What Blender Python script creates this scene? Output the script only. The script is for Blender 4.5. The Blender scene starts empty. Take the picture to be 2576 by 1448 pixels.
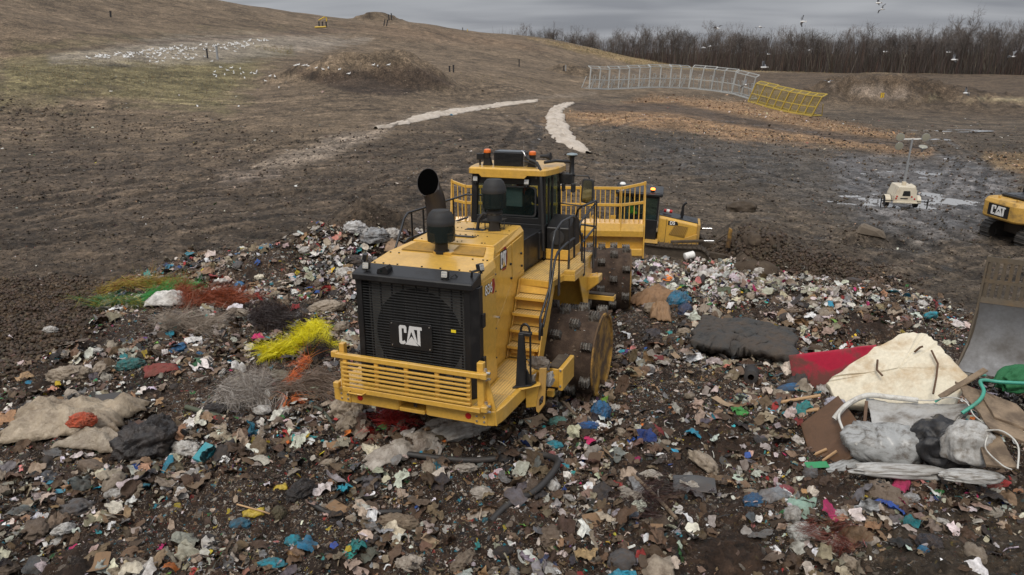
import bpy, bmesh, math, random
import numpy as np
from mathutils import Matrix, Vector, Euler
rad = math.radians
random.seed(7)
rng = np.random.default_rng(7)
S = bpy.context.scene
COL = S.collection

# ------------------------------------------------------------------ camera
CAM_H = 6.22
PITCH = 17.8267
FPX = 1847.6            # focal length in pixels of a 2576 px wide picture
cd = bpy.data.cameras.new('camera')
cd.sensor_width = 36.0
cd.lens = FPX / 2576 * 36
cd.clip_start = 0.1
cd.clip_end = 6000
cam = bpy.data.objects.new('camera', cd)
COL.objects.link(cam)
cam.location = (0, 0, CAM_H)
cam.rotation_euler = (rad(90 - PITCH), 0, 0)
S.camera = cam

# ------------------------------------------------------------------ world: overcast sky
SUN_EL, SUN_AZ = 52.0, 205.0
W = bpy.data.worlds.new('World')
S.world = W
W.use_nodes = True
nt = W.node_tree
nt.nodes.clear()
def wn(t, **k):
    n = nt.nodes.new(t)
    for a, b in k.items():
        setattr(n, a, b)
    return n
def wl(a, b):
    nt.links.new(a, b)
out = wn('ShaderNodeOutputWorld')
bg = wn('ShaderNodeBackground')
bg.inputs['Strength'].default_value = 0.1
sky = wn('ShaderNodeTexSky')
sky.sky_type = 'NISHITA'
sky.sun_disc = False
sky.sun_elevation = rad(SUN_EL)
sky.sun_rotation = rad(SUN_AZ)
sky.air_density = 1.0
sky.dust_density = 3.0
tc = wn('ShaderNodeTexCoord')
sep = wn('ShaderNodeSeparateXYZ')
wl(tc.outputs['Generated'], sep.inputs[0])
# cloud layer seen in perspective: direction divided by elevation
zc = wn('ShaderNodeMath', operation='MAXIMUM')
wl(sep.outputs['Z'], zc.inputs[0]); zc.inputs[1].default_value = 0.0
za = wn('ShaderNodeMath', operation='ADD')
wl(zc.outputs[0], za.inputs[0]); za.inputs[1].default_value = 0.10
dv = wn('ShaderNodeVectorMath', operation='DIVIDE')
cmb = wn('ShaderNodeCombineXYZ')
for i in range(3):
    wl(za.outputs[0], cmb.inputs[i])
wl(tc.outputs['Generated'], dv.inputs[0]); wl(cmb.outputs[0], dv.inputs[1])
mp = wn('ShaderNodeMapping')
mp.inputs['Scale'].default_value = (0.60, 0.95, 0.0)
mp.inputs['Rotation'].default_value = (0, 0, rad(-8))
wl(dv.outputs[0], mp.inputs['Vector'])
n1 = wn('ShaderNodeTexNoise')
n1.inputs['Scale'].default_value = 1.1
n1.inputs['Detail'].default_value = 5
n1.inputs['Roughness'].default_value = 0.42
n1.inputs['Distortion'].default_value = 0.4
wl(mp.outputs[0], n1.inputs['Vector'])
cr = wn('ShaderNodeValToRGB')
cr.color_ramp.elements[0].position = 0.32
cr.color_ramp.elements[0].color = (1.62, 1.70, 1.88, 1)
cr.color_ramp.elements[1].position = 0.68
cr.color_ramp.elements[1].color = (2.70, 2.78, 2.94, 1)
wl(n1.outputs['Fac'], cr.inputs['Fac'])
# overcast luminance grows towards the zenith (CIE overcast sky)
g1 = wn('ShaderNodeMath', operation='MULTIPLY_ADD')
wl(zc.outputs[0], g1.inputs[0]); g1.inputs[1].default_value = 2.3; g1.inputs[2].default_value = 1.0
cg = wn('ShaderNodeVectorMath', operation='SCALE')
wl(cr.outputs['Color'], cg.inputs[0]); wl(g1.outputs[0], cg.inputs['Scale'])
mx = wn('ShaderNodeMix', data_type='RGBA')
mx.inputs['Factor'].default_value = 0.97
wl(sky.outputs['Color'], mx.inputs['A']); wl(cg.outputs[0], mx.inputs['B'])
wl(mx.outputs['Result'], bg.inputs['Color'])
wl(bg.outputs[0], out.inputs['Surface'])

sd = bpy.data.lights.new('sun', 'SUN')
sd.energy = 1.5
sd.angle = rad(22)
sd.color = (1.0, 0.93, 0.83)
so = bpy.data.objects.new('sun', sd)
COL.objects.link(so)
# direction towards the sun: azimuth clockwise from +Y
sdir = Vector((math.sin(rad(SUN_AZ)) * math.cos(rad(SUN_EL)), math.cos(rad(SUN_AZ)) * math.cos(rad(SUN_EL)), math.sin(rad(SUN_EL))))
so.rotation_euler = sdir.to_track_quat('Z', 'Y').to_euler()
S.view_settings.view_transform = 'Standard'
S.view_settings.look = 'None'
S.view_settings.gamma = 1
S.view_settings.exposure = 0.5
S.view_settings.use_curve_mapping = False
S.cycles.max_bounces = 6
S.cycles.diffuse_bounces = 3
S.cycles.glossy_bounces = 3
S.cycles.transparent_max_bounces = 12

# ------------------------------------------------------------------ numpy noise
_perm = np.random.default_rng(3).permutation(4096)
def _h2(ix, iy):
    return _perm[(_perm[ix & 4095] + iy) & 4095]
def vnoise2(x, y):
    ix = np.floor(x).astype(np.int64); iy = np.floor(y).astype(np.int64)
    fx = x - ix; fy = y - iy
    u = fx * fx * fx * (fx * (fx * 6 - 15) + 10); v = fy * fy * fy * (fy * (fy * 6 - 15) + 10)
    def g(a, b, dx, dy):
        t = _h2(a, b) * (2 * np.pi / 4096)
        return np.cos(t) * dx + np.sin(t) * dy
    n00 = g(ix, iy, fx, fy); n10 = g(ix + 1, iy, fx - 1, fy)
    n01 = g(ix, iy + 1, fx, fy - 1); n11 = g(ix + 1, iy + 1, fx - 1, fy - 1)
    return ((n00 * (1 - u) + n10 * u) * (1 - v) + (n01 * (1 - u) + n11 * u) * v) * 1.5
def fbm(x, y, oct=4, gain=0.5, lac=2.03):
    s = 0; a = 1; t = 0
    for i in range(oct):
        s = s + a * vnoise2(x + 17.3 * i, y - 9.1 * i); t += a
        a *= gain; x = x * lac; y = y * lac
    return s / t
def vnoise3(p):
    x, y, z = p[:, 0], p[:, 1], p[:, 2]
    ix = np.floor(x).astype(np.int64); iy = np.floor(y).astype(np.int64); iz = np.floor(z).astype(np.int64)
    fx, fy, fz = x - ix, y - iy, z - iz
    u = fx * fx * (3 - 2 * fx); v = fy * fy * (3 - 2 * fy); w = fz * fz * (3 - 2 * fz)
    def h(a, b, c):
        return _perm[(_perm[(_perm[a & 4095] + b) & 4095] + c) & 4095] / 2048.0 - 1
    def L(a, b, t): return a + (b - a) * t
    return L(L(L(h(ix, iy, iz), h(ix + 1, iy, iz), u), L(h(ix, iy + 1, iz), h(ix + 1, iy + 1, iz), u), v),
             L(L(h(ix, iy, iz + 1), h(ix + 1, iy, iz + 1), u), L(h(ix, iy + 1, iz + 1), h(ix + 1, iy + 1, iz + 1), u), v), w)
def ridged3(p, oct=4, gain=0.55):
    s = 0; a = 1; t = 0
    for i in range(oct):
        s = s + a * (1 - 2 * np.abs(vnoise3(p + 31.7 * i))); t += a
        a *= gain; p = p * 2.1
    return s / t
def sstep(a, b, x):
    t = np.clip((x - a) / (b - a), 0, 1)
    return t * t * (3 - 2 * t)
def srgb(r, g, b):
    f = lambda c: (c / 255) / 12.92 if c / 255 <= 0.04045 else ((c / 255 + 0.055) / 1.055) ** 2.4
    return (f(r), f(g), f(b))

# ------------------------------------------------------------------ rays: from a picture point to the place
def ray(px, py):
    """unit-ish direction through point (px, py) of the 2576 x 1448 picture"""
    th = rad(PITCH)
    a = (px - 1288) / FPX; b = (724 - py) / FPX
    return np.array([a, math.cos(th) + b * math.sin(th), -math.sin(th) + b * math.cos(th)])
def at_D(px, py, D):
    d = ray(px, py); t = D / math.hypot(d[0], d[1])
    return np.array([0, 0, CAM_H]) + d * t
def to_px(x, y, z):
    th = rad(PITCH)
    dz = z - CAM_H
    f = y * math.cos(th) - dz * math.sin(th)
    u = y * math.sin(th) + dz * math.cos(th)
    f = np.where(f < 0.01, 0.01, f)
    return 1288 + FPX * x / f, 724 - FPX * u / f

# ------------------------------------------------------------------ terrain height
_z = [  # (px, py, height) below the horizon
 (-500,900,0),(-500,500,0),(0,1400,0),(0,900,0),(0,650,0),(0,500,-.2),(0,400,.2),(0,300,1.0),(0,200,3.3),
 (640,900,0),(640,650,0),(640,500,-.2),(640,400,0),(640,300,.8),(640,230,2.0),
 (1200,560,-.5),(1200,450,-.6),(1200,350,-.3),(1200,280,.3),(1200,240,1.0),
 (1500,560,-1.5),(1500,450,-1.5),(1500,350,-1.2),(1500,280,-.3),(1500,235,.2),
 (1800,600,-2.1),(1800,450,-2.3),(1800,350,-2.0),(1800,290,-1.2),(1800,252,-.9),
 (2100,640,-2.1),(2100,450,-2.6),(2100,350,-2.6),(2100,300,-2.2),(2100,262,-2.2),
 (2576,800,-2.0),(2576,600,-2.3),(2576,450,-2.7),(2576,350,-3.0),(2576,290,-3.2),
 (3000,600,-2.3),(3000,350,-3.0)]
_d = [  # (px, py, distance)
 (0,130,98),(0,60,118),(0,0,140),(0,-90,185),(-500,130,90),(-500,0,130),(-500,-150,190),
 (300,130,110),(300,80,128),(300,20,155),(300,-40,190),
 (640,170,105),(640,130,122),(640,95,140),(640,60,165),(600,8,200),
 (900,200,92),(900,150,120),(900,100,160),(900,53,210),
 (1200,205,100),(1200,160,135),(1200,110,190),(1200,83,228),
 (1500,200,140),(1500,160,205),(1500,124,255),
 (1800,220,165),(1800,188,235),(1800,176,300),
 (2100,243,165),(2100,212,220),(2100,186,290),
 (2576,258,150),(2576,222,210),(2576,192,290),(3000,222,210),
 (480,-16,197),(700,24,205),(830,45,210),(1000,54,214),(1110,64,220),(1300,92,237),(1400,99,247),(1600,149,268),(1700,165,285)]
_P = []
for px, py, z in _z:
    d = ray(px, py); t = (z - CAM_H) / d[2]
    _P.append((d[0] * t, d[1] * t, z))
for px, py, D in _d:
    q = at_D(px, py, D); _P.append(tuple(q))
for px in (-500, 0, 300, 560, 830, 1110, 1300, 1500, 1700):      # behind the crest the hill falls away
    q = at_D(px, 150, 330); _P.append((q[0], q[1], 0.0 if px > 1400 else 4.0))
for px in (-500, 300, 1110, 1700, 2100, 2576, 3000):
    for D in (430, 900, 1500):
        q = at_D(px, 150, D); _P.append((q[0], q[1], -3.0))
for px in (-500, 0, 640, 1288, 1900, 2576, 3000):
    q = at_D(px, 150, 5); _P.append((q[0], q[1], 0.0 if px < 1900 else -1.0))
_P = np.array(_P)
def _lp(x, y):
    r = np.hypot(x, y); az = np.arctan2(x, np.maximum(y, 1e-6))
    return np.clip(az, -0.85, 0.85) * 1.9, np.log(np.maximum(r, 3.0))
_cx, _cy = _lp(_P[:, 0], _P[:, 1])
def _phi(r2):
    return 0.5 * r2 * np.log(r2 + 1e-9)
_n = len(_P)
_A = np.zeros((_n + 3, _n + 3))
_A[:_n, :_n] = _phi((_cx[:, None] - _cx) ** 2 + (_cy[:, None] - _cy) ** 2) + np.eye(_n) * 0.004
_A[:_n, _n] = 1; _A[:_n, _n + 1] = _cx; _A[:_n, _n + 2] = _cy
_A[_n:, :_n] = _A[:_n, _n:].T
_w = np.linalg.solve(_A, np.r_[_P[:, 2], 0, 0, 0])
def _far(x, y):
    cx, cy = _lp(x, y)
    o = _w[_n] + _w[_n + 1] * cx + _w[_n + 2] * cy
    for i in range(_n):
        o = o + _w[i] * _phi((cx - _cx[i]) ** 2 + (cy - _cy[i]) ** 2)
    return o
# the spline is smooth: tabulate it once and read it off by interpolation
_gu = np.linspace(-0.86 * 1.9, 0.86 * 1.9, 260); _gv = np.linspace(math.log(2.9), math.log(3600), 420)
_GU, _GV = np.meshgrid(_gu, _gv, indexing='ij')
_tab = _w[_n] + _w[_n + 1] * _GU + _w[_n + 2] * _GV
for _i in range(_n):
    _tab = _tab + _w[_i] * _phi((_GU - _cx[_i]) ** 2 + (_GV - _cy[_i]) ** 2)
def _far(x, y):
    cx, cy = _lp(x, y)
    a = np.clip((cx - _gu[0]) / (_gu[1] - _gu[0]), 0, 258.999); b = np.clip((cy - _gv[0]) / (_gv[1] - _gv[0]), 0, 418.999)
    i = a.astype(int); j = b.astype(int); a = a - i; b = b - j
    return (_tab[i, j] * (1 - a) + _tab[i + 1, j] * a) * (1 - b) + (_tab[i, j + 1] * (1 - a) + _tab[i + 1, j + 1] * a) * b
_bumps = []
def bump_px(px, py, D, sx, sy, h, rot=0.0):
    q = at_D(px, py, D); _bumps.append((q[0], q[1], sx, sy, h, rad(rot)))
bump_px(800, 195, 96, 5, 3.0, 1.6, -20); bump_px(880, 205, 93, 4, 3.5, 1.1, -20); bump_px(965, 190, 96, 5, 4, 2.1, -15); bump_px(1050, 195, 96, 4.5, 4, 1.7)
bump_px(950, 50, 212, 5, 6, 2.2)
bump_px(1450, 180, 150, 5, 4, 2.0); bump_px(1530, 168, 175, 4, 4, 1.8)
bump_px(2270, 240, 150, 16, 9, 3.0); bump_px(2190, 240, 150, 10, 8, 2.0)
bump_px(880, 640, 23.0, 1.8, 1.1, 1.0); bump_px(960, 610, 23.5, 1.5, 1.0, 0.8); bump_px(770, 650, 22.0, 1.6, 1.0, 0.45)
bump_px(1950, 720, 19.2, 2.2, 0.9, 0.12); bump_px(2150, 740, 18.0, 1.6, 0.9, 0.3)
bump_px(2330, 1080, 13.4, 1.5, 1.3, 0.25)
bump_px(2460, 1390, 9.0, 1.6, 1.0, 0.35)
bump_px(2180, 590, 37.0, 1.5, 1.0, 0.6)
bump_px(1900, 630, 31.5, 1.9, 1.3, 1.35); bump_px(2000, 655, 29.5, 2.3, 1.3, 0.9); bump_px(2120, 695, 26.0, 2.4, 1.2, 0.5)
EX = [-40, -20, -6, 0, 3, 6, 8, 11, 14, 25, 60]
EY = [26, 26, 25.5, 23.6, 21.5, 20.0, 18.2, 15.4, 13.4, 11, 10]
PUD = []   # puddles: x, y, rx, ry, depth, rot
def height(x, y, detail=True):
    x = np.asarray(x, float); y = np.asarray(y, float)
    z = _far(x, y)
    m = sstep(-4.2, 0.0, np.interp(x, EX, EY) - y) * (x > -30)
    z = z * (1 - m)
    wn1 = fbm(x * .22 + 3, y * .22, 4, .6) * 2; wn2 = fbm(x * .22 + 33, y * .22 + 7, 4, .6) * 2
    for bx, by, sx, sy, h, r in _bumps:
        dx = x - bx + sx * .22 * wn1; dy = y - by + sy * .3 * wn2
        u = dx * math.cos(r) + dy * math.sin(r); v = -dx * math.sin(r) + dy * math.cos(r)
        z = z + h * np.exp(-(np.abs(u / sx) ** 3 + np.abs(v / sy) ** 3))
    if detail:
        D = np.hypot(x, y)
        near = sstep(120, 20, D)
        z = z + near * (0.13 * fbm(x * 0.35, y * 0.35, 3) + m * 0.20 * fbm(x * 0.9 + 5, y * 0.9, 3))
        z = z + sstep(40, 160, D) * 0.9 * fbm(x * 0.035, y * 0.035, 4)
        z = z + sstep(50, 24, D) * 0.055 * (1 - 2 * np.abs(fbm(x * 2.3, y * 2.3, 4)))
        z = z + m * sstep(36, 12, D) * (0.07 * (1 - 2 * np.abs(fbm(x * 4.1, y * 4.1, 3))) + 0.05 * fbm(x * 9, y * 9, 2))
        far_ = sstep(18, 26, D) * sstep(140, 60, D)
        ua = x * 0.94 + y * 0.34; va = -x * 0.34 + y * 0.94 + 1.2 * fbm(x * .05, y * .05, 3)
        z = z + (1 - m) * far_ * (0.10 * (1 - 2 * np.abs(fbm(x * .8, y * .8, 5, .6))) + 0.09 * fbm(ua * .10, va * 1.3, 4, .6))
        rut = np.sin((x * 0.35 + y * 0.94 + 2.0 * fbm(x * 0.1, y * 0.1, 2)) * 2.2)
        z = z + (1 - m) * sstep(24, 30, D) * sstep(75, 45, D) * 0.06 * rut
        for qx, qy, rx, ry, dep, ro in PUD:
            dx = x - qx; dy = y - qy
            u = (dx * math.cos(ro) + dy * math.sin(ro)) / rx; v = (-dx * math.sin(ro) + dy * math.cos(ro)) / ry
            e = sstep(1.6, 0.7, np.hypot(u, v))
            z = z * (1 - e) + e * (dep + 0.012 + 0.11 * fbm(x * 1.1 + 3, y * 1.1, 4) + 0.03 * rut + 0.05 * sstep(.55, 1.2, np.hypot(u, v)))
    return z
def hit(px, py):
    """where the view through a picture point meets the ground"""
    d = ray(px, py); h = math.hypot(d[0], d[1])
    Ds = np.exp(np.linspace(math.log(5), math.log(700), 700))
    X = d[0] / h * Ds; Y = d[1] / h * Ds; Z = CAM_H + d[2] / h * Ds
    g = height(X, Y, False)
    k = np.nonzero(Z < g)[0]
    if len(k) == 0:
        return None
    k = k[0]
    if k == 0:
        return X[0], Y[0], g[0]
    a = (Z - g)[k - 1]; b = (Z - g)[k]; t = a / (a - b)
    x = X[k - 1] + (X[k] - X[k - 1]) * t; y = Y[k - 1] + (Y[k] - Y[k - 1]) * t
    return float(x), float(y), float(height(np.array([x]), np.array([y]))[0])
for (px, py, rx, ry, ro) in ((2285, 512, 3.6, 1.5, 0), (2160, 493, 1.6, .5, 5), (2330, 330, 6.5, 1.5, 0), (2300, 352, 4.5, .9, 0), (2082, 506, .9, .35, 0), (2395, 505, .8, 2.2, 10), (2200, 436, 2.2, .35, 20), (2215, 450, 1.2, .3, 20), (2170, 420, .9, .25, 10), (2330, 440, 2.2, .9, 60)):
    h_ = hit(px, py)
    lev = float(height(np.array([h_[0]]), np.array([h_[1]]), False)[0])
    PUD.append((h_[0], h_[1], rx, ry, lev, rad(ro)))

# ------------------------------------------------------------------ mesh helpers
class G:
    """collects shapes and links them as ONE mesh object"""
    def __init__(s): s.v = []; s.f = []
    def add(s, vs, fs, M=None):
        o = len(s.v)
        for p in vs:
            p = Vector(p)
            s.v.append(tuple(M @ p) if M else tuple(p))
        s.f += [tuple(i + o for i in f) for f in fs]
        return s
    def box(s, x0, x1, y0, y1, z0, z1, M=None):
        return s.add([(x0,y0,z0),(x1,y0,z0),(x1,y1,z0),(x0,y1,z0),(x0,y0,z1),(x1,y0,z1),(x1,y1,z1),(x0,y1,z1)],
                     [(0,3,2,1),(4,5,6,7),(0,1,5,4),(1,2,6,5),(2,3,7,6),(3,0,4,7)], M)
    def loft(s, loops, cap=True, closed=True, M=None):
        n = len(loops[0]); vs = [p for l in loops for p in l]; fs = []
        for i in range(len(loops) - 1):
            for j in range(n if closed else n - 1):
                a = i * n + j; b = i * n + (j + 1) % n
                fs.append((a, b, b + n, a + n))
        if cap:
            fs.append(tuple(range(n))[::-1]); fs.append(tuple(range((len(loops) - 1) * n, len(loops) * n)))
        return s.add(vs, fs, M)
    def prism(s, poly, ax, a, b, M=None):
        def p3(p, t):
            return (t, p[0], p[1]) if ax == 'x' else (p[0], t, p[1]) if ax == 'y' else (p[0], p[1], t)
        return s.loft([[p3(p, a) for p in poly], [p3(p, b) for p in poly]], M=M)
    def tube(s, path, r, n=8, cap=True, M=None):
        path = [Vector(p) for p in path]; rs = r if isinstance(r, (list, tuple)) else [r] * len(path)
        loops = []; ref = None
        for i, p in enumerate(path):
            t = (path[min(i + 1, len(path) - 1)] - path[max(i - 1, 0)]).normalized()
            if ref is None:
                ref = Vector((0, 0, 1)) if abs(t.z) < 0.9 else Vector((1, 0, 0))
            u = (ref - t * ref.dot(t)).normalized(); w = t.cross(u); ref = u
            loops.append([p + (u * math.cos(2 * math.pi * k / n) + w * math.sin(2 * math.pi * k / n)) * rs[i] for k in range(n)])
        return s.loft(loops, cap, M=M)
    def cyl(s, p0, p1, r0, r1=None, n=16, cap=True, M=None):
        return s.tube([p0, p1], [r0, r0 if r1 is None else r1], n, cap, M)
    def lathe(s, prof, c=(0, 0, 0), n=24, ax='z', cap=True, M=None):
        loops = []
        for r, h in prof:
            l = []
            for k in range(n):
                a = 2 * math.pi * k / n; u = r * math.cos(a); w = r * math.sin(a)
                l.append((c[0] + u, c[1] + w, c[2] + h) if ax == 'z' else (c[0] + h, c[1] + u, c[2] + w) if ax == 'x' else (c[0] + w, c[1] + h, c[2] + u))
            loops.append(l)
        return s.loft(loops, cap, M=M)
    def bar(s, p0, p1, w, h=None, M=None, up=(0, 0, 1)):
        p0 = Vector(p0); p1 = Vector(p1); h = h or w
        t = (p1 - p0).normalized(); up = Vector(up)
        if abs(t.dot(up)) > 0.95: up = Vector((0, 1, 0))
        u = t.cross(up).normalized(); q = u.cross(t)
        l = lambda p: [p + u * (-w / 2) + q * (-h / 2), p + u * (w / 2) + q * (-h / 2), p + u * (w / 2) + q * (h / 2), p + u * (-w / 2) + q * (h / 2)]
        return s.loft([l(p0), l(p1)], M=M)
    def mesh(s, name):
        m = bpy.data.meshes.new(name)
        m.from_pydata(s.v, [], s.f); m.update()
        bm = bmesh.new(); bm.from_mesh(m); bmesh.ops.recalc_face_normals(bm, faces=bm.faces); bm.to_mesh(m); bm.free()
        return m
    def obj(s, name, mat, parent=None, bevel=0.0, smooth=None, M=None, label=None):
        m = s.mesh(name); m.materials.append(mat)
        return link(name, m, parent, bevel, smooth, M, label)
def link(name, m, parent=None, bevel=0.0, smooth=None, M=None, label=None):
    o = bpy.data.objects.new(name, m); COL.objects.link(o)
    if smooth is not None:
        for p in m.polygons: p.use_smooth = True
        m.set_sharp_from_angle(angle=rad(smooth))
    if bevel:
        b = o.modifiers.new('bevel', 'BEVEL'); b.width = bevel; b.segments = 1; b.limit_method = 'ANGLE'; b.angle_limit = rad(40)
    if parent: o.parent = parent
    if M is not None: o.matrix_local = M
    if label: o['label'] = label
    return o
def thing(name, label, cat, M=None, group=None):
    o = bpy.data.objects.new(name, None); COL.objects.link(o)
    o.empty_display_size = 0.2
    if M is not None: o.matrix_world = M
    return tag(o, label, cat, group)
def tag(o, label, cat, group=None):
    o['label'] = label; o['category'] = cat
    if group: o['group'] = group
    return o
def fastmesh(name, V, T, mat, col=None, smooth=False):
    """numpy triangles -> one mesh"""
    m = bpy.data.meshes.new(name)
    V = np.ascontiguousarray(V, np.float32); T = np.ascontiguousarray(T, np.int32)
    k = T.shape[1]
    m.vertices.add(len(V)); m.vertices.foreach_set('co', V.ravel())
    m.loops.add(T.size); m.loops.foreach_set('vertex_index', T.ravel())
    m.polygons.add(len(T)); m.polygons.foreach_set('loop_start', np.arange(0, T.size, k, dtype=np.int32))
    m.polygons.foreach_set('loop_total', np.full(len(T), k, np.int32))
    if col is not None:
        a = m.color_attributes.new('Col', 'FLOAT_COLOR', 'POINT')
        a.data.foreach_set('color', np.ascontiguousarray(col, np.float32).ravel())
    m.update(calc_edges=True)
    if smooth: m.polygons.foreach_set('use_smooth', np.ones(len(T), bool))
    m.materials.append(mat)
    return m
def place(x, y, z, rz=0, rx=0, ry=0, s=1.0):
    sc = (s, s, s) if not isinstance(s, (tuple, list)) else s
    return Matrix.LocRotScale(Vector((x, y, z)), Euler((rad(rx), rad(ry), rad(rz))), Vector(sc))
def text_mesh(txt, size, depth=0.004, bold=0.0, xs=1.0, name='lettering'):
    c = bpy.data.curves.new(name, 'FONT'); c.body = txt; c.size = size; c.extrude = depth; c.offset = bold
    c.align_x = 'CENTER'; c.align_y = 'CENTER'; c.resolution_u = 3
    o = bpy.data.objects.new(name, c); COL.objects.link(o)
    dg = bpy.context.evaluated_depsgraph_get(); dg.update()
    m = bpy.data.meshes.new_from_object(o.evaluated_get(dg))
    bpy.data.objects.remove(o); bpy.data.curves.remove(c)
    for v in m.vertices: v.co.x *= xs
    m.name = name
    return m

# ------------------------------------------------------------------ materials
def newmat(name):
    m = bpy.data.materials.new(name); m.use_nodes = True
    t = m.node_tree; b = t.nodes['Principled BSDF']
    return m, t, b
def N(t, ty, **k):
    n = t.nodes.new(ty)
    ins = k.pop('ins', {})
    for a, b in k.items(): setattr(n, a, b)
    for a, b in ins.items(): n.inputs[a].default_value = b
    return n
def rgba(c): return (c[0], c[1], c[2], 1)
def paint(name, c, rough=0.45, dirt=(0.10, 0.07, 0.045), amount=0.35, scale=3.0, metal=0.0, coat=0.0, bump=0.05, lo=0.5, hi=0.75):
    """painted or plain surface with patchy dirt; object coordinates"""
    m, t, b = newmat(name)
    tc = N(t, 'ShaderNodeTexCoord')
    n = N(t, 'ShaderNodeTexNoise', ins={'Scale': scale, 'Detail': 8, 'Roughness': 0.65})
    t.links.new(tc.outputs['Object'], n.inputs['Vector'])
    r = N(t, 'ShaderNodeMapRange', ins={'From Min': lo, 'From Max': hi, 'To Min': 0, 'To Max': amount})
    t.links.new(n.outputs['Fac'], r.inputs['Value'])
    n2 = N(t, 'ShaderNodeTexNoise', ins={'Scale': scale * 9, 'Detail': 5, 'Roughness': 0.7})
    t.links.new(tc.outputs['Object'], n2.inputs['Vector'])
    v = N(t, 'ShaderNodeMapRange', ins={'From Min': 0.3, 'From Max': 0.7, 'To Min': 0.86, 'To Max': 1.12})
    t.links.new(n2.outputs['Fac'], v.inputs['Value'])
    vm = N(t, 'ShaderNodeVectorMath', operation='SCALE'); vm.inputs[0].default_value = c
    t.links.new(v.outputs['Result'], vm.inputs['Scale'])
    mx = N(t, 'ShaderNodeMix', data_type='RGBA'); mx.inputs['B'].default_value = rgba(dirt)
    t.links.new(vm.outputs[0], mx.inputs['A']); t.links.new(r.outputs['Result'], mx.inputs['Factor'])
    t.links.new(mx.outputs['Result'], b.inputs['Base Color'])
    rr = N(t, 'ShaderNodeMapRange', ins={'From Min': 0, 'From Max': max(amount, .01), 'To Min': rough, 'To Max': min(0.95, rough + 0.35)})
    t.links.new(r.outputs['Result'], rr.inputs['Value']); t.links.new(rr.outputs['Result'], b.inputs['Roughness'])
    b.inputs['Metallic'].default_value = metal
    b.inputs['Coat Weight'].default_value = coat; b.inputs['Coat Roughness'].default_value = 0.15
    if bump:
        bp = N(t, 'ShaderNodeBump', ins={'Strength': bump, 'Distance': 0.02})
        t.links.new(n2.outputs['Fac'], bp.inputs['Height']); t.links.new(bp.outputs['Normal'], b.inputs['Normal'])
    return m
YEL = (0.63, 0.365, 0.062)
M_YEL = paint('yellow_paint', YEL, 0.30, (0.26, 0.17, 0.08), 0.42, 1.6, coat=0.5, bump=0.0, lo=0.48, hi=0.8)
M_YELD = paint('muddy_yellow_paint', (0.50, 0.27, 0.04), 0.5, (0.075, 0.045, 0.025), 0.97, 2.6, bump=0.4, lo=0.33, hi=0.57)
M_YELX = paint('dusty_yellow_paint', (0.52, 0.30, 0.06), 0.5, (0.20, 0.15, 0.09), 0.6, 2.0, bump=0.02, lo=0.42, hi=0.7)
M_BLK = paint('black_paint', (0.012, 0.012, 0.013), 0.38, (0.05, 0.04, 0.03), 0.25, 2.5, bump=0.0)
M_RUB = paint('black_rubber', (0.02, 0.02, 0.021), 0.7, (0.06, 0.045, 0.03), 0.4, 6)
M_TUBE = paint('handrail_black', (0.02, 0.021, 0.024), 0.32, (0.05, 0.04, 0.03), 0.2, 3, bump=0.0)
M_DRUM = paint('drum_mud', (0.040, 0.023, 0.014), 0.88, (0.085, 0.055, 0.036), 0.9, 5, bump=0.9, lo=0.45, hi=0.62)
M_STEEL = paint('worn_steel', (0.22, 0.21, 0.19), 0.6, (0.05, 0.033, 0.022), 0.95, 12, metal=0.4, bump=0.5, lo=0.36, hi=0.58)
M_CHROME = paint('bright_steel', (0.65, 0.65, 0.65), 0.25, (0.2, 0.18, 0.15), 0.2, 10, metal=0.9, bump=0.0)
M_WHITE = paint('white_decal', (0.78, 0.77, 0.74), 0.45, (0.4, 0.35, 0.28), 0.2, 8, bump=0.0)
M_RED = paint('red_reflector', (0.45, 0.012, 0.012), 0.3, (0.3, 0.02, 0.02), 0.1, 9, bump=0.0)
M_DECR = paint('red_decal', (0.30, 0.015, 0.02), 0.4, (0.1, 0.02, 0.02), 0.2, 9, bump=0.0)
M_DIRTCAKE = paint('caked_mud', (0.060, 0.044, 0.030), 0.9, (0.13, 0.10, 0.07), 0.8, 4, bump=1.0)
M_PERF = None
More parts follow.
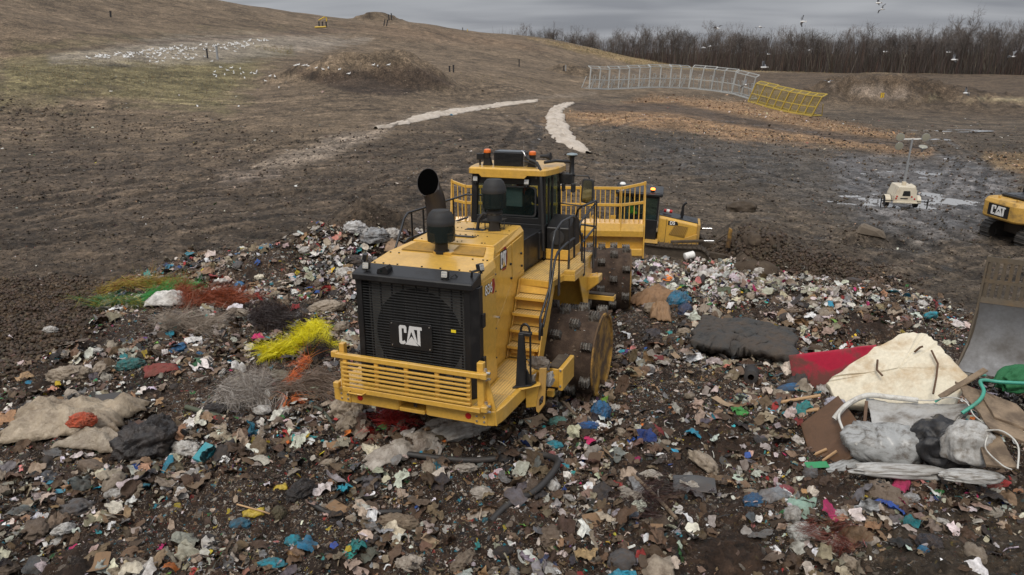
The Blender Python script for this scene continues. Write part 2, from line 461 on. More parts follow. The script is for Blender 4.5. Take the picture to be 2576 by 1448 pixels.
def perf(name, base=(0.62, 0.40, 0.13), sx=0.05, sy=0.04):
    """anti-slip plate with punched holes: dark dots on a grid in object coordinates"""
    m, t, b = newmat(name)
    tc = N(t, 'ShaderNodeTexCoord')
    mp = N(t, 'ShaderNodeMapping'); mp.inputs['Scale'].default_value = (1 / sx, 1 / sy, 1)
    t.links.new(tc.outputs['Object'], mp.inputs['Vector'])
    fr = N(t, 'ShaderNodeVectorMath', operation='FRACTION'); t.links.new(mp.outputs[0], fr.inputs[0])
    sb = N(t, 'ShaderNodeVectorMath', operation='SUBTRACT'); sb.inputs[1].default_value = (0.5, 0.5, 0)
    t.links.new(fr.outputs[0], sb.inputs[0])
    ml = N(t, 'ShaderNodeVectorMath', operation='MULTIPLY'); ml.inputs[1].default_value = (1, 1, 0)
    t.links.new(sb.outputs[0], ml.inputs[0])
    ln = N(t, 'ShaderNodeVectorMath', operation='LENGTH'); t.links.new(ml.outputs[0], ln.inputs[0])
    lt = N(t, 'ShaderNodeMath', operation='LESS_THAN'); lt.inputs[1].default_value = 0.20
    t.links.new(ln.outputs['Value'], lt.inputs[0])
    n = N(t, 'ShaderNodeTexNoise', ins={'Scale': 4.0, 'Detail': 7, 'Roughness': 0.7}); t.links.new(tc.outputs['Object'], n.inputs['Vector'])
    r = N(t, 'ShaderNodeMapRange', ins={'From Min': 0.45, 'From Max': 0.72, 'To Min': 0, 'To Max': 0.6}); t.links.new(n.outputs['Fac'], r.inputs['Value'])
    m1 = N(t, 'ShaderNodeMix', data_type='RGBA'); m1.inputs['A'].default_value = rgba(base); m1.inputs['B'].default_value = (0.25, 0.18, 0.10, 1)
    t.links.new(r.outputs['Result'], m1.inputs['Factor'])
    m2 = N(t, 'ShaderNodeMix', data_type='RGBA'); m2.inputs['B'].default_value = (0.03, 0.02, 0.012, 1)
    t.links.new(m1.outputs['Result'], m2.inputs['A']); t.links.new(lt.outputs[0], m2.inputs['Factor'])
    t.links.new(m2.outputs['Result'], b.inputs['Base Color']); b.inputs['Roughness'].default_value = 0.55
    return m
M_PERF = perf('perforated_yellow_plate')
def glass(name, tint=(0.55, 0.66, 0.63), alpha=0.35):
    m, t, b = newmat(name)
    b.inputs['Base Color'].default_value = (0.02, 0.03, 0.03, 1); b.inputs['Roughness'].default_value = 0.04
    tr = N(t, 'ShaderNodeBsdfTransparent'); tr.inputs['Color'].default_value = rgba(tint)
    mx = N(t, 'ShaderNodeMixShader'); mx.inputs['Fac'].default_value = alpha
    t.links.new(tr.outputs[0], mx.inputs[1]); t.links.new(b.outputs[0], mx.inputs[2])
    t.links.new(mx.outputs[0], t.nodes['Material Output'].inputs['Surface'])
    return m
M_GLASS = glass('cab_glass', (0.72, 0.80, 0.77), 0.16)
M_MESHB = glass('dust_bowl_plastic', (0.30, 0.29, 0.28), 0.55)
def emis(name, c, s):
    m, t, b = newmat(name)
    b.inputs['Base Color'].default_value = rgba(c); b.inputs['Emission Color'].default_value = rgba(c); b.inputs['Emission Strength'].default_value = s
    return m
M_BEACON = paint('amber_lens', (0.75, 0.16, 0.02), 0.25, (0.6, 0.15, 0.03), 0.2, 9, bump=0.0, coat=0.5)
M_BEACONLIT = emis('lit_amber_lens', (1.0, 0.22, 0.03), 4.0)
# ------------------------------------------------------------------ ground colour zones
def sdist(px, py, poly):
    d = np.full(px.shape, 1e9); inside = np.zeros(px.shape, bool)
    n = len(poly)
    for i in range(n):
        ax, ay = poly[i]; bx, by = poly[(i + 1) % n]
        ex, ey = bx - ax, by - ay
        t = np.clip(((px - ax) * ex + (py - ay) * ey) / (ex * ex + ey * ey), 0, 1)
        d = np.minimum(d, np.hypot(px - ax - t * ex, py - ay - t * ey))
        c = ((ay > py) != (by > py)) & (px < (bx - ax) * (py - ay) / ((by - ay) if by != ay else 1e-9) + ax)
        inside ^= c
    return np.where(inside, -d, d)
HEAP = [(-400, 1700), (-400, 960), (60, 905), (200, 860), (250, 745), (330, 700), (480, 640), (700, 620), (800, 575), (880, 565), (1020, 590), (1100, 600), (1400, 640),
        (1600, 668), (1760, 655), (1950, 678), (2130, 715), (2250, 700), (2330, 745), (2470, 790), (2576, 800), (3100, 850), (3100, 1700)]
def zmask(px, py, poly, soft, nz):
    return sstep(soft, -soft, sdist(px, py, poly) + nz * soft * 1.6)
def ground_colour(x, y, z):
    px, py = to_px(x, y, z)
    D = np.hypot(x, y)
    A = lambda c, k=1.0: np.array(c)[None, :] * k
    lg = np.log(np.maximum(D, 3))
    nf = fbm(x * 0.25, y * 0.25, 5, 0.6)
    nb = fbm(x * 0.06 + 9, y * 0.06, 4)
    c = np.broadcast_to(np.array((0.128, 0.094, 0.062)), (len(x), 3)).copy()         # hill dirt
    wet = np.zeros(len(x))
    def lay(mask, col, w=None):
        nonlocal c, wet
        c = c * (1 - mask[:, None]) + np.array(col)[None, :] * mask[:, None]
        if w is not None: wet = wet * (1 - mask) + w * mask
    Z = lambda poly, soft: zmask(px, py, poly, soft, nf)
    lay(Z([(0, 150), (140, 120), (700, 100), (620, 220), (560, 280), (250, 240), (0, 260)], 40) * 0.8, (0.140, 0.120, 0.058))   # weedy grass
    lay(Z([(620, 120), (740, 118), (740, 140), (640, 142)], 10) * 0.7, (0.115, 0.11, 0.045))
    lay(Z([(120, 138), (450, 92), (700, 88), (930, 100), (820, 125), (560, 160), (330, 160), (130, 158)], 14) * 0.75, (0.24, 0.205, 0.165))   # pale gravel apron
    lay(Z([(0, 133), (850, 72), (900, 80), (560, 100), (300, 118), (0, 150)], 4) * 0.6, (0.085, 0.058, 0.042))
    lay(Z([(850, 60), (1100, 70), (1300, 100), (1400, 130), (1000, 100)], 14) * 0.5, (0.16, 0.105, 0.065))
    lay(Z([(1330, 96), (1500, 122), (1700, 164), (1640, 172), (1450, 130)], 6) * 0.8, (0.22, 0.155, 0.075))
    # dark mud everywhere nearer
    lay(Z([(-600, 430), (300, 360), (760, 405), (1000, 330), (1200, 290), (1360, 270), (1500, 400), (1900, 440), (2600, 420), (3200, 400), (3200, 1700), (-600, 1700)], 60), (0.080, 0.059, 0.041), 0.08)
    lay(Z([(640, 420), (820, 352), (960, 318), (985, 328), (860, 385), (740, 418)], 12) * 0.9, (0.30, 0.24, 0.185), 0.0)
    lay(Z([(540, 440), (700, 430), (720, 450), (560, 462)], 10) * 0.6, (0.19, 0.15, 0.12))
    lay(Z([(1000, 292), (1250, 250), (1500, 232), (1500, 240), (1250, 262), (1040, 300)], 6) * 0.5, (0.21, 0.17, 0.13))
    # plateau at the right: grey wet mud, wood chips, haul road
    lay(Z([(1480, 250), (2100, 270), (2700, 300), (3200, 300), (3200, 900), (1500, 700), (1500, 420)], 40), (0.078, 0.060, 0.043), 0.12)
    lay(Z([(1600, 330), (1900, 350), (2250, 400), (2500, 420), (2576, 500), (2300, 640), (2000, 500), (1620, 400)], 40) * 0.85, (0.066, 0.058, 0.050), 0.3)
    lay(Z([(2100, 395), (2420, 400), (2560, 440), (2520, 560), (2440, 600), (2180, 560), (2120, 470)], 30) * 0.7, (0.115, 0.11, 0.11), 0.75)
    lay(Z([(1370, 300), (1500, 265), (1660, 270), (1900, 300), (2150, 345), (2350, 375), (2330, 395), (2050, 365), (1800, 345), (1640, 320), (1480, 310)], 12) * 0.95, (0.235, 0.145, 0.078))
    lay(Z([(1640, 240), (1900, 262), (2060, 300), (2300, 345), (2200, 350), (1950, 310), (1700, 268), (1560, 262)], 10) * 0.95, (0.235, 0.145, 0.078))
    lay(Z([(1420, 260), (1700, 262), (2000, 320), (2350, 370), (2330, 380), (2000, 338), (1660, 284), (1450, 282)], 6) * 0.9, (0.070, 0.050, 0.036), 0.2)
    lay(Z([(2480, 385), (2700, 390), (2700, 470), (2500, 420), (2470, 400)], 12) * 0.9, (0.21, 0.14, 0.07))
    lay(Z([(1900, 215), (2100, 218), (2300, 255), (2576, 262), (2576, 300), (2300, 290), (2060, 250)], 8) * 0.9, (0.085, 0.062, 0.042))
    # far field
    lay(Z([(1690, 175), (1900, 181), (2600, 186), (3200, 186), (3200, 262), (2400, 244), (1890, 218)], 6), (0.082, 0.058, 0.038))
    lay(Z([(2090, 217), (2230, 217), (2330, 248), (2200, 250)], 6), (0.165, 0.130, 0.100))
    lay(Z([(2330, 243), (2600, 248), (2600, 256), (2340, 250)], 3) * .9, (0.22, 0.18, 0.11))
    lay(Z([(1600, 160), (1900, 172), (2700, 180), (2700, 187), (1900, 181), (1650, 173)], 2.5), (0.19, 0.14, 0.075))
    # brown torn bank and heap base
    lay(Z([(-600, 720), (60, 700), (230, 700), (260, 760), (200, 860), (60, 960), (-600, 1000)], 40), (0.072, 0.046, 0.026), 0.05)
    lay(Z([(722, 172), (860, 182), (980, 168), (1080, 170), (1140, 215), (1000, 242), (900, 238), (780, 205)], 7) * 0.95, (0.052, 0.036, 0.025))
    lay(Z([(1690, 640), (1900, 600), (2150, 640), (2330, 720), (2200, 740), (1900, 690)], 20) * 0.8, (0.060, 0.042, 0.028), 0.05)
    hp = zmask(px, py, HEAP, 16, nf)
    lay(hp, (0.036, 0.021, 0.013), 0.15)
    br = Z([(2250, 1290), (2700, 1180), (2700, 1700), (2100, 1700), (2180, 1400)], 50)
    lay(br * 0.8, (0.060, 0.045, 0.030), 0.0)
    ua = x * 0.94 + y * 0.34; va = -x * 0.34 + y * 0.94 + 1.2 * fbm(x * .05, y * .05, 3)
    st = fbm(ua * .10, va * 1.3, 4, .6) * sstep(20, 30, D); st2 = fbm(ua * .02, va * .22, 4, .6)
    c *= np.clip(1 + 0.30 * nb + 0.30 * nf + 0.55 * st + .35 * st2 * sstep(40, 70, D), .35, 2)[:, None]
    return c, wet, hp, px, py

TRK = [[(0, 560), (400, 500), (900, 470), (1250, 440)], [(0, 610), (500, 560), (1000, 500)], [(100, 500), (600, 440), (1000, 400), (1350, 330)], [(560, 600), (800, 580), (1000, 560)], [(0, 440), (500, 400), (900, 350)],
 [(1150, 460), (1300, 380), (1330, 320), (1280, 290)], [(1500, 420), (1800, 400), (2150, 440), (2480, 560)], [(1560, 450), (1900, 440), (2200, 520), (2450, 640)], [(1700, 380), (2100, 400), (2400, 440), (2600, 500)], [(1950, 560), (2200, 600), (2500, 690)], [(2150, 690), (2400, 640), (2600, 630)],
 [(1480, 330), (1600, 300), (1800, 300), (2000, 330), (2300, 372)], [(0, 300), (400, 260), (900, 240), (1300, 225)], [(0, 350), (500, 310), (1000, 270)], [(0, 225), (500, 200), (800, 160)], [(2350, 350), (2450, 420), (2400, 500)]]
def tracks(x, y):
    dep = np.zeros(len(x)); col = np.ones(len(x))
    wob = .35 * fbm(x * .3, y * .3, 3); rough = fbm(x * 1.5, y * 1.5, 3)
    for i, tr in enumerate(TRK):
        P = [hit(*p) for p in tr]; P = np.array([p[:2] for p in P if p]); s0 = 0.0
        d = np.full(len(x), 1e9); sd_ = np.zeros(len(x)); al = np.zeros(len(x))
        for a, b in zip(P[:-1], P[1:]):
            e = b - a; L = np.hypot(*e); t = np.clip(((x - a[0]) * e[0] + (y - a[1]) * e[1]) / L ** 2, 0, 1)
            qx = x - a[0] - t * e[0]; qy = y - a[1] - t * e[1]; dd = np.hypot(qx, qy); m = dd < d
            d = np.where(m, dd, d); al = np.where(m, s0 + t * L, al); s0 += L
        w = .50; off = np.abs(d + wob - 1.05)
        m = sstep(w, w * .5, off) * sstep(-.6, .2, rough + .25)
        cleat = .5 + .5 * np.sign(np.sin(al * 2 * np.pi / (.42 + .1 * (i % 3))))
        dep = np.maximum(dep, m * (.45 + .55 * cleat)); edge = sstep(w * 1.9, w * 1.2, off) - sstep(w * 1.1, w * .6, off)
        col *= 1 + m * (.30 * cleat - .46) + .42 * np.clip(edge, 0, 1)
    return dep, col
def make_ground():
    az = np.r_[np.linspace(-180, -44, 30)[:-1], np.linspace(-43, 43, 780), np.linspace(44, 180, 30)[1:]]
    # distances: dense where the picture is steep
    D = np.r_[0.3, 2.0, 4.0, np.exp(np.linspace(math.log(5.5), math.log(40), 330)), np.exp(np.linspace(math.log(40), math.log(420), 250))[1:], np.exp(np.linspace(math.log(420), math.log(3500), 12))[1:]]
    a = np.radians(az)
    X = (np.sin(a)[None, :] * D[:, None]).ravel(); Y = (np.cos(a)[None, :] * D[:, None]).ravel()
    Z = height(X, Y)
    # torn soil relief inside the heap, as real geometry
    R = np.hypot(X, Y)
    c, wet, hp, px, py = ground_colour(X, Y, Z)
    fine = sstep(36, 12, R)
    tr_, tc_ = tracks(X, Y); Z = Z - tr_ * sstep(120, 30, R) * 0.07; c = c * tc_[:, None]
    wet = np.maximum(wet, tr_ * .8 * ((X > 1.5) & (R > 30)))
    wet = wet * (0.25 + 1.5 * sstep(-.05, .35, fbm(X * .5, Y * .5, 4, .6)))
    nr, nc = len(D), len(az)
    i = np.arange(nr - 1)[:, None] * nc + np.arange(nc - 1)[None, :]
    Q = np.stack([i, i + 1, i + nc + 1, i + nc], -1).reshape(-1, 4)
    col = np.c_[c, wet]
    m, t, b = newmat('trampled_soil'); hpatt = hp
    at = N(t, 'ShaderNodeAttribute', attribute_name='Col')
    tc = N(t, 'ShaderNodeTexCoord')
    def noise(sc, det, ro, dist=0.0):
        n = N(t, 'ShaderNodeTexNoise', ins={'Scale': sc, 'Detail': det, 'Roughness': ro, 'Distortion': dist}); t.links.new(tc.outputs['Object'], n.inputs['Vector']); return n
    nA = noise(0.5, 10, 0.72, 0.6); nB = noise(5.0, 8, 0.72, 0.3); nC = noise(0.09, 6, 0.6)
    def rng_(n, a, b_, c_, d):
        r = N(t, 'ShaderNodeMapRange', ins={'From Min': a, 'From Max': b_, 'To Min': c_, 'To Max': d}); t.links.new(n.outputs['Fac'], r.inputs['Value']); return r
    f1 = rng_(nA, 0.32, 0.68, 0.48, 1.62); f2 = rng_(nB, 0.36, 0.64, 0.38, 1.75); f3 = rng_(nC, 0.35, 0.65, 0.85, 1.18)
    nD = noise(1.4, 9, 0.75); f4 = rng_(nD, 0.33, 0.67, 0.55, 1.5)
    mu = N(t, 'ShaderNodeMath', operation='MULTIPLY'); t.links.new(f1.outputs[0], mu.inputs[0]); t.links.new(f2.outputs[0], mu.inputs[1])
    mu2 = N(t, 'ShaderNodeMath', operation='MULTIPLY'); t.links.new(mu.outputs[0], mu2.inputs[0]); t.links.new(f3.outputs[0], mu2.inputs[1])
    mu3 = N(t, 'ShaderNodeMath', operation='MULTIPLY'); t.links.new(mu2.outputs[0], mu3.inputs[0]); t.links.new(f4.outputs[0], mu3.inputs[1]); mu2 = mu3
    sc = N(t, 'ShaderNodeVectorMath', operation='SCALE'); t.links.new(at.outputs['Color'], sc.inputs[0]); t.links.new(mu2.outputs[0], sc.inputs['Scale'])
    # tiny pale crumbs (shredded paper, plastic, stones) mixed into the soil
    vo = N(t, 'ShaderNodeTexVoronoi', ins={'Scale': 3.2, 'Randomness': 1.0}); t.links.new(tc.outputs['Object'], vo.inputs['Vector'])
    cs = N(t, 'ShaderNodeSeparateColor'); t.links.new(vo.outputs['Color'], cs.inputs[0])
    g = N(t, 'ShaderNodeMath', operation='GREATER_THAN'); g.inputs[1].default_value = 0.80; t.links.new(cs.outputs[0], g.inputs[0])
    l = N(t, 'ShaderNodeMath', operation='LESS_THAN'); l.inputs[1].default_value = 0.20; t.links.new(vo.outputs['Distance'], l.inputs[0])
    gl = N(t, 'ShaderNodeMath', operation='MULTIPLY'); t.links.new(g.outputs[0], gl.inputs[0]); t.links.new(l.outputs[0], gl.inputs[1])
    gm = N(t, 'ShaderNodeMath', operation='MULTIPLY'); gm.inputs[1].default_value = 0.55; t.links.new(gl.outputs[0], gm.inputs[0])
    mx = N(t, 'ShaderNodeMix', data_type='RGBA'); mx.inputs['B'].default_value = (0.30, 0.25, 0.20, 1)
    t.links.new(sc.outputs[0], mx.inputs['A']); t.links.new(gm.outputs[0], mx.inputs['Factor'])
    ha = N(t, 'ShaderNodeAttribute', attribute_name='Heap')
    prev = mx.outputs['Result']; dist_ = None
    for sc_, th in ((9.0, .34), (17.0, .36), (34.0, .38)):
        dn = N(t, 'ShaderNodeTexNoise', ins={'Scale': sc_ * .7, 'Detail': 3}); t.links.new(tc.outputs['Object'], dn.inputs['Vector'])
        dm = N(t, 'ShaderNodeMix', data_type='VECTOR'); dm.inputs['Factor'].default_value = .16; t.links.new(tc.outputs['Object'], dm.inputs['A']); t.links.new(dn.outputs['Color'], dm.inputs['B'])
        v1 = N(t, 'ShaderNodeTexVoronoi', ins={'Scale': sc_, 'Randomness': 1.0}); t.links.new(dm.outputs['Result'], v1.inputs['Vector'])
        s1 = N(t, 'ShaderNodeSeparateColor'); t.links.new(v1.outputs['Color'], s1.inputs[0])
        rp = N(t, 'ShaderNodeValToRGB'); rp.color_ramp.interpolation = 'CONSTANT'; els = rp.color_ramp.elements
        stops = [(0, (.075, .045, .027)), (.22, (.14, .09, .055)), (.36, (.30, .235, .175)), (.47, (.05, .035, .025)), (.56, (.42, .37, .31)), (.64, (.10, .10, .105)), (.70, (.022, .022, .024)), (.76, (.33, .20, .11)), (.82, (.60, .57, .52)), (.89, (.36, .05, .04)), (.91, (.03, .24, .32)), (.935, (.22, .17, .12)), (.975, (.05, .2, .07)), (.985, (.5, .38, .05))]
        els[0].position = 0; els[0].color = rgba(stops[0][1]); els[1].position = stops[1][0]; els[1].color = rgba(stops[1][1])
        for p_, c_ in stops[2:]: e_ = els.new(p_); e_.color = rgba(c_)
        t.links.new(s1.outputs[0], rp.inputs['Fac'])
        l1 = N(t, 'ShaderNodeMath', operation='LESS_THAN'); l1.inputs[1].default_value = th; t.links.new(v1.outputs['Distance'], l1.inputs[0])
        g1_ = N(t, 'ShaderNodeMath', operation='GREATER_THAN'); g1_.inputs[1].default_value = .24; t.links.new(s1.outputs[1], g1_.inputs[0])
        a1 = N(t, 'ShaderNodeMath', operation='MULTIPLY'); t.links.new(l1.outputs[0], a1.inputs[0]); t.links.new(g1_.outputs[0], a1.inputs[1])
        a2 = N(t, 'ShaderNodeMath', operation='MULTIPLY'); t.links.new(a1.outputs[0], a2.inputs[0]); t.links.new(ha.outputs['Fac'], a2.inputs[1])
        m3 = N(t, 'ShaderNodeMix', data_type='RGBA'); t.links.new(a2.outputs[0], m3.inputs['Factor']); t.links.new(prev, m3.inputs['A']); t.links.new(rp.outputs['Color'], m3.inputs['B']); prev = m3.outputs['Result']
    t.links.new(prev, b.inputs['Base Color'])
    ro = N(t, 'ShaderNodeMapRange', ins={'From Min': 0, 'From Max': 1, 'To Min': 0.95, 'To Max': 0.25}); t.links.new(at.outputs['Alpha'], ro.inputs['Value'])
    ad = N(t, 'ShaderNodeMath', operation='MULTIPLY_ADD', use_clamp=True); t.links.new(nA.outputs['Fac'], ad.inputs[0]); ad.inputs[1].default_value = 0.5; ad.inputs[2].default_value = -0.25
    aa = N(t, 'ShaderNodeMath', operation='ADD', use_clamp=True); t.links.new(ro.outputs[0], aa.inputs[0]); t.links.new(ad.outputs[0], aa.inputs[1])
    t.links.new(aa.outputs[0], b.inputs['Roughness'])
    b.inputs['Specular IOR Level'].default_value = 0.35
    hs = N(t, 'ShaderNodeMath', operation='MULTIPLY_ADD'); t.links.new(nB.outputs['Fac'], hs.inputs[0]); hs.inputs[1].default_value = 0.35; t.links.new(nA.outputs['Fac'], hs.inputs[2])
    bp = N(t, 'ShaderNodeBump', ins={'Strength': 1.0, 'Distance': 0.45}); t.links.new(hs.outputs[0], bp.inputs['Height']); t.links.new(bp.outputs['Normal'], b.inputs['Normal'])
    me = fastmesh('ground', np.c_[X, Y, Z], Q, m, col, smooth=True)
    at_ = me.attributes.new('Heap', 'FLOAT', 'POINT'); at_.data.foreach_set('value', np.ascontiguousarray(hp * np.clip(.95 + 2.2 * fbm(X * .6 + 20, Y * .6, 4), 0, 1) * (1 - .6 * zmask(px, py, [(1500, 1100), (1750, 1000), (1900, 1100), (1900, 1450), (1560, 1400)], 50, 0 * px)) * (1 - .8 * zmask(px, py, [(2250, 1290), (2700, 1180), (2700, 1700), (2100, 1700), (2180, 1400)], 50, 0 * px)), np.float32))
    o = link('ground', me); o['kind'] = 'structure'
    return o
ground = make_ground()

# water standing in the hollows of the mud: level sheets, the shore is where the mud rises through them
mw, tw, bw = newmat('sky_painted_water')
bw.inputs['Base Color'].default_value = (0.27, 0.265, 0.26, 1); bw.inputs['Roughness'].default_value = 0.04; bw.inputs['IOR'].default_value = 1.33  # pale grey base colour paints in the bright sky reflected by the water
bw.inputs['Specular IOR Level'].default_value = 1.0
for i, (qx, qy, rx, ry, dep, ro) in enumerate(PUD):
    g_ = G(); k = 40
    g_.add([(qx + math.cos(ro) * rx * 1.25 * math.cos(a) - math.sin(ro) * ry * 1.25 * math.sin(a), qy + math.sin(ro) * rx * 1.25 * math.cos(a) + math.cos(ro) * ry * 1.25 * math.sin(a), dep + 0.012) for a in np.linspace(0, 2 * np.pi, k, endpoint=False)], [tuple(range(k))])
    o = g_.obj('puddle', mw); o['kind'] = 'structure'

# ------------------------------------------------------------------ crumb shapes for the waste
def icos(sub):
    bm = bmesh.new(); bmesh.ops.create_icosphere(bm, subdivisions=sub, radius=1)
    bm.verts.ensure_lookup_table()
    V = np.array([v.co[:] for v in bm.verts]); T = np.array([[v.index for v in f.verts] for f in bm.faces]); bm.free()
    return V, T
def grid(n, m=None):
    m = m or n
    u, v = np.meshgrid(np.linspace(-1, 1, n + 1), np.linspace(-1, 1, m + 1), indexing='ij')
    V = np.stack([u.ravel(), v.ravel(), 0 * u.ravel()], 1)
    i = np.arange(n)[:, None] * (m + 1) + np.arange(m)[None, :]
    a = np.stack([i, i + m + 1, i + m + 2], -1).reshape(-1, 3); b = np.stack([i, i + m + 2, i + 1], -1).reshape(-1, 3)
    return V, np.r_[a, b]
def t_film(n, r):
    V, T = grid(n)
    # square -> irregular blob
    k = np.maximum(np.abs(V[:, 0]), np.abs(V[:, 1])); a = np.arctan2(V[:, 1], V[:, 0])
    rad_ = (0.78 + 0.22 * np.sin(a * 2 + r.uniform(0, 6)) * r.uniform(.2, 1) + 0.08 * np.sin(a * 5 + r.uniform(0, 6)))
    cq = r.uniform(0, 1); hy = np.hypot(V[:, 0], V[:, 1]) + 1e-9; kk = 1 + (k / hy - 1) * cq
    V = np.stack([V[:, 0] * kk * rad_, V[:, 1] * kk * rad_ * r.uniform(0.35, 0.95), 0 * k], 1)
    q = V * r.uniform(0.8, 1.6) + r.uniform(0, 50, 3)
    V[:, 2] = 0.42 * ridged3(q * 1.5, 3) + 0.25 * V[:, 0] ** 2 * r.uniform(-1, 1)
    V[:, :2] += 0.14 * np.stack([vnoise3(q * 2 + 7), vnoise3(q * 2 + 19)], 1)
    return V, T
def t_shard(r):
    k = r.integers(4, 7); a = np.sort(r.uniform(0, 6.283, k)); rr = r.uniform(0.5, 1, k)
    V = np.c_[np.cos(a) * rr, np.sin(a) * rr * r.uniform(.4, 1), r.uniform(-.12, .12, k)]
    V = np.r_[V, [[0, 0, r.uniform(0.02, .2)]]]
    T = np.array([[i, (i + 1) % k, k] for i in range(k)])
    return V, T
def t_strip(r):
    n = 6; s = np.linspace(-1, 1, n + 1); w = 0.10 * r.uniform(.6, 2)
    cx = s; cy = 0.35 * np.sin(s * r.uniform(1, 3) + r.uniform(0, 6)); cz = 0.15 * np.sin(s * 2.5 + r.uniform(0, 6))
    V = np.r_[np.c_[cx, cy - w, cz], np.c_[cx, cy + w, cz + r.uniform(-.08, .08)]]
    T = [];
    for i in range(n): T += [[i, i + 1, n + 2 + i], [i, n + 2 + i, n + 1 + i]]
    return V, np.array(T)
def t_lump(sub, r):
    V, T = icos(sub)
    q = V * 1.3 + r.uniform(0, 60, 3)
    V = V * (0.75 + 0.38 * ridged3(q, 3))[:, None] * np.array([1, r.uniform(.55, .95), r.uniform(.35, .65)])
    return V, T
def t_box(r):
    V = np.array([(x, y, z) for x in (-1, 1) for y in (-1, 1) for z in (-1, 1)], float) * [1, r.uniform(.4, .9), r.uniform(.08, .4)]
    V += r.uniform(-.12, .12, V.shape)
    T = np.array([[0, 1, 3], [0, 3, 2], [4, 6, 7], [4, 7, 5], [0, 4, 5], [0, 5, 1], [2, 3, 7], [2, 7, 6], [0, 2, 6], [0, 6, 4], [1, 5, 7], [1, 7, 3]])
    return V, T
def t_stick(r):
    n = 3; V = []; L = np.linspace(-1, 1, n + 1)
    for s in L:
        off = np.array([0, 0.12 * math.sin(s * 2 + 1), 0.05 * math.cos(s * 3)])
        for k in range(3): V.append([s, off[1] + .035 * math.cos(k * 2.094), off[2] + .035 * math.sin(k * 2.094)])
    T = []
    for i in range(n):
        for k in range(3):
            a = i * 3 + k; b = i * 3 + (k + 1) % 3; T += [[a, b, b + 3], [a, b + 3, a + 3]]
    return np.array(V), np.array(T)
PAL = [  # weight, colour, spread
 (20, (0.075, 0.045, 0.027)), (14, (0.13, 0.085, 0.052)), (9, (0.20, 0.14, 0.090)), (14, (0.32, 0.255, 0.19)), (11, (0.45, 0.385, 0.315)), (11.5, (0.60, 0.555, 0.50)),
 (8.0, (0.74, 0.71, 0.67)), (8, (0.022, 0.022, 0.024)), (5, (0.10, 0.10, 0.105)), (3.5, (0.28, 0.28, 0.28)), (5, (0.33, 0.20, 0.11)),
 (1.0, (0.02, 0.22, 0.32)), (0.8, (0.03, 0.30, 0.30)), (0.6, (0.02, 0.07, 0.28)), (1.3, (0.36, 0.03, 0.03)), (0.7, (0.55, 0.20, 0.18)), (0.5, (0.45, 0.02, 0.12)),
 (0.7, (0.05, 0.22, 0.06)), (0.3, (0.20, 0.42, 0.08)), (0.7, (0.55, 0.40, 0.03)), (0.45, (0.55, 0.14, 0.02)), (0.4, (0.10, 0.05, 0.16))]
def litter_material(name, dirt=0.6):
    m, t, b = newmat(name)
    at = N(t, 'ShaderNodeAttribute', attribute_name='Col'); tc = N(t, 'ShaderNodeTexCoord')
    n = N(t, 'ShaderNodeTexNoise', ins={'Scale': 9.0, 'Detail': 6, 'Roughness': 0.7}); t.links.new(tc.outputs['Object'], n.inputs['Vector'])
    r = N(t, 'ShaderNodeMapRange', ins={'From Min': 0.42, 'From Max': 0.68, 'To Min': 0.0, 'To Max': dirt}); t.links.new(n.outputs['Fac'], r.inputs['Value'])
    mx = N(t, 'ShaderNodeMix', data_type='RGBA'); mx.inputs['B'].default_value = (0.085, 0.055, 0.034, 1)
    t.links.new(at.outputs['Color'], mx.inputs['A']); t.links.new(r.outputs['Result'], mx.inputs['Factor']); t.links.new(mx.outputs['Result'], b.inputs['Base Color'])
    b.inputs['Roughness'].default_value = 0.55; b.inputs['Specular IOR Level'].default_value = 0.4
    n2 = N(t, 'ShaderNodeTexNoise', ins={'Scale': 30.0, 'Detail': 4, 'Roughness': 0.6, 'Distortion': 1.5}); t.links.new(tc.outputs['Object'], n2.inputs['Vector'])
    bp = N(t, 'ShaderNodeBump', ins={'Strength': 0.8, 'Distance': 0.03}); t.links.new(n2.outputs['Fac'], bp.inputs['Height']); t.links.new(bp.outputs['Normal'], b.inputs['Normal'])
    return m
M_LIT = litter_material('soiled_litter')
def rand_rot(r, n, tilt):
    yaw = r.uniform(0, 2 * np.pi, n); ti = r.normal(0, tilt, n); tj = r.normal(0, tilt, n)
    cy, sy = np.cos(yaw), np.sin(yaw); ca, sa = np.cos(ti), np.sin(ti); cb, sb = np.cos(tj), np.sin(tj)
    o = np.zeros(n); e = np.ones(n)
    Rz = np.stack([cy, -sy, o, sy, cy, o, o, o, e], 1).reshape(n, 3, 3)
    Rx = np.stack([e, o, o, o, ca, -sa, o, sa, ca], 1).reshape(n, 3, 3)
    Ry = np.stack([cb, o, sb, o, e, o, -sb, o, cb], 1).reshape(n, 3, 3)
    return Rz @ Rx @ Ry
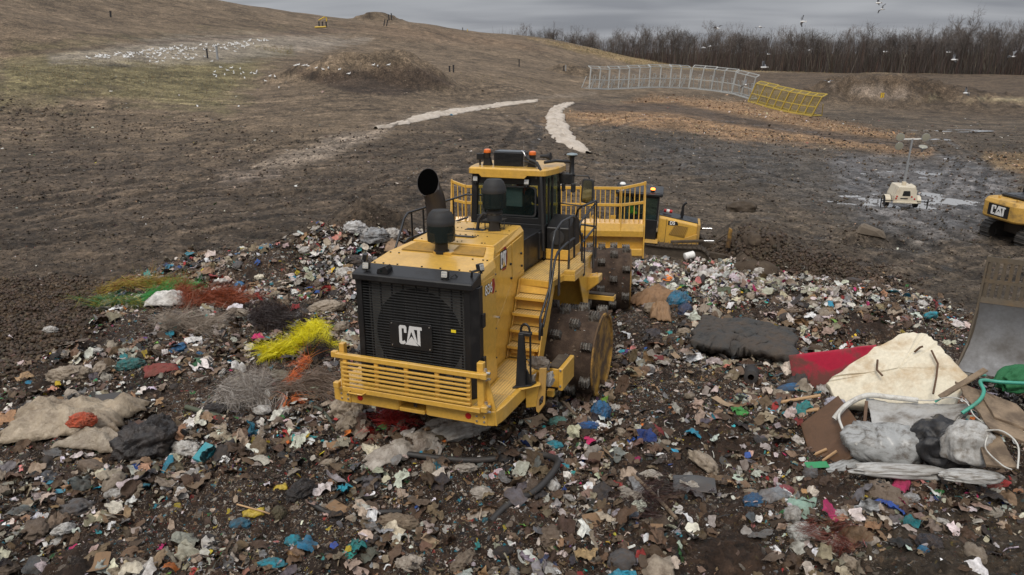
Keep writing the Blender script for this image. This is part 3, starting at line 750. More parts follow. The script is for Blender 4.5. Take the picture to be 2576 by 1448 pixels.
def scatter(name, pos, size, colors, temps, mat, tilt=0.35, sink=0.25, seed=1, squash=1.0):
    r = np.random.default_rng(seed); n = len(pos)
    which = r.integers(0, len(temps), n); Vs = []; Ts = []; Cs = []; off = 0
    Rm = rand_rot(r, n, tilt)
    for k, (V, T) in enumerate(temps):
        idx = np.nonzero(which == k)[0]
        if not len(idx): continue
        P = np.einsum('nij,vj->nvi', Rm[idx], V * [1, 1, squash]) * size[idx][:, None, None]
        lo = P[:, :, 2].min(1); hi = P[:, :, 2].max(1)
        P = P + pos[idx][:, None, :]
        P[:, :, 2] -= (lo + (hi - lo) * sink)[:, None]
        nv = len(V)
        Vs.append(P.reshape(-1, 3)); Ts.append((T[None] + (np.arange(len(idx)) * nv)[:, None, None] + off).reshape(-1, 3))
        c = np.repeat(colors[idx], nv, 0) * r.uniform(0.85, 1.12, (len(idx) * nv, 1)); Cs.append(np.c_[c, np.ones(len(c))]); off += nv * len(idx)
    m = fastmesh(name, np.concatenate(Vs), np.concatenate(Ts), mat, np.concatenate(Cs))
    o = link(name, m); o['kind'] = 'stuff'
    return o
def pick_colours(r, n, pal=PAL, jit=0.25, boost=None):
    w = np.array([p[0] for p in pal], float)
    if boost: w = w * np.array(boost)
    w /= w.sum(); k = r.choice(len(pal), n, p=w)
    c = np.array([p[1] for p in pal])[k]
    return np.clip(c * (1 + r.normal(0, jit, (n, 1))) * (1 + r.normal(0, 0.06, (n, 3))), 0.005, 0.85)
def _heap_pool(n, seed):
    """points on the waste heap, the same number per square metre everywhere in the picture"""
    r = np.random.default_rng(seed); out = []
    tot = 0
    while tot < n:
        k = 90000
        x = r.uniform(-22, 22, k); y = r.uniform(5.5, 28, k)
        k_ = (np.abs(x) < y * .76 + 1.5); x = x[k_]; y = y[k_]; k = len(x)
        z = height(x, y)
        px, py = to_px(x, y, z)
        vis = (px > -60) & (px < 2640) & (py < 1520)
        nf = fbm(x * 0.5 + 40, y * 0.5, 4)
        m = zmask(px, py, HEAP, 14, nf * 2.2)
        # thinner on the brown bank at the lower right
        br = zmask(px, py, [(2250, 1300), (2700, 1190), (2700, 1700), (2120, 1700), (2200, 1400)], 60, nf)
        dens = m * (1 - 0.72 * br) * (0.66 + 1.0 * np.clip(nf * 2.5, -.55, .6))
        dens *= 1 - 0.45 * zmask(px, py, [(1500, 1100), (1750, 1000), (1900, 1100), (1900, 1450), (1560, 1400)], 50, nf)
        keep = vis & (r.uniform(0, 1.15, k) < dens)
        P = np.c_[x, y, z][keep]; out.append(P); tot += len(P)
    return np.concatenate(out)[:n]
_pool = None; _used = 0
def heap_points(n, seed=0):
    """the next n points of one big random pool"""
    global _pool, _used
    if _pool is None or _used + n > len(_pool):
        _pool = _heap_pool(114000 if not globals().get('QUICK') else 8000, 31 + _used); _used = 0
    _used += n
    return _pool[_used - n:_used].copy()
def brightness_zone(P):
    """fresh, paler waste lies on the two far crests; the middle is torn and brown"""
    px, py = to_px(P[:, 0], P[:, 1], P[:, 2]); nf = fbm(P[:, 0], P[:, 1], 2)
    f = zmask(px, py, [(740, 690), (760, 600), (850, 560), (1010, 585), (1000, 640), (900, 760), (850, 700)], 30, nf)
    f = np.maximum(f, zmask(px, py, [(1590, 660), (1750, 650), (1960, 672), (2200, 760), (2050, 760), (1800, 740), (1600, 740)], 30, nf))
    return f
r_ = np.random.default_rng(11)
FILM2 = [t_film(2, r_) for _ in range(8)]; FILM3 = [t_film(3, r_) for _ in range(12)]; FILM6 = [t_film(6, r_) for _ in range(14)]
SHARD = [t_shard(r_) for _ in range(16)]; STRIP = [t_strip(r_) for _ in range(8)]; LUMP0 = [t_lump(1, r_) for _ in range(10)]; BOXES = [t_box(r_) for _ in range(8)]; STICK = [t_stick(r_) for _ in range(4)]
CRUMP = []
for _ in range(12):
    V_, T__ = t_film(8, r_); q_ = V_ * 2.6 + r_.uniform(0, 60, 3); V_ = V_.copy(); V_[:, 2] += .34 * ridged3(q_, 2) + .30 * (1 - V_[:, 0] ** 2 - V_[:, 1] ** 2); V_[:, :2] += .16 * np.stack([vnoise3(q_ + 7), vnoise3(q_ + 19)], 1); CRUMP.append((V_, T__))
_o = np.array([(1, 0, 0), (-1, 0, 0), (0, 1, 0), (0, -1, 0), (0, 0, 1), (0, 0, -.6)], float); _of = np.array([[0, 2, 4], [2, 1, 4], [1, 3, 4], [3, 0, 4], [2, 0, 5], [1, 2, 5], [3, 1, 5], [0, 3, 5]])
CLOD = [(_o * r_.uniform(.5, 1.1, (6, 1)) * [1, r_.uniform(.6, 1), .8] + r_.uniform(-.15, .15, (6, 3)), _of) for _ in range(8)]
PALc = np.array([p[1] for p in PAL]); 
def boosted(P, r):
    f = brightness_zone(P); base = pick_colours(r, len(P))
    pale = pick_colours(r, len(P), boost=[.3, .4, .7, 1.5, 2, 3.2, 3.4, .5, .8, 1.6, 1.2] + [1.1] * 11)
    m = r.uniform(0, 1, len(P)) < f * 0.85
    base[m] = pale[m]
    return base
def add_litter():
    r = np.random.default_rng(21)
    P = heap_points(42000, 31); s = 0.020 + 0.022 * r.pareto(3.0, len(P)).clip(0, 2)
    scatter('waste_crumbs', P, s, boosted(P, r), SHARD + FILM2 + STRIP[:4], M_LIT, 0.6, 0.10, 41)
    P = heap_points(34000, 32); s = 0.042 + 0.034 * r.pareto(2.8, len(P)).clip(0, 2.2)
    scatter('shredded_waste', P, s, boosted(P, r), FILM3 + SHARD[:8] + STRIP[:4] + STICK, M_LIT, 0.5, 0.15, 42)
    P = heap_points(5800, 33); s = 0.09 + 0.06 * r.pareto(2.6, len(P)).clip(0, 2.0)
    c = boosted(P, r)
    Q = heap_points(2200, 36); scatter('crumpled_waste', Q, r.uniform(.08, .22, len(Q)), boosted(Q, r), CRUMP, M_LIT, 0.4, 0.25, 47)
    scatter('mixed_waste', P, s, c, FILM6, M_LIT, 0.45, 0.2, 43)
    P = heap_points(22000, 35); P = P[brightness_zone(P) > .5]; P = np.concatenate([P, P + r.uniform(-.25, .25, P.shape) * [1, 1, 0]])[:6000]; P[:, 2] = height(P[:, 0], P[:, 1]); s = 0.07 + 0.05 * r.pareto(2.6, len(P)).clip(0, 2.0); P[:, 2] += r.uniform(0, .10, len(P))
    scatter('crest_waste', P, s, pick_colours(r, len(P), boost=[.25, .4, .7, 1.5, 2, 3.4, 3.8, .6, .9, 1.8, 1.2] + [1.3] * 11), FILM3 + SHARD[:4] + FILM6[:5], M_LIT, 0.6, 0.05, 46)
    # soil clods between the waste and on the torn bank at the left
    P = heap_points(5000, 34); s = r.uniform(0.02, 0.07, len(P))
    scatter('soil_clods', P, s, pick_colours(r, len(P), [(3, (0.045, 0.026, 0.017)), (1, (0.08, 0.05, 0.03))]), CLOD, M_LIT, 0.6, 0.3, 44)
if not globals().get("QUICK"): add_litter()
def band_points(n, poly, seed, Dmax=300, smooth=20):
    r = np.random.default_rng(seed); xs = [p[0] for p in poly]; ys = [p[1] for p in poly]
    Q = []
    for _ in range(12):
        px = r.uniform(min(xs), max(xs), n * 3); py = r.uniform(min(ys), max(ys), n * 3)
        m = sdist(px, py, poly) + r.normal(0, smooth, len(px)) < 0
        Q.append(np.c_[px, py][m])
        if sum(map(len, Q)) > n: break
    Q = np.concatenate(Q)[:n]
    return march(Q[:, 0], Q[:, 1])
def march(px, py):
    th = rad(PITCH); a = (px - 1288) / FPX; b = (724 - py) / FPX
    dx = a; dy = math.cos(th) + b * math.sin(th); dz = -math.sin(th) + b * math.cos(th); h = np.hypot(dx, dy)
    Ds = np.exp(np.linspace(math.log(6), math.log(420), 170)); best = np.full(len(px), np.nan); prev = None
    for D in Ds:
        g = CAM_H + dz / h * D - height(dx / h * D, dy / h * D, False)
        if prev is not None:
            c = np.isnan(best) & (g < 0)
            best[c] = (pd + (D - pd) * prev / (prev - g + 1e-9))[c]
        prev = g; pd = D
    ok = ~np.isnan(best); best = best[ok]; x = (dx / h)[ok] * best; y = (dy / h)[ok] * best
    return np.c_[x, y, height(x, y)]
def add_far_litter():
    r = np.random.default_rng(51)
    P = band_points(3800, [(-20, 170), (600, 200), (1300, 260), (2600, 300), (2600, 640), (1600, 640), (1000, 560), (250, 720), (-20, 900)], 61)
    D = np.hypot(P[:, 0], P[:, 1]); s = D * 0.00085 * (0.5 + r.pareto(2.5, len(P)).clip(0, 3))
    scatter('blown_litter', P, s, pick_colours(r, len(P), boost=[.5, .8, 1, 2, 2, 3, 3.5, .5, 1, 1, 1] + [1.2] * 11), FILM2 + SHARD, M_LIT, 0.3, 0.1, 62)
    # wood chips
    chips = []
    for poly, n in (([(1370, 300), (1500, 265), (1660, 270), (1900, 300), (2150, 345), (2350, 375), (2330, 395), (2050, 365), (1800, 345), (1640, 320), (1480, 310)], 9000),
                    ([(1640, 240), (1900, 262), (2060, 300), (2300, 345), (2200, 350), (1950, 310), (1700, 268), (1560, 262)], 7000),
                    ([(2480, 385), (2640, 390), (2640, 470), (2500, 420), (2470, 400)], 1500), ([(1400, 290), (2300, 380), (2100, 420), (1500, 340)], 1500)):
        chips.append(band_points(n, poly, 70 + n, smooth=7))
    P = np.concatenate(chips); px, py = to_px(P[:, 0], P[:, 1], P[:, 2]); P = P[zmask(px, py, [(1420, 258), (1700, 260), (2000, 316), (2350, 368), (2330, 384), (2000, 342), (1660, 288), (1450, 284)], 3, 0 * px) < .5]; D = np.hypot(P[:, 0], P[:, 1]); s = D * 0.0010 * (0.5 + r.pareto(3, len(P)).clip(0, 2))
    c = pick_colours(r, len(P), [(4, (0.34, 0.20, 0.10)), (3, (0.46, 0.31, 0.18)), (3, (0.14, 0.085, 0.05)), (1, (0.60, 0.46, 0.32)), (.25, (0.7, 0.68, 0.65))])
    scatter('wood_chips', P, s, c, SHARD, M_LIT, 0.5, 0.1, 63)
    P = band_points(3500, [(-20, 700), (230, 700), (270, 760), (210, 850), (60, 950), (-20, 990)], 66, smooth=14)
    scatter('bank_clods', P, r.uniform(.02, .09, len(P)), pick_colours(r, len(P), [(3, (0.062, 0.040, 0.024)), (1, (0.10, 0.066, 0.04))]), CLOD, M_LIT, 0.6, 0.3, 67)
    P = band_points(2500, [(1760, 620), (1950, 600), (2200, 680), (2330, 730), (2200, 740), (1900, 690)], 68, smooth=14)
    scatter('bank_clods', P, r.uniform(.03, .12, len(P)), pick_colours(r, len(P), [(3, (0.055, 0.038, 0.025)), (1, (0.09, 0.062, 0.04))]), CLOD, M_LIT, 0.6, 0.3, 69)
    # clods on the graded mud
    P = band_points(30000, [(-20, 250), (800, 330), (1500, 330), (2600, 330), (2600, 800), (1600, 660), (1000, 560), (250, 720), (-20, 1000)], 64, smooth=10)
    D = np.hypot(P[:, 0], P[:, 1]); s = D * 0.0009 * (0.4 + r.pareto(2.4, len(P)).clip(0, 2.5))
    scatter('mud_clods', P, s, pick_colours(r, len(P), [(4, (0.045, 0.034, 0.024)), (2, (0.09, 0.068, 0.047)), (1, (0.15, 0.115, 0.08))]), CLOD, M_LIT, 0.6, 0.3, 65)
if not globals().get("QUICK"): add_far_litter()
# ------------------------------------------------------------------ landfill compactor (machine axes: x right, y forward, z up; rear bumper at y = 0)
CP_T = Vector((-1.577, 10.267, 0.0))
def _rot(yaw, pit, rol):
    cy, sy, cp, sp, cr_, sr = math.cos(yaw), math.sin(yaw), math.cos(pit), math.sin(pit), math.cos(rol), math.sin(rol)
    return Matrix(((cy, -sy, 0), (sy, cy, 0), (0, 0, 1))) @ Matrix(((1, 0, 0), (0, cp, -sp), (0, sp, cp))) @ Matrix(((cr_, 0, sr), (0, 1, 0), (-sr, 0, cr_)))
CPM = Matrix.Translation(CP_T) @ _rot(rad(-21.03), rad(-1.59), rad(-0.95)).to_4x4()
cp = thing('landfill_compactor', 'large yellow landfill compactor with black radiator grille and steel drums driving over the waste', 'compactor', CPM)
# logo letters as polygons in a unit box 1 wide, 0.76 high
def logo_letters(w, h, tri=True, depth=0.006):
    g = G()
    def pl(pts):
        g.loft([[(x * w, -depth, z * h) for x, z in pts], [(x * w, 0.0, z * h) for x, z in pts]])
    # C
    pl([(.05,1),(.27,1),(.33,.93),(.33,.62),(.22,.62),(.22,.84),(.12,.84),(.12,.0 + .16),(.17,.16),(.22,.22),(.28,.10),(.20,0),(.06,0),(0,.08),(0,.92)])
    # A (two legs and a roof)
    pl([(.46,1),(.62,1),(.80,.10),(.68,.24),(.54,.72),(.44,.36),(.32,.10)])
    # T
    pl([(.62,1),(1.0,1),(1.0,.84),(.92,.84),(.92,0),(.80,.10),(.80,.84),(.65,.84)])
    if tri:
        pl([(.54,.46),(.80,.04),(.84,0),(.24,0),(.28,.06)])
    return g
def logo_triangle(w, h, depth=0.006):
    g = G(); pts = [(.54,.44),(.80,.06),(.28,.06)]
    g.loft([[(x * w, -depth, z * h) for x, z in pts], [(x * w, 0.0, z * h) for x, z in pts]]); return g

def rsect(poly, r=0.08, n=4):
    """round the corners of a plan polygon"""
    out = []
    k = len(poly)
    for i in range(k):
        p0 = Vector(poly[i - 1]); p = Vector(poly[i]); p1 = Vector(poly[(i + 1) % k])
        a = (p0 - p); b = (p1 - p); ra = min(r, a.length * .45, b.length * .45)
        A_ = p + a.normalized() * ra; B_ = p + b.normalized() * ra
        for j in range(n + 1):
            t = j / n; q = A_ * (1 - t) ** 2 + p * 2 * t * (1 - t) + B_ * t * t
            out.append((q.x, q.y))
    return out
# --- rear counterweight / walkway
g = G()
g.prism(rsect([(.24, 0), (1.42, 0), (1.47, .25), (1.50, 1.10), (1.50, 2.15), (.75, 2.15), (.24, 2.1)], .10), 'z', .86, 1.10)
g.prism(rsect([(-1.42, 0), (-.19, 0), (-.19, 2.1), (-1.47, 2.15), (-1.47, .3)], .10), 'z', .86, 1.10)
g.box(-.20, .25, 0.0, .3, 1.045, 1.10); g.box(-.20, .25, 0.0, .3, .86, .925); g.box(-.2, .25, .3, 2.0, .86, 1.10)
bumper = g.obj('rear_bumper', M_YEL, cp, .012)
g = G(); g.cyl((.03, .12, .92), (.03, .12, 1.06), .03); g.obj('tow_pin', M_STEEL, cp)
for x in (-.9, .99):
    G().lathe([(.045, -.012), (.05, 0.0), (.05, .01)], (x, 0, .975), 20, 'y').obj('reflector', M_RED, cp, smooth=40)
for x in (-1.17, 1.20):
    g = G(); g.box(x - .10, x + .10, -.018, 0.001, .865, 1.09); br = g.obj('hinge_plate', M_YEL, cp, .004)
    for dx in (-.06, .06):
        for z in (.93, 1.01): G().cyl((x + dx, -.02, z), (x + dx, -.035, z), .017, n=6).obj('bolt', M_CHROME, br)
# punched walkway plates
for (x0, x1, y0, y1) in ((1.02, 1.40, .08, .62), (1.02, 1.42, .64, 1.22), (.82, 1.44, 1.24, 2.03), (-1.40, -1.07, .06, .9)):
    G().box(x0, x1, y0, y1, 1.10, 1.108).obj('walkway_plate', M_PERF, cp, .003)
# --- rear guard gate
gate = G()
gate.box(-1.22, 1.28, -.15, -.07, 1.665, 1.745); gate.box(-1.12, 1.25, -.15, -.07, 1.115, 1.20)
gate_o = gate.obj('radiator_guard', M_YEL, cp, .01)
for x in (-1.06, -.50, .02, .54, 1.06):
    G().box(x - .035, x + .035, -.125, -.085, 1.20, 1.665).obj('guard_upright', M_YEL, gate_o, .006)
for i in range(6):
    z = 1.605 - i * .072
    G().box(-1.10, 1.10, -.165, -.125, z - .016, z + .016).obj('guard_slat', M_YEL, gate_o, .005)
G().tube([(-.98, -.15, 1.15), (-.97, -.22, 1.14), (-.72, -.22, 1.14), (-.70, -.15, 1.15)], .014, 8).obj('guard_handle', M_YEL, gate_o, smooth=60)
for x, w_ in ((-1.15, .045), (1.22, .052)):
    G().box(x - w_, x + w_, -.06, .04, 1.10, 1.88).obj('guard_post', M_YEL, cp, .008)
for z in (1.19, 1.71):
    g = G(); g.box(1.26, 1.36, -.16, .02, z - .045, z + .045); hb_ = g.obj('guard_hinge', M_YEL, cp, .01)
    for dz in (.075, -.07):
        G().cyl((1.31, -.06, z + dz - .02), (1.31, -.06, z + dz + .02), .026, n=8).obj('bolt', M_CHROME, hb_)
        G().cyl((1.34, -.10, z + dz * .6), (1.40, -.10, z + dz * .6), .02, n=6).obj('bolt', M_CHROME, hb_)
    g = G(); g.box(-1.30, -1.20, -.14, -.05, z - .05, z + .05); g.obj('guard_latch', M_YEL, cp, .01)
g = G(); g.prism([(1.24, .86), (1.44, .86), (1.42, 1.12), (1.30, 1.62), (1.27, 1.62)], 'y', .04, .07); g.obj('guard_stay', M_YEL, cp, .005)
# --- radiator housing
g = G()
g.box(-1.03, -.93, .28, .50, 1.105, 2.87); g.box(.83, .93, .28, .50, 1.105, 2.87)
g.prism([(.93, .28), (1.02, .42), (1.02, .56), (.93, .56)], 'z', 1.105, 2.87)
g.box(-.93, .83, .30, .50, 1.105, 1.16); g.box(-.93, .83, .30, .5, 2.83, 2.87)
rh = g.obj('radiator_housing', M_BLK, cp, .008)
g = G(); g.prism([(.20, 2.87), (.20, 2.965), (.24, 2.985), (.56, 3.065), (.56, 2.87)], 'x', -1.04, 1.0); g.obj('housing_cap', M_BLK, cp, .012)
M_RAD = paint('radiator_core', (0.010, 0.010, 0.010), 0.55, (0.05, 0.045, 0.04), 0.5, 5, bump=0.3)
M_SHR = paint('fan_shroud', (0.13, 0.125, 0.115), 0.5, (0.07, 0.06, 0.05), 0.4, 5, bump=0.1)
g = G(); g.box(-.93, .83, .47, .50, 1.12, 2.86); g.obj('radiator_core', M_RAD, cp)
n = 40; ring = [(.76 * math.cos(2 * math.pi * k / n) - .04, .455, .76 * math.sin(2 * math.pi * k / n) + 1.98) for k in range(n)]
sq = []
for k in range(n):
    a = 2 * math.pi * k / n; c_, s_ = math.cos(a), math.sin(a); q = .86 / max(abs(c_), abs(s_))
    sq.append((max(-.92, min(.82, q * c_ - .04)), .455, max(1.16, min(2.83, q * s_ + 1.98))))
g = G(); g.loft([ring, sq], cap=False); g.loft([[(x, y + .012, z) for x, y, z in sq], [(x, y + .012, z) for x, y, z in ring]], cap=False)
g.obj('fan_shroud', M_SHR, cp)
grille = G()
for x in (-.80, -.62, -.42, -.22, .0, .20, .40, .60, .76): grille.box(x - .012, x + .012, .335, .352, 1.16, 2.83)
grille_o = grille.obj('grille', M_BLK, cp)
M_SLAT = paint('grille_slat', (0.028, 0.029, 0.030), 0.35, (0.08, 0.07, 0.06), 0.4, 9, bump=0.0)
sg = G(); sg.prism([(.300, -.004), (.300, .003), (.313, .008), (.315, .001)], 'x', -.92, .82)
sm = sg.mesh('grille_slat'); sm.materials.append(M_SLAT)
for i in range(37):
    link('grille_slat', sm, grille_o, M=Matrix.Translation((0, 0, 1.19 + i * .0445)))
g = G(); g.prism(rsect([(-.46, 1.80), (.28, 1.80), (.28, 2.24), (-.46, 2.24)], .04), 'y', .278, .296); lp = g.obj('name_plate', M_BLK, cp, .004)
lg = logo_letters(.40, .31); lg.obj('plate_letters', paint('silver_decal', (0.62, 0.62, 0.62), 0.35, (0.3, 0.28, 0.25), 0.1, 9, bump=0), lp, M=Matrix.Translation((-.29, .277, 1.875)))
for x in (-.42, .24):
    for z in (1.84, 2.20): G().cyl((x, .278, z), (x, .270, z), .012, n=8).obj('rivet', M_CHROME, lp)
G().box(.60, .68, .294, .300, 2.16, 2.205).obj('warning_label', paint('warning_yellow', (0.8, 0.62, 0.03), 0.4, amount=.1, bump=0), cp)
def work_light(x, y, z, rz=0, M0=None, cable=True, cam_=False, parent=None):
    M = Matrix.Translation((x, y, z)) @ Matrix.Rotation(rad(rz), 4, 'Z') @ Matrix.Rotation(rad(-12), 4, 'X')
    if M0 is not None: M = M0 @ M
    g = G(); g.prism(rsect([(-.055, -.055), (.055, -.055), (.055, .055), (-.055, .055)], .015), 'y', -.02, .05); g.box(-.012, .012, -.01, .03, -.10, -.05); g.box(-.06, .06, -.01, .02, -.075, -.06)
    b_ = g.obj('work_light', M_BLK, parent or cp, .004, M=M)
    G().prism(rsect([(-.045, -.045), (.045, -.045), (.045, .045), (-.045, .045)], .012), 'y', -.026, -.0205).obj('lens', paint('lamp_lens', (0.55, 0.53, 0.47), 0.15, amount=.1, bump=0), b_)
    gg = G()
    for i in (-1, 0, 1):
        for j in (-.5, .5): gg.box(i * .028 - .009, i * .028 + .009, -.030, -.0265, j * .04 - .012, j * .04 + .012)
    gg.obj('reflector_cells', M_CHROME, b_)
    return b_
work_light(-.82, .28, 3.09, 8); work_light(.53, .28, 3.07, 4)
work_light(-1.0, .52, 3.16, -70); work_light(1.02, .50, 3.17, 75)
G().tube([(.60, .32, 3.02), (.66, .36, 3.06), (.70, .40, 3.0)], .012, 6).obj('lamp_cable', M_RUB, cp)
G().tube([(.90, .42, 3.02), (.93, .38, 3.12), (1.0, .46, 3.13)], .02, 6).obj('lamp_arm', M_BLK, cp)
G().tube([(-.93, .44, 3.02), (-1.0, .46, 3.12)], .02, 6).obj('lamp_arm', M_BLK, cp)
g = G(); g.prism([(-.62, 2.99), (-.42, 2.99), (-.42, 3.07), (-.46, 3.12), (-.60, 3.06)], 'y', .24, .40); cb = g.obj('rear_camera', M_BLK, cp, .006)
G().cyl((-.53, .235, 3.035), (-.53, .228, 3.035), .018).obj('camera_lens', M_GLASS, cb)
# --- yellow engine enclosure
g = G()
sec = lambda y, xb, xt, zs, zt, zb=1.105: [(-xb, y, zb), (xb, y, zb), (xb, y, zs), (xt, y, zt), (-xt, y, zt), (-xb, y, zs)]
g.loft([sec(.56, .985, .93, 2.93, 3.055), sec(1.20, .975, .93, 3.0, 3.125)]); rear_shell = g.obj('rear_engine_panel', M_YEL, cp, .012)
g = G(); g.loft([sec(1.208, .975, .93, 3.0, 3.120), sec(1.40, .80, .86, 3.05, 3.150), sec(1.66, .79, .765, 3.09, 3.20)])
g.obj('louver_deck', M_YEL, cp, .006)
g = G(); g.loft([sec(1.668, .78, .74, 3.09, 3.225), sec(3.06, .76, .70, 3.21, 3.30)]); hood = g.obj('engine_hood', M_YEL, cp, .012)
g = G(); g.loft([[(x, y, 1.105) for x, y in ((-.78, 1.4), (.78, 1.4), (.78, 2.9), (-.78, 2.9))], [(x, y, 2.5) for x, y in ((-.775, 1.4), (.775, 1.4), (.775, 3.05), (-.775, 3.05))]]); g.obj('lower_engine_frame', M_YEL, cp, .01)
# seam lines and hinged doors on the right flank
for (y0, y1, zl0, zl1, zt0, zt1) in ((1.46, 2.34, 1.75, 2.44, 3.03, 3.12), (2.37, 2.86, 2.47, 2.54, 3.125, 3.17)):
    g = G(); g.loft([[(.785, y0, zl0), (.785, y1, zl1), (.785, y1, zt1), (.785, y0, zt0)], [(.803, y0, zl0), (.803, y1, zl1), (.803, y1, zt1), (.803, y0, zt0)]])
    d_ = g.obj('engine_door', M_YEL, cp, .006)
    for (y, z) in ((y1 - .08, (zl1 + zt1) / 2), (y1 - .05, zl1 + .08)):
        G().cyl((.803, y, z), (.83, y, z), .022, n=10).obj('door_latch', M_BLK, d_)
g = G(); g.prism([(1.46, 1.15), (2.0, 1.15), (2.34, 2.42), (1.46, 1.72)], 'x', .785, .797); g.obj('flank_panel', M_YEL, cp, .005)
g = G(); g.box(.985, .992, .60, 1.15, 1.14, 2.90); g.obj('rear_side_door', M_YEL, cp, .004)
for z in (1.5, 2.0, 2.62, 2.9): G().cyl((.99, 1.13, z), (1.005, 1.13, z), .014, n=8).obj('bolt', M_STEEL, cp)
G().cyl((.985, 1.16, 2.18), (1.04, 1.16, 2.18), .022, n=8).obj('drain_plug', M_CHROME, cp)
for z in (1.62, 2.32): G().box(1.015, 1.045, .50, .60, z - .11, z + .11).obj('door_hinge', M_BLK, cp, .004)
for (x, y, s_) in ((.03, 0, 0),): pass
M_LOUV = paint('louver_gap', (0.22, 0.125, 0.02), 0.6, amount=.2, bump=0)
for x0, x1 in ((-.74, -.16), (.16, .74)):
    lo = G(); zz = lambda y: 3.128 + (y - 1.22) * (3.20 - 3.128) / .44
    lo.loft([[(x0, 1.25, zz(1.25)), (x1, 1.25, zz(1.25)), (x1 * (.86 if x1 > .5 else 1), 1.60, zz(1.60)), (x0 * (.86 if x0 < -.5 else 1), 1.60, zz(1.60))], [(x0, 1.25, zz(1.25) + .008), (x1, 1.25, zz(1.25) + .008), (x1 * (.86 if x1 > .5 else 1), 1.60, zz(1.60) + .008), (x0 * (.86 if x0 < -.5 else 1), 1.60, zz(1.60) + .008)]])
    lp_ = lo.obj('louver_panel', M_LOUV, cp)
    for k in range(13):
        y = 1.265 + k * .026; f_ = 1 - .14 * (y - 1.25) / .35
        G().box(x0 * (f_ if x0 < -.5 else 1), x1 * (f_ if x1 > .5 else 1), y, y + .015, zz(y) + .008, zz(y) + .02).obj('louver', M_YELX, lp_)
g = G()
for k in range(46):
    y = rng.choice([1.76, 2.18, 2.62, 2.98]) + rng.uniform(-.02, .02); x = rng.uniform(-.66, .66); z = 3.225 + (y - 1.668) * (.075 / 1.392)
    g.cyl((x, y, z - .01), (x, y, z + .010), .012, n=7)
for x in (-.86, -.70, -.45, -.02, .3, .62, .80, .87):
    for y in (.60, 1.10):
        if abs(x) > .6 or y < .7: g.cyl((x, y, 3.0), (x, y, 3.068 + (y - .56) * .109), .016, n=8)
hb = g.obj('hood_bolts', M_BLK, cp)
hb['kind'] = 'stuff'
G().box(-.74, .72, 2.395, 2.400, 3.262, 3.268, M=Matrix.Rotation(0, 4, 'X')).obj('hood_seam', M_BLK, cp)
# side decals
def flank(x, y, z): return Matrix.Translation((x, y, z)) @ Matrix.Rotation(rad(90), 4, 'Z')
g = logo_letters(.30, .34, False, .004); dec = None
bk = G(); bk.prism([(-.02, -.05), (.34, -.05), (.40, .12), (.40, .30), (.34, .40), (-.02, .40)], 'y', -.002, .0); bk = G()
bk.prism([(.10, -.07), (.30, -.07), (.38, .10), (.38, .30), (.30, .42), (.18, .42)], 'y', .0, .003); dr = bk.obj('logo_shield', M_DECR, cp, M=flank(.8065, 1.82, 2.80) @ Matrix.Scale(.80, 4))
bk = G(); bk.prism([(-.03, -.02), (.30, -.02), (.335, .30), (.335, .37), (-.03, .37)], 'y', -.003, -.0005); bk.obj('logo_backing', M_BLK, dr)
l_ = logo_letters(.30, .34, False, .004); l_.obj('logo_letters', M_WHITE, dr, M=Matrix.Translation((0, -.003, 0)))
t_ = logo_triangle(.30, .34, .006); t_.obj('logo_triangle', M_YEL, dr, M=Matrix.Translation((0, -.003, 0)))
bk = G(); bk.prism([(.20, -.12), (.26, -.11), (.31, .0), (.28, .12), (.20, .12)], 'y', .0, .003); dr = bk.obj('number_shield', M_DECR, cp, M=flank(.994, .80, 2.73))
tm = text_mesh('836', .23, .0015, .009, .86, 'number_outline'); tm.materials.append(M_BLK)
link('number_outline', tm, dr, M=Matrix.Rotation(rad(90), 4, 'X') @ Matrix.Translation((.04, 0, .002)))
tm = text_mesh('836', .23, .0015, .001, .86, 'number_digits'); tm.materials.append(M_WHITE)
link('number_digits', tm, dr, M=Matrix.Rotation(rad(90), 4, 'X') @ Matrix.Translation((.04, 0, .006)))
# --- air intakes with dust bowls
def precleaner(x, y, zb, zt, rr, stack=False):
    h = zt - zb
    top = zt
    g = G(); g.lathe([(0.02, top + .0), (rr * .62, top - .005), (rr * .66, top - .02), (rr * .80, top - .05), (rr * .93, top - .12), (rr * .95, top - .15), (rr, top - .17), (rr, top - .22), (rr * .985, top - .24)], (x, y, 0), 32)
    root = g.obj('precleaner_dome', M_RUB, cp, smooth=35)
    G().lathe([(rr * .98, top - .24), (rr * 1.0, top - .36), (rr * .98, top - .50), (rr * .62, top - .54)], (x, y, 0), 32, cap=False).obj('dust_bowl', M_MESHB, root, smooth=50)
    G().lathe([(rr * .80, top - .25), (rr * .80, top - .36), (rr * .5, top - .37)], (x, y, 0), 24).obj('vane_ring', M_RUB, root, smooth=40)
    return root, top - .5
r0, _ = precleaner(-.01, 1.28, 3.14, 3.84, .23)
G().cyl((-.01, 1.28, 3.10), (-.01, 1.28, 3.56), .105, n=24).obj('intake_pipe', M_BLK, r0, smooth=40)
G().lathe([(.108, 0), (.112, .01), (.112, .03), (.108, .04)], (-.01, 1.28, 3.46), 24).obj('pipe_clamp', M_STEEL, r0)
G().prism(rsect([(-.14, 1.20), (.20, 1.20), (.20, 1.58), (-.14, 1.58)], .04), 'z', 3.12, 3.165).obj('pipe_flange', M_YEL, cp, .005)
G().lathe([(.125, 0), (.125, .012)], (-.01, 1.28, 3.165), 24).obj('pipe_grommet', M_RUB, cp)
g = G(); g.prism([(-.26, 2.02), (.22, 2.02), (.26, 2.10), (-.24, 2.10)], 'z', 3.24, 3.262); g.obj('pipe_bracket', M_BLK, cp)
r1, _ = precleaner(.34, 2.70, 3.3, 4.17, .215)
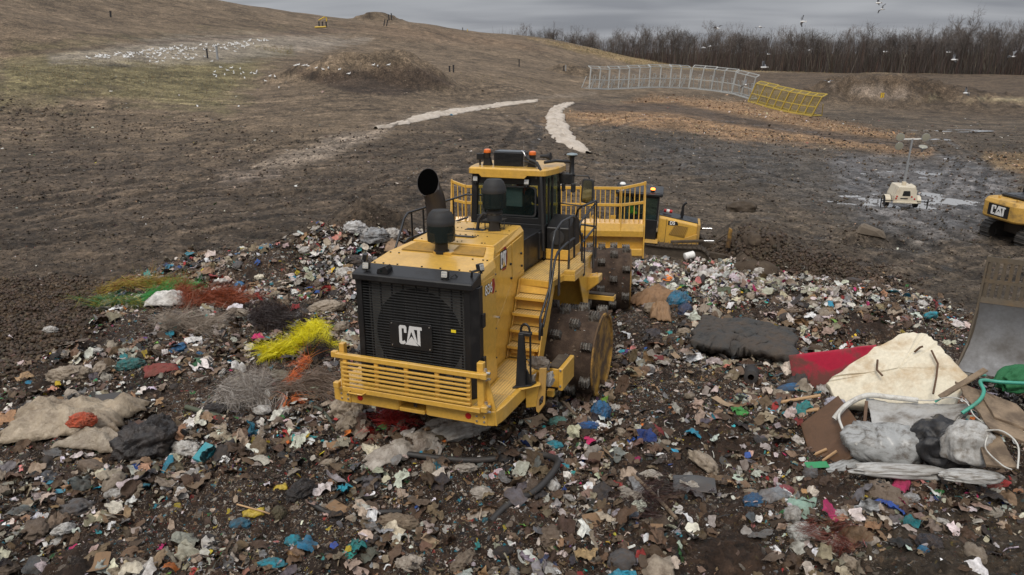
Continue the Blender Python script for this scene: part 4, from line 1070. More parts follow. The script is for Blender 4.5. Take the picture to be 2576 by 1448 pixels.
g = G(); g.cyl((.34, 2.70, 3.66), (.34, 2.70, 4.0), .10, n=24); g.lathe([(.10, 3.66), (.145, 3.60), (.145, 3.57), (.13, 3.55), (.13, 3.44), (.10, 3.42), (.10, 3.27)], (.34, 2.70, 0), 24); g.obj('intake_stack', M_RUB, r1, smooth=35)
for z in (3.68, 3.55, 3.92): G().lathe([(.112 if z != 3.55 else .135, 0), (.115 if z != 3.55 else .139, .008), (.112 if z != 3.55 else .135, .018)], (.34, 2.70, z), 24).obj('pipe_clamp', M_STEEL, r1)
g = G()
for a in (20, 110, 200, 290):
    dx, dy = .17 * math.cos(rad(a)), .17 * math.sin(rad(a)); M = Matrix.Translation((.34 + dx, 2.70 + dy, 3.27)) @ Matrix.Rotation(rad(a + 90), 4, 'Z')
    g.prism([(-.11, 0), (.11, 0), (.07, .17), (-.07, .17)], 'y', -.006, .006, M)
g.prism(rsect([(.16, 2.52), (.52, 2.52), (.52, 2.88), (.16, 2.88)], .03), 'z', 3.44, 3.455); g.obj('stack_bracket', M_BLK, r1)
G().tube([(.28, 2.66, 3.54), (.16, 2.62, 3.56), (.08, 2.60, 3.46), (.05, 2.60, 3.27)], .03, 10).obj('intake_hose', M_RUB, r1, smooth=60)
G().box(-.18, .18, 2.5, 2.72, 3.262, 3.278, M=Matrix.Translation((.02, 0, 0))).obj('hose_plate', M_BLK, r1, .004)
# --- exhaust stack with a slanted mouth
ex = G(); n = 28; loops = []
path = [((-.73, 2.55, 3.05), 0), ((-.73, 2.55, 3.62), 0), ((-.735, 2.54, 3.74), 8), ((-.75, 2.51, 3.86), 18), ((-.775, 2.47, 3.96), 26)]
for (c_, tilt) in path:
    R_ = Matrix.Rotation(rad(tilt), 3, Vector((1, -.45, 0)).normalized())
    loops.append([Vector(c_) + R_ @ Vector((.18 * math.cos(2 * math.pi * k / n), .18 * math.sin(2 * math.pi * k / n), 0)) for k in range(n)])
R_ = Matrix.Rotation(rad(26), 3, Vector((1, -.45, 0)).normalized()); ax_ = R_ @ Vector((0, 0, 1))
cm = Vector((-.80, 2.40, 4.10)); mH = Vector((.89, .44, .02)); mU = Vector((-.10, .30, .95)).normalized(); mouth = []; mouth_in = []
for k in range(n):
    a_ = 2 * math.pi * k / n; e_ = mH * (.195 * math.cos(a_)) + mU * (.255 * math.sin(a_)); mouth.append(cm + e_); mouth_in.append(cm + e_ * .95)
loops.append(mouth)
inn = [mouth_in]
inn.append([p - ax_ * .05 + (Vector(path[3][0]) - p) * .30 for p in mouth_in]); inn.append([Vector((-.78 + .14 * math.cos(2 * math.pi * k / n), 2.55 + .14 * math.sin(2 * math.pi * k / n), 3.6)) for k in range(n)])
ex.loft(loops, cap=False); ex.loft([mouth, mouth_in], cap=False); G().loft(inn).obj('exhaust_bore', paint('soot', (0.002, 0.002, 0.002), 1.0, amount=0, bump=0), cp); bpy.data.materials['soot'].node_tree.nodes['Principled BSDF'].inputs['Specular IOR Level'].default_value = 0
ex.obj('exhaust_stack', paint('sooty_pipe', (0.030, 0.024, 0.021), 0.42, (0.05, 0.025, 0.012), 0.5, 3, bump=0.05), cp, smooth=40)
# --- cab
g = G()
cabx0, cabx1, cy0, cy1 = -.80, .78, 4.2, 5.45
g.box(cabx0, cabx1, cy0, cy1 - .1, 2.41, 3.10)                # lower cab body
g.box(cabx0 + .02, cabx1 - .05, 3.08, cy0, 2.41, 3.02)
for (x0, x1, y0, y1) in ((cabx0, cabx0 + .13, cy0, cy0 + .10), (cabx1 - .14, cabx1, cy0, cy0 + .10)):
    g.loft([[(x0, y0, 3.1), (x1, y0, 3.1), (x1, y1, 3.1), (x0, y1, 3.1)], [(x0 + (.05 if x0 < 0 else -.02), y0, 4.06), (x1 + (.03 if x0 < 0 else -.02), y0, 4.06), (x1 + (.03 if x0 < 0 else -.02), y1, 4.06), (x0 + (.05 if x0 < 0 else -.02), y1, 4.06)]])
g.box(cabx0 + .1, cabx1 - .12, cy0 + .005, cy0 + .08, 3.86, 4.06); g.box(cabx0 + .1, cabx1 - .12, cy0 + .005, cy0 + .08, 3.10, 3.22)
for x in (cabx0 + .02, cabx1 - .09):
    g.bar((x + .03, cy1 - .1, 3.0), (x + .03, cy1 - .22, 4.06), .06, .06)
    g.bar((x + .03, cy0 + .62, 3.08), (x + .03, cy0 + .62, 4.06), .05, .05)
cabf = g.obj('cab_frame', M_BLK, cp, .01)
wf = rsect([(-.53, 3.24), (.60, 3.24), (.60, 3.84), (-.53, 3.84)], .09)
G().prism(wf, 'y', cy0 + .012, cy0 + .02).obj('rear_window', M_GLASS, cp)
wi = rsect([(-.50, 3.27), (.57, 3.27), (.57, 3.81), (-.50, 3.81)], .08)
gg = G(); gg.loft([[(x, cy0 - .004, z) for x, z in wf], [(x, cy0 - .004, z) for x, z in wi]], cap=False); gg.loft([[(x, cy0 - .004, z) for x, z in wf], [(x, cy0 + .012, z) for x, z in wf]], cap=False); gg.obj('window_seal', M_RUB, cp)
G().box(cabx1 - .045, cabx1 - .035, cy0 + .12, cy0 + .60, 2.9, 4.02).obj('side_window', M_GLASS, cp)
G().box(cabx1 - .045, cabx1 - .035, cy0 + .66, cy1 - .2, 3.05, 4.02).obj('side_window', M_GLASS, cp)
G().box(cabx0 + .035, cabx0 + .045, cy0 + .12, cy1 - .2, 3.05, 4.02).obj('side_window', M_GLASS, cp)
g = G(); g.loft([[(cabx0 + .08, cy1 - .1, 3.05), (cabx1 - .08, cy1 - .1, 3.05), (cabx1 - .08, cy1 - .22, 4.02), (cabx0 + .08, cy1 - .22, 4.02)], [(cabx0 + .08, cy1 - .09, 3.05), (cabx1 - .08, cy1 - .09, 3.05), (cabx1 - .08, cy1 - .21, 4.02), (cabx0 + .08, cy1 - .21, 4.02)]]); g.obj('windscreen', M_GLASS, cp)
M_SEAT = paint('seat_fabric', (0.03, 0.035, 0.04), 0.8)
g = G(); g.box(-.25, .25, 4.55, 5.05, 3.02, 3.20); g.box(-.24, .24, 4.42, 4.55, 3.20, 3.66); g.box(-.13, .13, 4.44, 4.53, 3.66, 3.80); g.obj('driver_seat', M_SEAT, cp, .04)
G().box(-.42, -.02, 4.27, 4.30, 3.42, 3.82, M=Matrix.Translation((.30, 0, 0))).obj('window_screen', paint('grey_screen', (0.16, 0.19, 0.20), 0.5), cp)
roof = rsect([(-.78, 4.06), (.82, 4.06), (.92, 4.6), (.90, 5.2), (.70, 5.62), (-.66, 5.62), (-.86, 5.2), (-.88, 4.6)], .12)
g = G(); g.loft([[(x, y, 4.06) for x, y in roof], [(x, y, 4.16) for x, y in roof], [(x * .96 + .001, 4.84 + (y - 4.84) * .96, 4.19) for x, y in roof]]); rf = g.obj('cab_roof', M_YEL, cp, .01)
g = G(); g.prism([(-.55, 4.06), (.46, 4.06), (.40, 4.0), (-.49, 4.0)], 'y', 4.06, 4.10); g.obj('roof_lip', M_YEL, rf, .004)
# roof equipment
g = G(); g.box(-.36, .26, 4.38, 4.68, 4.17, 4.46); ac = g.obj('condenser_unit', M_BLK, cp, .012)
fg = G(); fg.box(-.33, .23, 4.360, 4.378, 4.20, 4.205); fm = fg.mesh('condenser_fin'); fm.materials.append(M_SLAT)
for i in range(11): link('condenser_fin', fm, ac, M=Matrix.Translation((0, 0, i * .024)))
g = G(); g.box(-.34, .22, 4.40, 4.66, 4.46, 4.48); g.obj('condenser_lid', paint('blue_grey_lid', (0.10, 0.12, 0.14), 0.4), ac, .006)
def beacon(x, y, z, mat, r=.075, parent=None, M0=None):
    M = Matrix.Translation((x, y, z)); M = M0 @ M if M0 is not None else M
    b_ = G().lathe([(r * .8, -.10), (r * .9, -.02), (r, 0)], (0, 0, 0), 20).obj('beacon', M_BLK, parent or cp, smooth=40, M=M)
    G().lathe([(r * .95, 0), (r, .01), (r * .88, .06), (r * .5, .075), (0.01, .078)], (0, 0, 0), 20).obj('beacon_lens', mat, b_, smooth=50)
    return b_
beacon(-.50, 4.40, 4.44, M_BEACON); beacon(.44, 4.44, 4.42, M_BEACON)
for x in (-.50, .44): G().prism([(x - .09, 4.18), (x + .09, 4.18), (x + .05, 4.35), (x - .05, 4.35)], 'y', 4.36, 4.48).obj('beacon_stand', M_BLK, cp, .006)
G().box(-.72, -.56, 4.36, 4.42, 4.30, 4.42).obj('alarm_horn', M_BLK, cp, .006)
G().cyl((-.66, 4.4, 4.18), (-.66, 4.4, 4.34), .02).obj('alarm_bracket', M_BLK, cp)
G().lathe([(.03, 0), (.035, .10), (.075, .20), (.08, .205)], (.60, 4.45, 4.40), 18, 'x').obj('air_horn', M_RUB, cp, smooth=40)
G().tube([(.30, 4.40, 4.42), (.42, 4.30, 4.34), (.62, 4.18, 4.30), (.72, 4.10, 4.18), (.74, 4.08, 3.9), (.76, 4.12, 3.3), (.77, 4.14, 2.6)], .028, 10).obj('refrigerant_hose', M_RUB, cp, smooth=60)
G().tube([(.28, 4.36, 4.30), (.48, 4.28, 4.28), (.66, 4.16, 4.24), (.70, 4.08, 4.1)], .022, 8).obj('refrigerant_hose', M_RUB, cp, smooth=60)
G().tube([(.24, 4.36, 4.5), (.30, 4.33, 4.47), (.33, 4.32, 4.40)], .012, 8).obj('coolant_line', M_CHROME, cp, smooth=60)
G().cyl((.36, 4.16, 4.18), (.36, 4.16, 4.72), .004, .002, 6).obj('whip_antenna', M_CHROME, cp)
G().cyl((.62, 4.12, 4.0), (.62, 4.12, 4.5), .004, .002, 6).obj('whip_antenna', M_CHROME, cp)
g = G(); g.tube([(.62, 4.62, 4.26), (.80, 4.80, 4.28), (1.05, 4.95, 4.26)], .03, 8); g.obj('antenna_arm', M_BLK, cp)
g = G(); g.lathe([(.065, 0), (.05, .03), (.05, .32), (.07, .36)], (1.08, 4.97, 4.02), 18); gm_ = g.obj('gps_mast', M_BLK, cp, smooth=35)
G().lathe([(.10, 0), (.115, .015), (.10, .035), (.02, .05)], (1.08, 4.97, 4.38), 20).obj('gps_dome', paint('blue_grey_dome', (0.22, 0.27, 0.29), 0.35, amount=.1), gm_, smooth=40)
g = G(); g.box(.86, 1.12, 4.85, 5.05, 3.82, 4.03); g.box(.92, .98, 4.80, 4.90, 3.68, 3.84); g.box(1.10, 1.18, 4.84, 4.94, 3.66, 3.84); g.obj('lamp_cluster', M_BLK, cp, .015)
G().tube([(1.05, 5.0, 3.98), (1.40, 5.02, 3.98), (1.43, 5.02, 3.95), (1.43, 5.02, 3.88)], .014, 8).obj('mirror_bracket', M_BLK, cp)
G().tube([(.84, 4.95, 3.42), (1.30, 4.98, 3.38), (1.42, 5.0, 3.42), (1.43, 5.0, 3.5)], .014, 8).obj('mirror_bracket', M_BLK, cp)
g = G(); g.prism(rsect([(1.27, 3.45), (1.53, 3.42), (1.53, 3.92), (1.30, 3.93)], .06), 'y', 4.97, 5.04); mr = g.obj('side_mirror', M_RUB, cp, .015)
G().prism(rsect([(1.30, 3.48), (1.50, 3.45), (1.50, 3.89), (1.33, 3.90)], .05), 'y', 4.962, 4.969).obj('mirror_glass', paint('mirror_glass', (0.30, 0.34, 0.30), 0.05, metal=1.0, amount=.05, bump=0), mr)
work_light(.42, 4.06 + .1, 3.93, 0); work_light(-.66, 4.17, 3.95, 0)
G().box(.785, .81, 4.35, 4.40, 2.6, 4.0).obj('grab_rail', M_BLK, cp)
# black locker boxes beside the cab, and the battery box under them
g = G(); g.prism([(4.25, 2.62), (5.0, 2.62), (5.0, 3.10), (4.72, 3.24), (4.25, 3.05)], 'x', .80, 1.26); g.obj('tool_locker', M_BLK, cp, .012)
G().box(.79, 1.27, 4.24, 5.01, 2.42, 2.62).obj('locker_base', M_YEL, cp, .006)
G().lathe([(.15, 0), (.15, -.02), (.13, -.024)], (1.02, 4.25, 2.86), 24, 'y').obj('vent_cover', M_RUB, cp)
G().prism([(.42, 2.45), (.76, 2.45), (.76, 3.0), (.42, 3.0)], 'y', 3.96, 4.19).obj('battery_cover', M_BLK, cp, .02)
# --- deck, fender and steps on the right
deck = rsect([(.79, 2.78), (1.40, 2.74), (1.46, 3.28), (1.66, 3.32), (1.66, 3.95), (1.52, 3.98), (1.54, 5.15), (.79, 5.15)], .02)
g = G(); g.prism(deck, 'z', 2.27, 2.395); g.prism([(1.46, 3.28), (1.66, 3.32), (1.66, 3.95), (1.46, 3.95)], 'z', 2.395, 2.47); g.obj('deck_frame', M_YEL, cp, .008)
G().prism([(.80, 2.79), (1.39, 2.75), (1.44, 3.9), (1.44, 4.22), (.80, 4.22)], 'z', 2.396, 2.404).obj('deck_plate', M_PERF, cp)
G().prism([(1.28, 4.23), (1.52, 4.23), (1.52, 5.13), (1.28, 5.13)], 'z', 2.396, 2.404).obj('deck_plate', M_PERF, cp)
G().box(1.48, 1.64, 3.36, 3.92, 2.471, 2.478).obj('deck_plate', M_PERF, cp)
g = G(); g.prism([(3.95, 2.27), (5.15, 2.27), (4.95, 1.85), (4.70, 1.25), (4.60, 1.25), (4.10, 2.10)], 'x', 1.50, 1.53); g.prism([(2.80, 2.27), (3.95, 2.27), (4.45, 1.3), (4.35, 1.2), (3.4, 1.9), (2.80, 2.1)], 'x', .80, .84); g.box(.84, 1.5, 4.55, 4.60, 1.3, 2.27); g.obj('fender_bracket', M_YEL, cp, .008)
g = G(); g.prism([(1.50, 2.0), (1.76, 2.03), (1.76, 1.88), (1.50, 1.66)], 'y', 4.68, 5.0); fb = g.obj('fuel_box', M_YEL, cp, .015)
G().tube([(1.58, 4.74, 2.01), (1.585, 4.75, 2.04), (1.68, 4.86, 2.05), (1.69, 4.88, 2.02)], .01, 6).obj('box_handle', M_YEL, fb)
g = G(); g.box(1.45, 2.02, 4.95, 5.15, 1.45, 1.555); g.obj('scraper_beam', M_YEL, cp, .01)
G().box(1.46, 2.01, 4.96, 5.14, 1.555, 1.58).obj('packed_mud', M_DIRTCAKE, cp, .01)
st = G()
st.loft([[(.79, 2.06, 1.11), (.79, 2.30, 1.11), (.79, 2.92, 2.27), (.79, 2.80, 2.40), (.79, 2.72, 2.40)], [(.805, 2.06, 1.11), (.805, 2.30, 1.11), (.805, 2.92, 2.27), (.805, 2.80, 2.40), (.805, 2.72, 2.40)]])
st.loft([[(1.385, 2.0, 1.11), (1.385, 2.30, 1.11), (1.385, 2.92, 2.27), (1.385, 2.76, 2.40), (1.385, 2.66, 2.40)], [(1.405, 2.0, 1.11), (1.405, 2.30, 1.11), (1.405, 2.92, 2.27), (1.405, 2.76, 2.40), (1.405, 2.66, 2.40)]])
for i in range(5):
    y = 2.16 + i * .135; z = 1.10 + i * .26; st.loft([[(.80, y + .03, z), (1.39, y + .03, z), (1.39, y + .045, z), (.80, y + .045, z)], [(.80, y + .13, z + .255), (1.39, y + .13, z + .255), (1.39, y + .145, z + .255), (.80, y + .145, z + .255)]])
ladder = st.obj('access_steps', M_YEL, cp, .006)
for i in range(4):
    y = 2.16 + i * .135; z = 1.36 + i * .26
    g = G(); g.box(.81, 1.38, y - .11, y + .125, z - .05, z); tr_ = g.obj('tread', M_YEL, ladder, .004)
    tr_['label'] = 'folded yellow step tread'
    G().box(.815, 1.375, y - .108, y + .12, z, z + .004).obj('tread_plate', M_PERF, ladder)
# handrails
def rail(path, r=.022, nm='handrail'): return G().tube(path, r, 10).obj(nm, M_TUBE, cp, smooth=60)
rail([(1.43, 2.02, 1.55), (1.43, 2.05, 1.95), (1.44, 2.50, 2.35), (1.45, 2.62, 3.1), (1.46, 2.72, 3.30), (1.48, 3.05, 3.42), (1.50, 3.62, 3.42), (1.50, 3.78, 3.36), (1.50, 3.80, 2.6)])
rail([(1.45, 2.12, 1.75), (1.46, 2.42, 2.20), (1.47, 2.70, 2.80), (1.48, 2.84, 2.92), (1.50, 3.30, 2.98), (1.50, 3.80, 2.98)])
rail([(1.43, 2.02, 1.56), (1.44, 1.98, 1.72), (1.45, 2.04, 1.84), (1.44, 2.12, 1.80), (1.44, 2.10, 1.60)])
rail([(1.14, 4.98, 3.0), (1.3, 4.7, 3.35), (1.50, 4.20, 3.50), (1.53, 4.45, 3.50), (1.56, 5.10, 3.48), (1.56, 5.16, 3.44), (1.55, 4.20, 3.28), (1.54, 4.05, 3.24), (1.54, 4.0, 3.1), (1.54, 4.08, 2.98), (1.54, 4.16, 3.0), (1.54, 4.2, 2.44)])
rail([(1.55, 4.12, 2.82), (1.56, 5.05, 2.94), (1.56, 5.16, 2.94), (1.3, 5.17, 2.96), (.9, 5.17, 2.96)])
g = G()
for (x, y, z0, z1) in ((1.47, 2.92, 2.10, 3.38), (1.50, 3.42, 2.30, 3.42), (1.55, 4.30, 2.12, 3.30), (1.56, 4.95, 2.12, 3.46), (1.56, 5.12, 2.3, 3.46)):
    p_ = G(); p_.prism([(y - .055, z0), (y + .055, z0), (y + .055, z0 + .32), (y + .025, z0 + .45), (y + .025, z1), (y - .025, z1), (y - .025, z0 + .45), (y - .055, z0 + .32)], 'x', x, x + .02); p_.obj('rail_post', M_TUBE, cp, .005)
# left side walkway rail
rail([(-1.30, 2.02, 2.95), (-1.30, 2.38, 3.42), (-1.30, 2.52, 3.50), (-1.30, 4.50, 3.47), (-1.28, 5.05, 3.47), (-.85, 5.1, 3.47)])
rail([(-1.30, 2.35, 2.98), (-1.30, 2.50, 3.02), (-1.30, 4.50, 2.98), (-1.28, 5.1, 2.97)])
rail([(-1.30, 2.02, 2.95), (-1.30, 1.92, 2.6), (-1.30, 1.85, 2.1)])
for y in (2.66, 3.12, 4.45):
    G().prism([(y - .03, 2.45), (y + .03, 2.45), (y + .02, 3.48), (y - .02, 3.48)], 'x', -1.31, -1.29).obj('rail_post', M_TUBE, cp, .004)
G().prism([(-1.36, 1.95), (-.79, 1.95), (-.79, 5.1), (-1.36, 5.1)], 'z', 2.30, 2.42).obj('deck_frame', M_YEL, cp, .008)
# --- black lifting lug, tow plate and drum cleaner on the right rear corner
g = G(); g.loft([[(1.40, .92, 1.12), (1.54, 1.0, 1.12), (1.54, 1.12, 1.12), (1.40, 1.04, 1.12)], [(1.42, 1.0, 2.0), (1.50, 1.02, 2.0), (1.50, 1.08, 2.0), (1.42, 1.06, 2.0)]])
g.prism(rsect([(1.36, .86), (1.62, 1.05), (1.66, 1.22), (1.58, 1.28), (1.38, 1.06)], .03), 'z', 1.115, 1.14)
g.prism([(1.50, 1.14), (1.63, 1.14), (1.55, 1.36), (1.50, 1.42)], 'y', 1.08, 1.11)
lug = g.obj('tie_bracket', M_BLK, cp, .006)
G().tube([(1.58, 1.14, 1.16), (1.575, 1.13, 2.0)], .018, 8).obj('tie_rod', M_BLK, lug)
tt = [(1.51 + .075 * math.cos(a), 1.08, 2.03 + .12 * math.sin(a)) for a in np.linspace(0, math.pi, 12)]
G().tube([(tt[0][0], 1.08, 1.98)] + tt + [(tt[-1][0], 1.08, 1.98)], .02, 8).obj('eye_loop', M_BLK, lug, smooth=60)
G().box(1.42, 1.61, 1.03, 1.14, 1.96, 2.02).obj('lug_cap', M_BLK, lug, .01)
g = G(); g.prism(rsect([(1.38, .95), (1.52, .92), (1.74, 1.18), (1.70, 1.28), (1.50, 1.25)], .03), 'z', 1.09, 1.113)
g.loft([[(1.50, 1.14, .68), (1.64, 1.24, .68), (1.64, 1.34, .68), (1.50, 1.34, .68)], [(1.50, 1.10, 1.09), (1.70, 1.22, 1.09), (1.70, 1.34, 1.09), (1.50, 1.34, 1.09)]])
g.obj('corner_bracket', M_YEL, cp, .008)
# tow plate with an eye
th = []
yk = 1.25
outer = [(1.68, .57), (1.785, .74), (1.81, 1.38), (1.69, 1.36), (1.67, .96), (1.62, .78), (1.64, .59)]
eye = [(1.69, .69), (1.75, .77), (1.765, .885), (1.735, .885), (1.705, .84), (1.685, .81), (1.685, .72)]
g = G()
for a_, b_ in ((yk, yk + .03),):
    k = len(outer); vs = [(x, a_, z) for x, z in outer] + [(x, a_, z) for x, z in eye] + [(x, b_, z) for x, z in outer] + [(x, b_, z) for x, z in eye]
    fs = []
    for i in range(k):
        j = (i + 1) % k
        fs += [(i, j, k + j, k + i), (2 * k + i, 3 * k + i, 3 * k + j, 2 * k + j), (i, 2 * k + i, 2 * k + j, j), (k + i, k + j, 3 * k + j, 3 * k + i)]
    g.add(vs, fs)
g.obj('tow_plate', M_YELX, cp, .005)
g = G(); g.box(1.69, 1.88, 1.70, 2.30, .86, 1.20); g.box(1.88, 1.96, 1.66, 2.34, .83, 1.23); g.box(1.45, 1.69, 1.70, 2.2, .88, 1.10); g.obj('cleaner_box', M_YEL, cp, .012)
for z in (.92, 1.20): G().cyl((1.92, 1.66, z), (1.92, 1.64, z), .018, n=8).obj('bolt', M_CHROME, cp)
G().box(1.69, 1.88, 1.70, 2.28, 1.20, 1.24).obj('packed_mud', M_DIRTCAKE, cp, .01)
G().box(1.70, 1.82, 1.60, 1.70, .72, .84).obj('cleaner_lug', M_YEL, cp, .01)
G().box(.86, 1.3, 2.12, 2.4, 1.2, 1.32).obj('pipe_clamp_block', M_YELX, cp, .01)
# --- drums
def cleat_mesh():
    g = G(); g.loft([[(-.095, -.075, 0), (.095, -.075, 0), (.095, .075, 0), (-.095, .075, 0)], [(-.085, -.05, .13), (.085, -.05, .13), (.085, .05, .13), (-.085, .05, .13)]])
    for x in (-.072, -.024, .024, .072):
        g.loft([[(x - .014, -.086, .0), (x + .014, -.086, .0), (x + .014, .086, .0), (x - .014, .086, .0)], [(x - .012, -.058, .165), (x + .012, -.058, .165), (x + .012, .058, .165), (x - .012, .058, .165)]])
    m = g.mesh('cleat'); m.materials.append(M_STEEL); return m
CLEAT = cleat_mesh()
def drum(cx, cy, cz, side, parent, name='rear_drum', r=.79, phase=0.0, w=1.40, M0=None):
    x0, x1 = cx - w / 2, cx + w / 2
    n = 72; prof = [(r * .30, x0 + .10), (r * .93, x0 + .06), (r * .985, x0), (r, x0 + .02)]
    for k in range(14): prof.append((r + .006 * math.sin(k * 2.1), x0 + .02 + (w - .04) * (k + 1) / 15))
    prof += [(r, x1 - .02), (r * .985, x1), (r * .93, x1 - .06), (r * .30, x1 - .12)]
    g = G(); g.lathe([(q[0], q[1] - cx) for q in prof], (0, 0, 0), n, 'x')
    vs = np.array(g.v); d_ = 0.022 * ridged3(vs * 3.2 + 5, 3); rr = np.hypot(vs[:, 1], vs[:, 2]); k = np.where(rr > r * .9, 1 + d_ / r, 1)
    vs[:, 1] *= k; vs[:, 2] *= k; g.v = [tuple(v) for v in vs]
    M = Matrix.Translation((cx, cy, cz)); M = M0 @ M if M0 is not None else M
    o = g.obj(name, M_DRUM, parent, smooth=30, M=M)
    s = side
    g = G(); g.lathe([(r * 1.01, (w / 2 + .0) * s), (r * 1.01, (w / 2 + .03) * s), (r * .95, (w / 2 + .035) * s), (r * .88, (w / 2 - .02) * s), (r * .45, (w / 2 - .10) * s), (.12, (w / 2 - .10) * s)], (0, 0, 0), 64, 'x')
    g.obj('drum_disc', M_YELD, o, smooth=30)
    rs = np.random.default_rng(int(cx * 10 + cy) + 50); npc = 260; aa = rs.uniform(0, 6.283, npc); xx = rs.uniform(-w / 2 + .05, w / 2 - .05, npc); Vs_ = []; Ts_ = []; Cs_ = []
    pal_ = np.array([(.10, .065, .04), (.30, .24, .18), (.5, .46, .4), (.06, .04, .03), (.35, .2, .1), (.6, .58, .55), (.03, .2, .3), (.3, .05, .04)])
    for a_, x_ in zip(aa, xx):
        Vt, Tt = SHARD[int(rs.integers(0, 16))]; s_ = rs.uniform(.012, .045); R3 = np.array(Matrix.Rotation(a_, 3, 'X')); P_ = (Vt * s_ + [x_, 0, r + .022]) @ R3.T
        Ts_.append(Tt + sum(map(len, Vs_))); Vs_.append(P_); Cs_.append(np.tile(np.r_[pal_[int(rs.choice(8, p=[.3, .2, .08, .2, .1, .06, .03, .03]))], 1], (len(Vt), 1)))
    so_ = link('stuck_litter', fastmesh('stuck_litter', np.concatenate(Vs_), np.concatenate(Ts_), M_LIT, np.concatenate(Cs_)), o); so_['kind'] = 'stuff'
    rows = [(-.60, 0), (-.30, .5), (0, 0.0), (.30, .5), (.60, 0)]
    for ri, (lx, ph) in enumerate(rows):
        for k in range(8):
            a = 2 * math.pi * (k + ph + phase + .25 * abs(ri - 2) * .5) / 8
            R = Matrix.Rotation(a, 4, 'X') @ Matrix.Translation((lx, 0, r - .01))
            link('cleat', CLEAT, o, M=R)
    return o
AX = 3.53; DZ = .83
drum(1.45, AX, DZ, 1, cp, phase=.12); drum(-1.45, AX, DZ, -1, cp, phase=.3)
G().cyl((-1.0, AX, DZ), (1.0, AX, DZ), .22, n=16).obj('rear_axle', M_YELX, cp)
G().box(-.75, .75, 2.3, 5.4, .75, 2.38).obj('main_frame', M_YELX, cp, .02)
G().box(-.16, .16, 5.3, 6.1, .8, 1.6).obj('articulation_hitch', M_YELX, cp, .03)
# --- front frame, articulated
FA = Matrix.Translation((0, 5.75, 1.0)) @ Matrix.Rotation(rad(21.03 - 7.0), 4, 'Z') @ Matrix.Rotation(rad(-1.4), 4, 'X')
def FG(g, nm, mat, bevel=.01, **k): return g.obj(nm, mat, cp, bevel, M=FA, **k)
FAX = 2.30; FDZ = .83 - 1.0 + .17
drum(1.50, FAX, FDZ, 1, cp, 'front_drum', phase=.05, M0=FA); drum(-1.50, FAX, FDZ, -1, cp, 'front_drum', phase=.35, M0=FA)
g = G(); g.box(-.70, .70, .3, 3.2, -.35, .75); FG(g, 'front_frame', M_YEL, .03)
G().cyl((-1.0, FAX, FDZ), (1.0, FAX, FDZ), .22, n=16, M=FA).obj('front_axle', M_YELX, cp)
for x in (-.55, .55):
    g = G(); g.bar((x, 2.6, -.2), (x, 3.75, -.25), .22, .34); FG(g, 'push_arm', M_YEL, .02)
    g = G(); g.cyl((x * .7, 2.4, .6), (x * .7, 3.7, .35), .07); FG(g, 'lift_cylinder', M_BLK, 0)
# blade: mouldboard plate, shelf, and the trash rack above
BW = 2.60; by = 3.85; bz0 = .25
g = G()
prof = [(by + .02, bz0), (by - .10, bz0 + .12), (by - .16, bz0 + .45), (by - .14, bz0 + .80), (by - .02, bz0 + 1.04)]
prof_out = [(y + .05, z) for y, z in prof]
g.loft([[(x, y, z) for y, z in prof + prof_out[::-1]] for x in (-BW, BW)])
FG(g, 'blade', M_YEL, .008)
g = G(); g.prism([(by - .34, bz0 + .62), (by - .16, bz0 + .62), (by - .14, bz0 + .88), (by - .30, bz0 + .98), (by - .36, bz0 + .78)], 'x', -BW + .02, BW - .02); FG(g, 'blade_top_box', M_YEL, .012)
g = G(); g.prism([(by - .28, bz0 + .10), (by - .12, bz0 + .02), (by - .14, bz0 + .30), (by - .28, bz0 + .28)], 'x', -BW + .02, BW - .02); FG(g, 'blade_bottom_box', M_YEL, .012)
for x in (-BW, BW):
    g = G(); g.prism([(by - .30, bz0 + .04), (by + .12, bz0 - .02), (by + .10, bz0 + 1.1), (by + .04, bz0 + 2.06), (by - .02, bz0 + 2.06), (by - .30, bz0 + .9)], 'x', x - .02, x + .02); FG(g, 'end_plate', M_YEL, .006)
rk = [(-BW, .0), (-BW + .42, .14), (BW - .62, .14), (BW, .0)]       # the rack bends forward at both ends
z_b, z_m, z_t = bz0 + 1.02, bz0 + 1.46, bz0 + 1.90
ry = lambda x: by - .10 - (0.16 if -BW + .42 <= x <= BW - .62 else (0.16 * (x + BW) / .42 if x < 0 else 0.16 * (BW - x) / .62))
rise = lambda x: 0.0 if -BW + .42 <= x <= BW - .62 else (.12 * (1 - (x + BW) / .42) if x < 0 else .12 * (1 - (BW - x) / .62))
rackr = G(); pts = [-BW, -BW + .42, BW - .62, BW]
for z, k in ((z_t, 1), (z_m, .5)):
    for a, b in zip(pts[:-1], pts[1:]):
        rackr.bar((a, ry(a), z + rise(a) * k), (b, ry(b), z + rise(b) * k), .055, .075)
rack_o = FG(rackr, 'trash_rack', M_YEL, .006)
for z0, z1, k0, k1 in ((z_b, z_m, 0, .5), (z_m, z_t, .5, 1)):
    for x in np.arange(-BW + .06, BW - .02, .128):
        G().bar((x, ry(x), z0 + rise(x) * k0 - .02), (x, ry(x), z1 + rise(x) * k1), .024, .024).obj('rack_bar', M_YEL, rack_o)
for x in (-BW + .03, -BW + .42, -.9, 0.0, .9, BW - .62, BW - .03):
    g = G(); g.prism([(ry(x) - .10, z_b - .30), (ry(x) + .03, z_b - .05), (ry(x) + .03, z_t + rise(x) + .06), (ry(x) - .05, z_t + rise(x) + .06)], 'x', x - .012, x + .012); g.obj('rack_rib', M_YEL, rack_o, .004)
G().box(1.86, 2.04, by - .352, by - .345, bz0 + .72, bz0 + .80, M=FA).obj('data_plate', M_CHROME, cp)
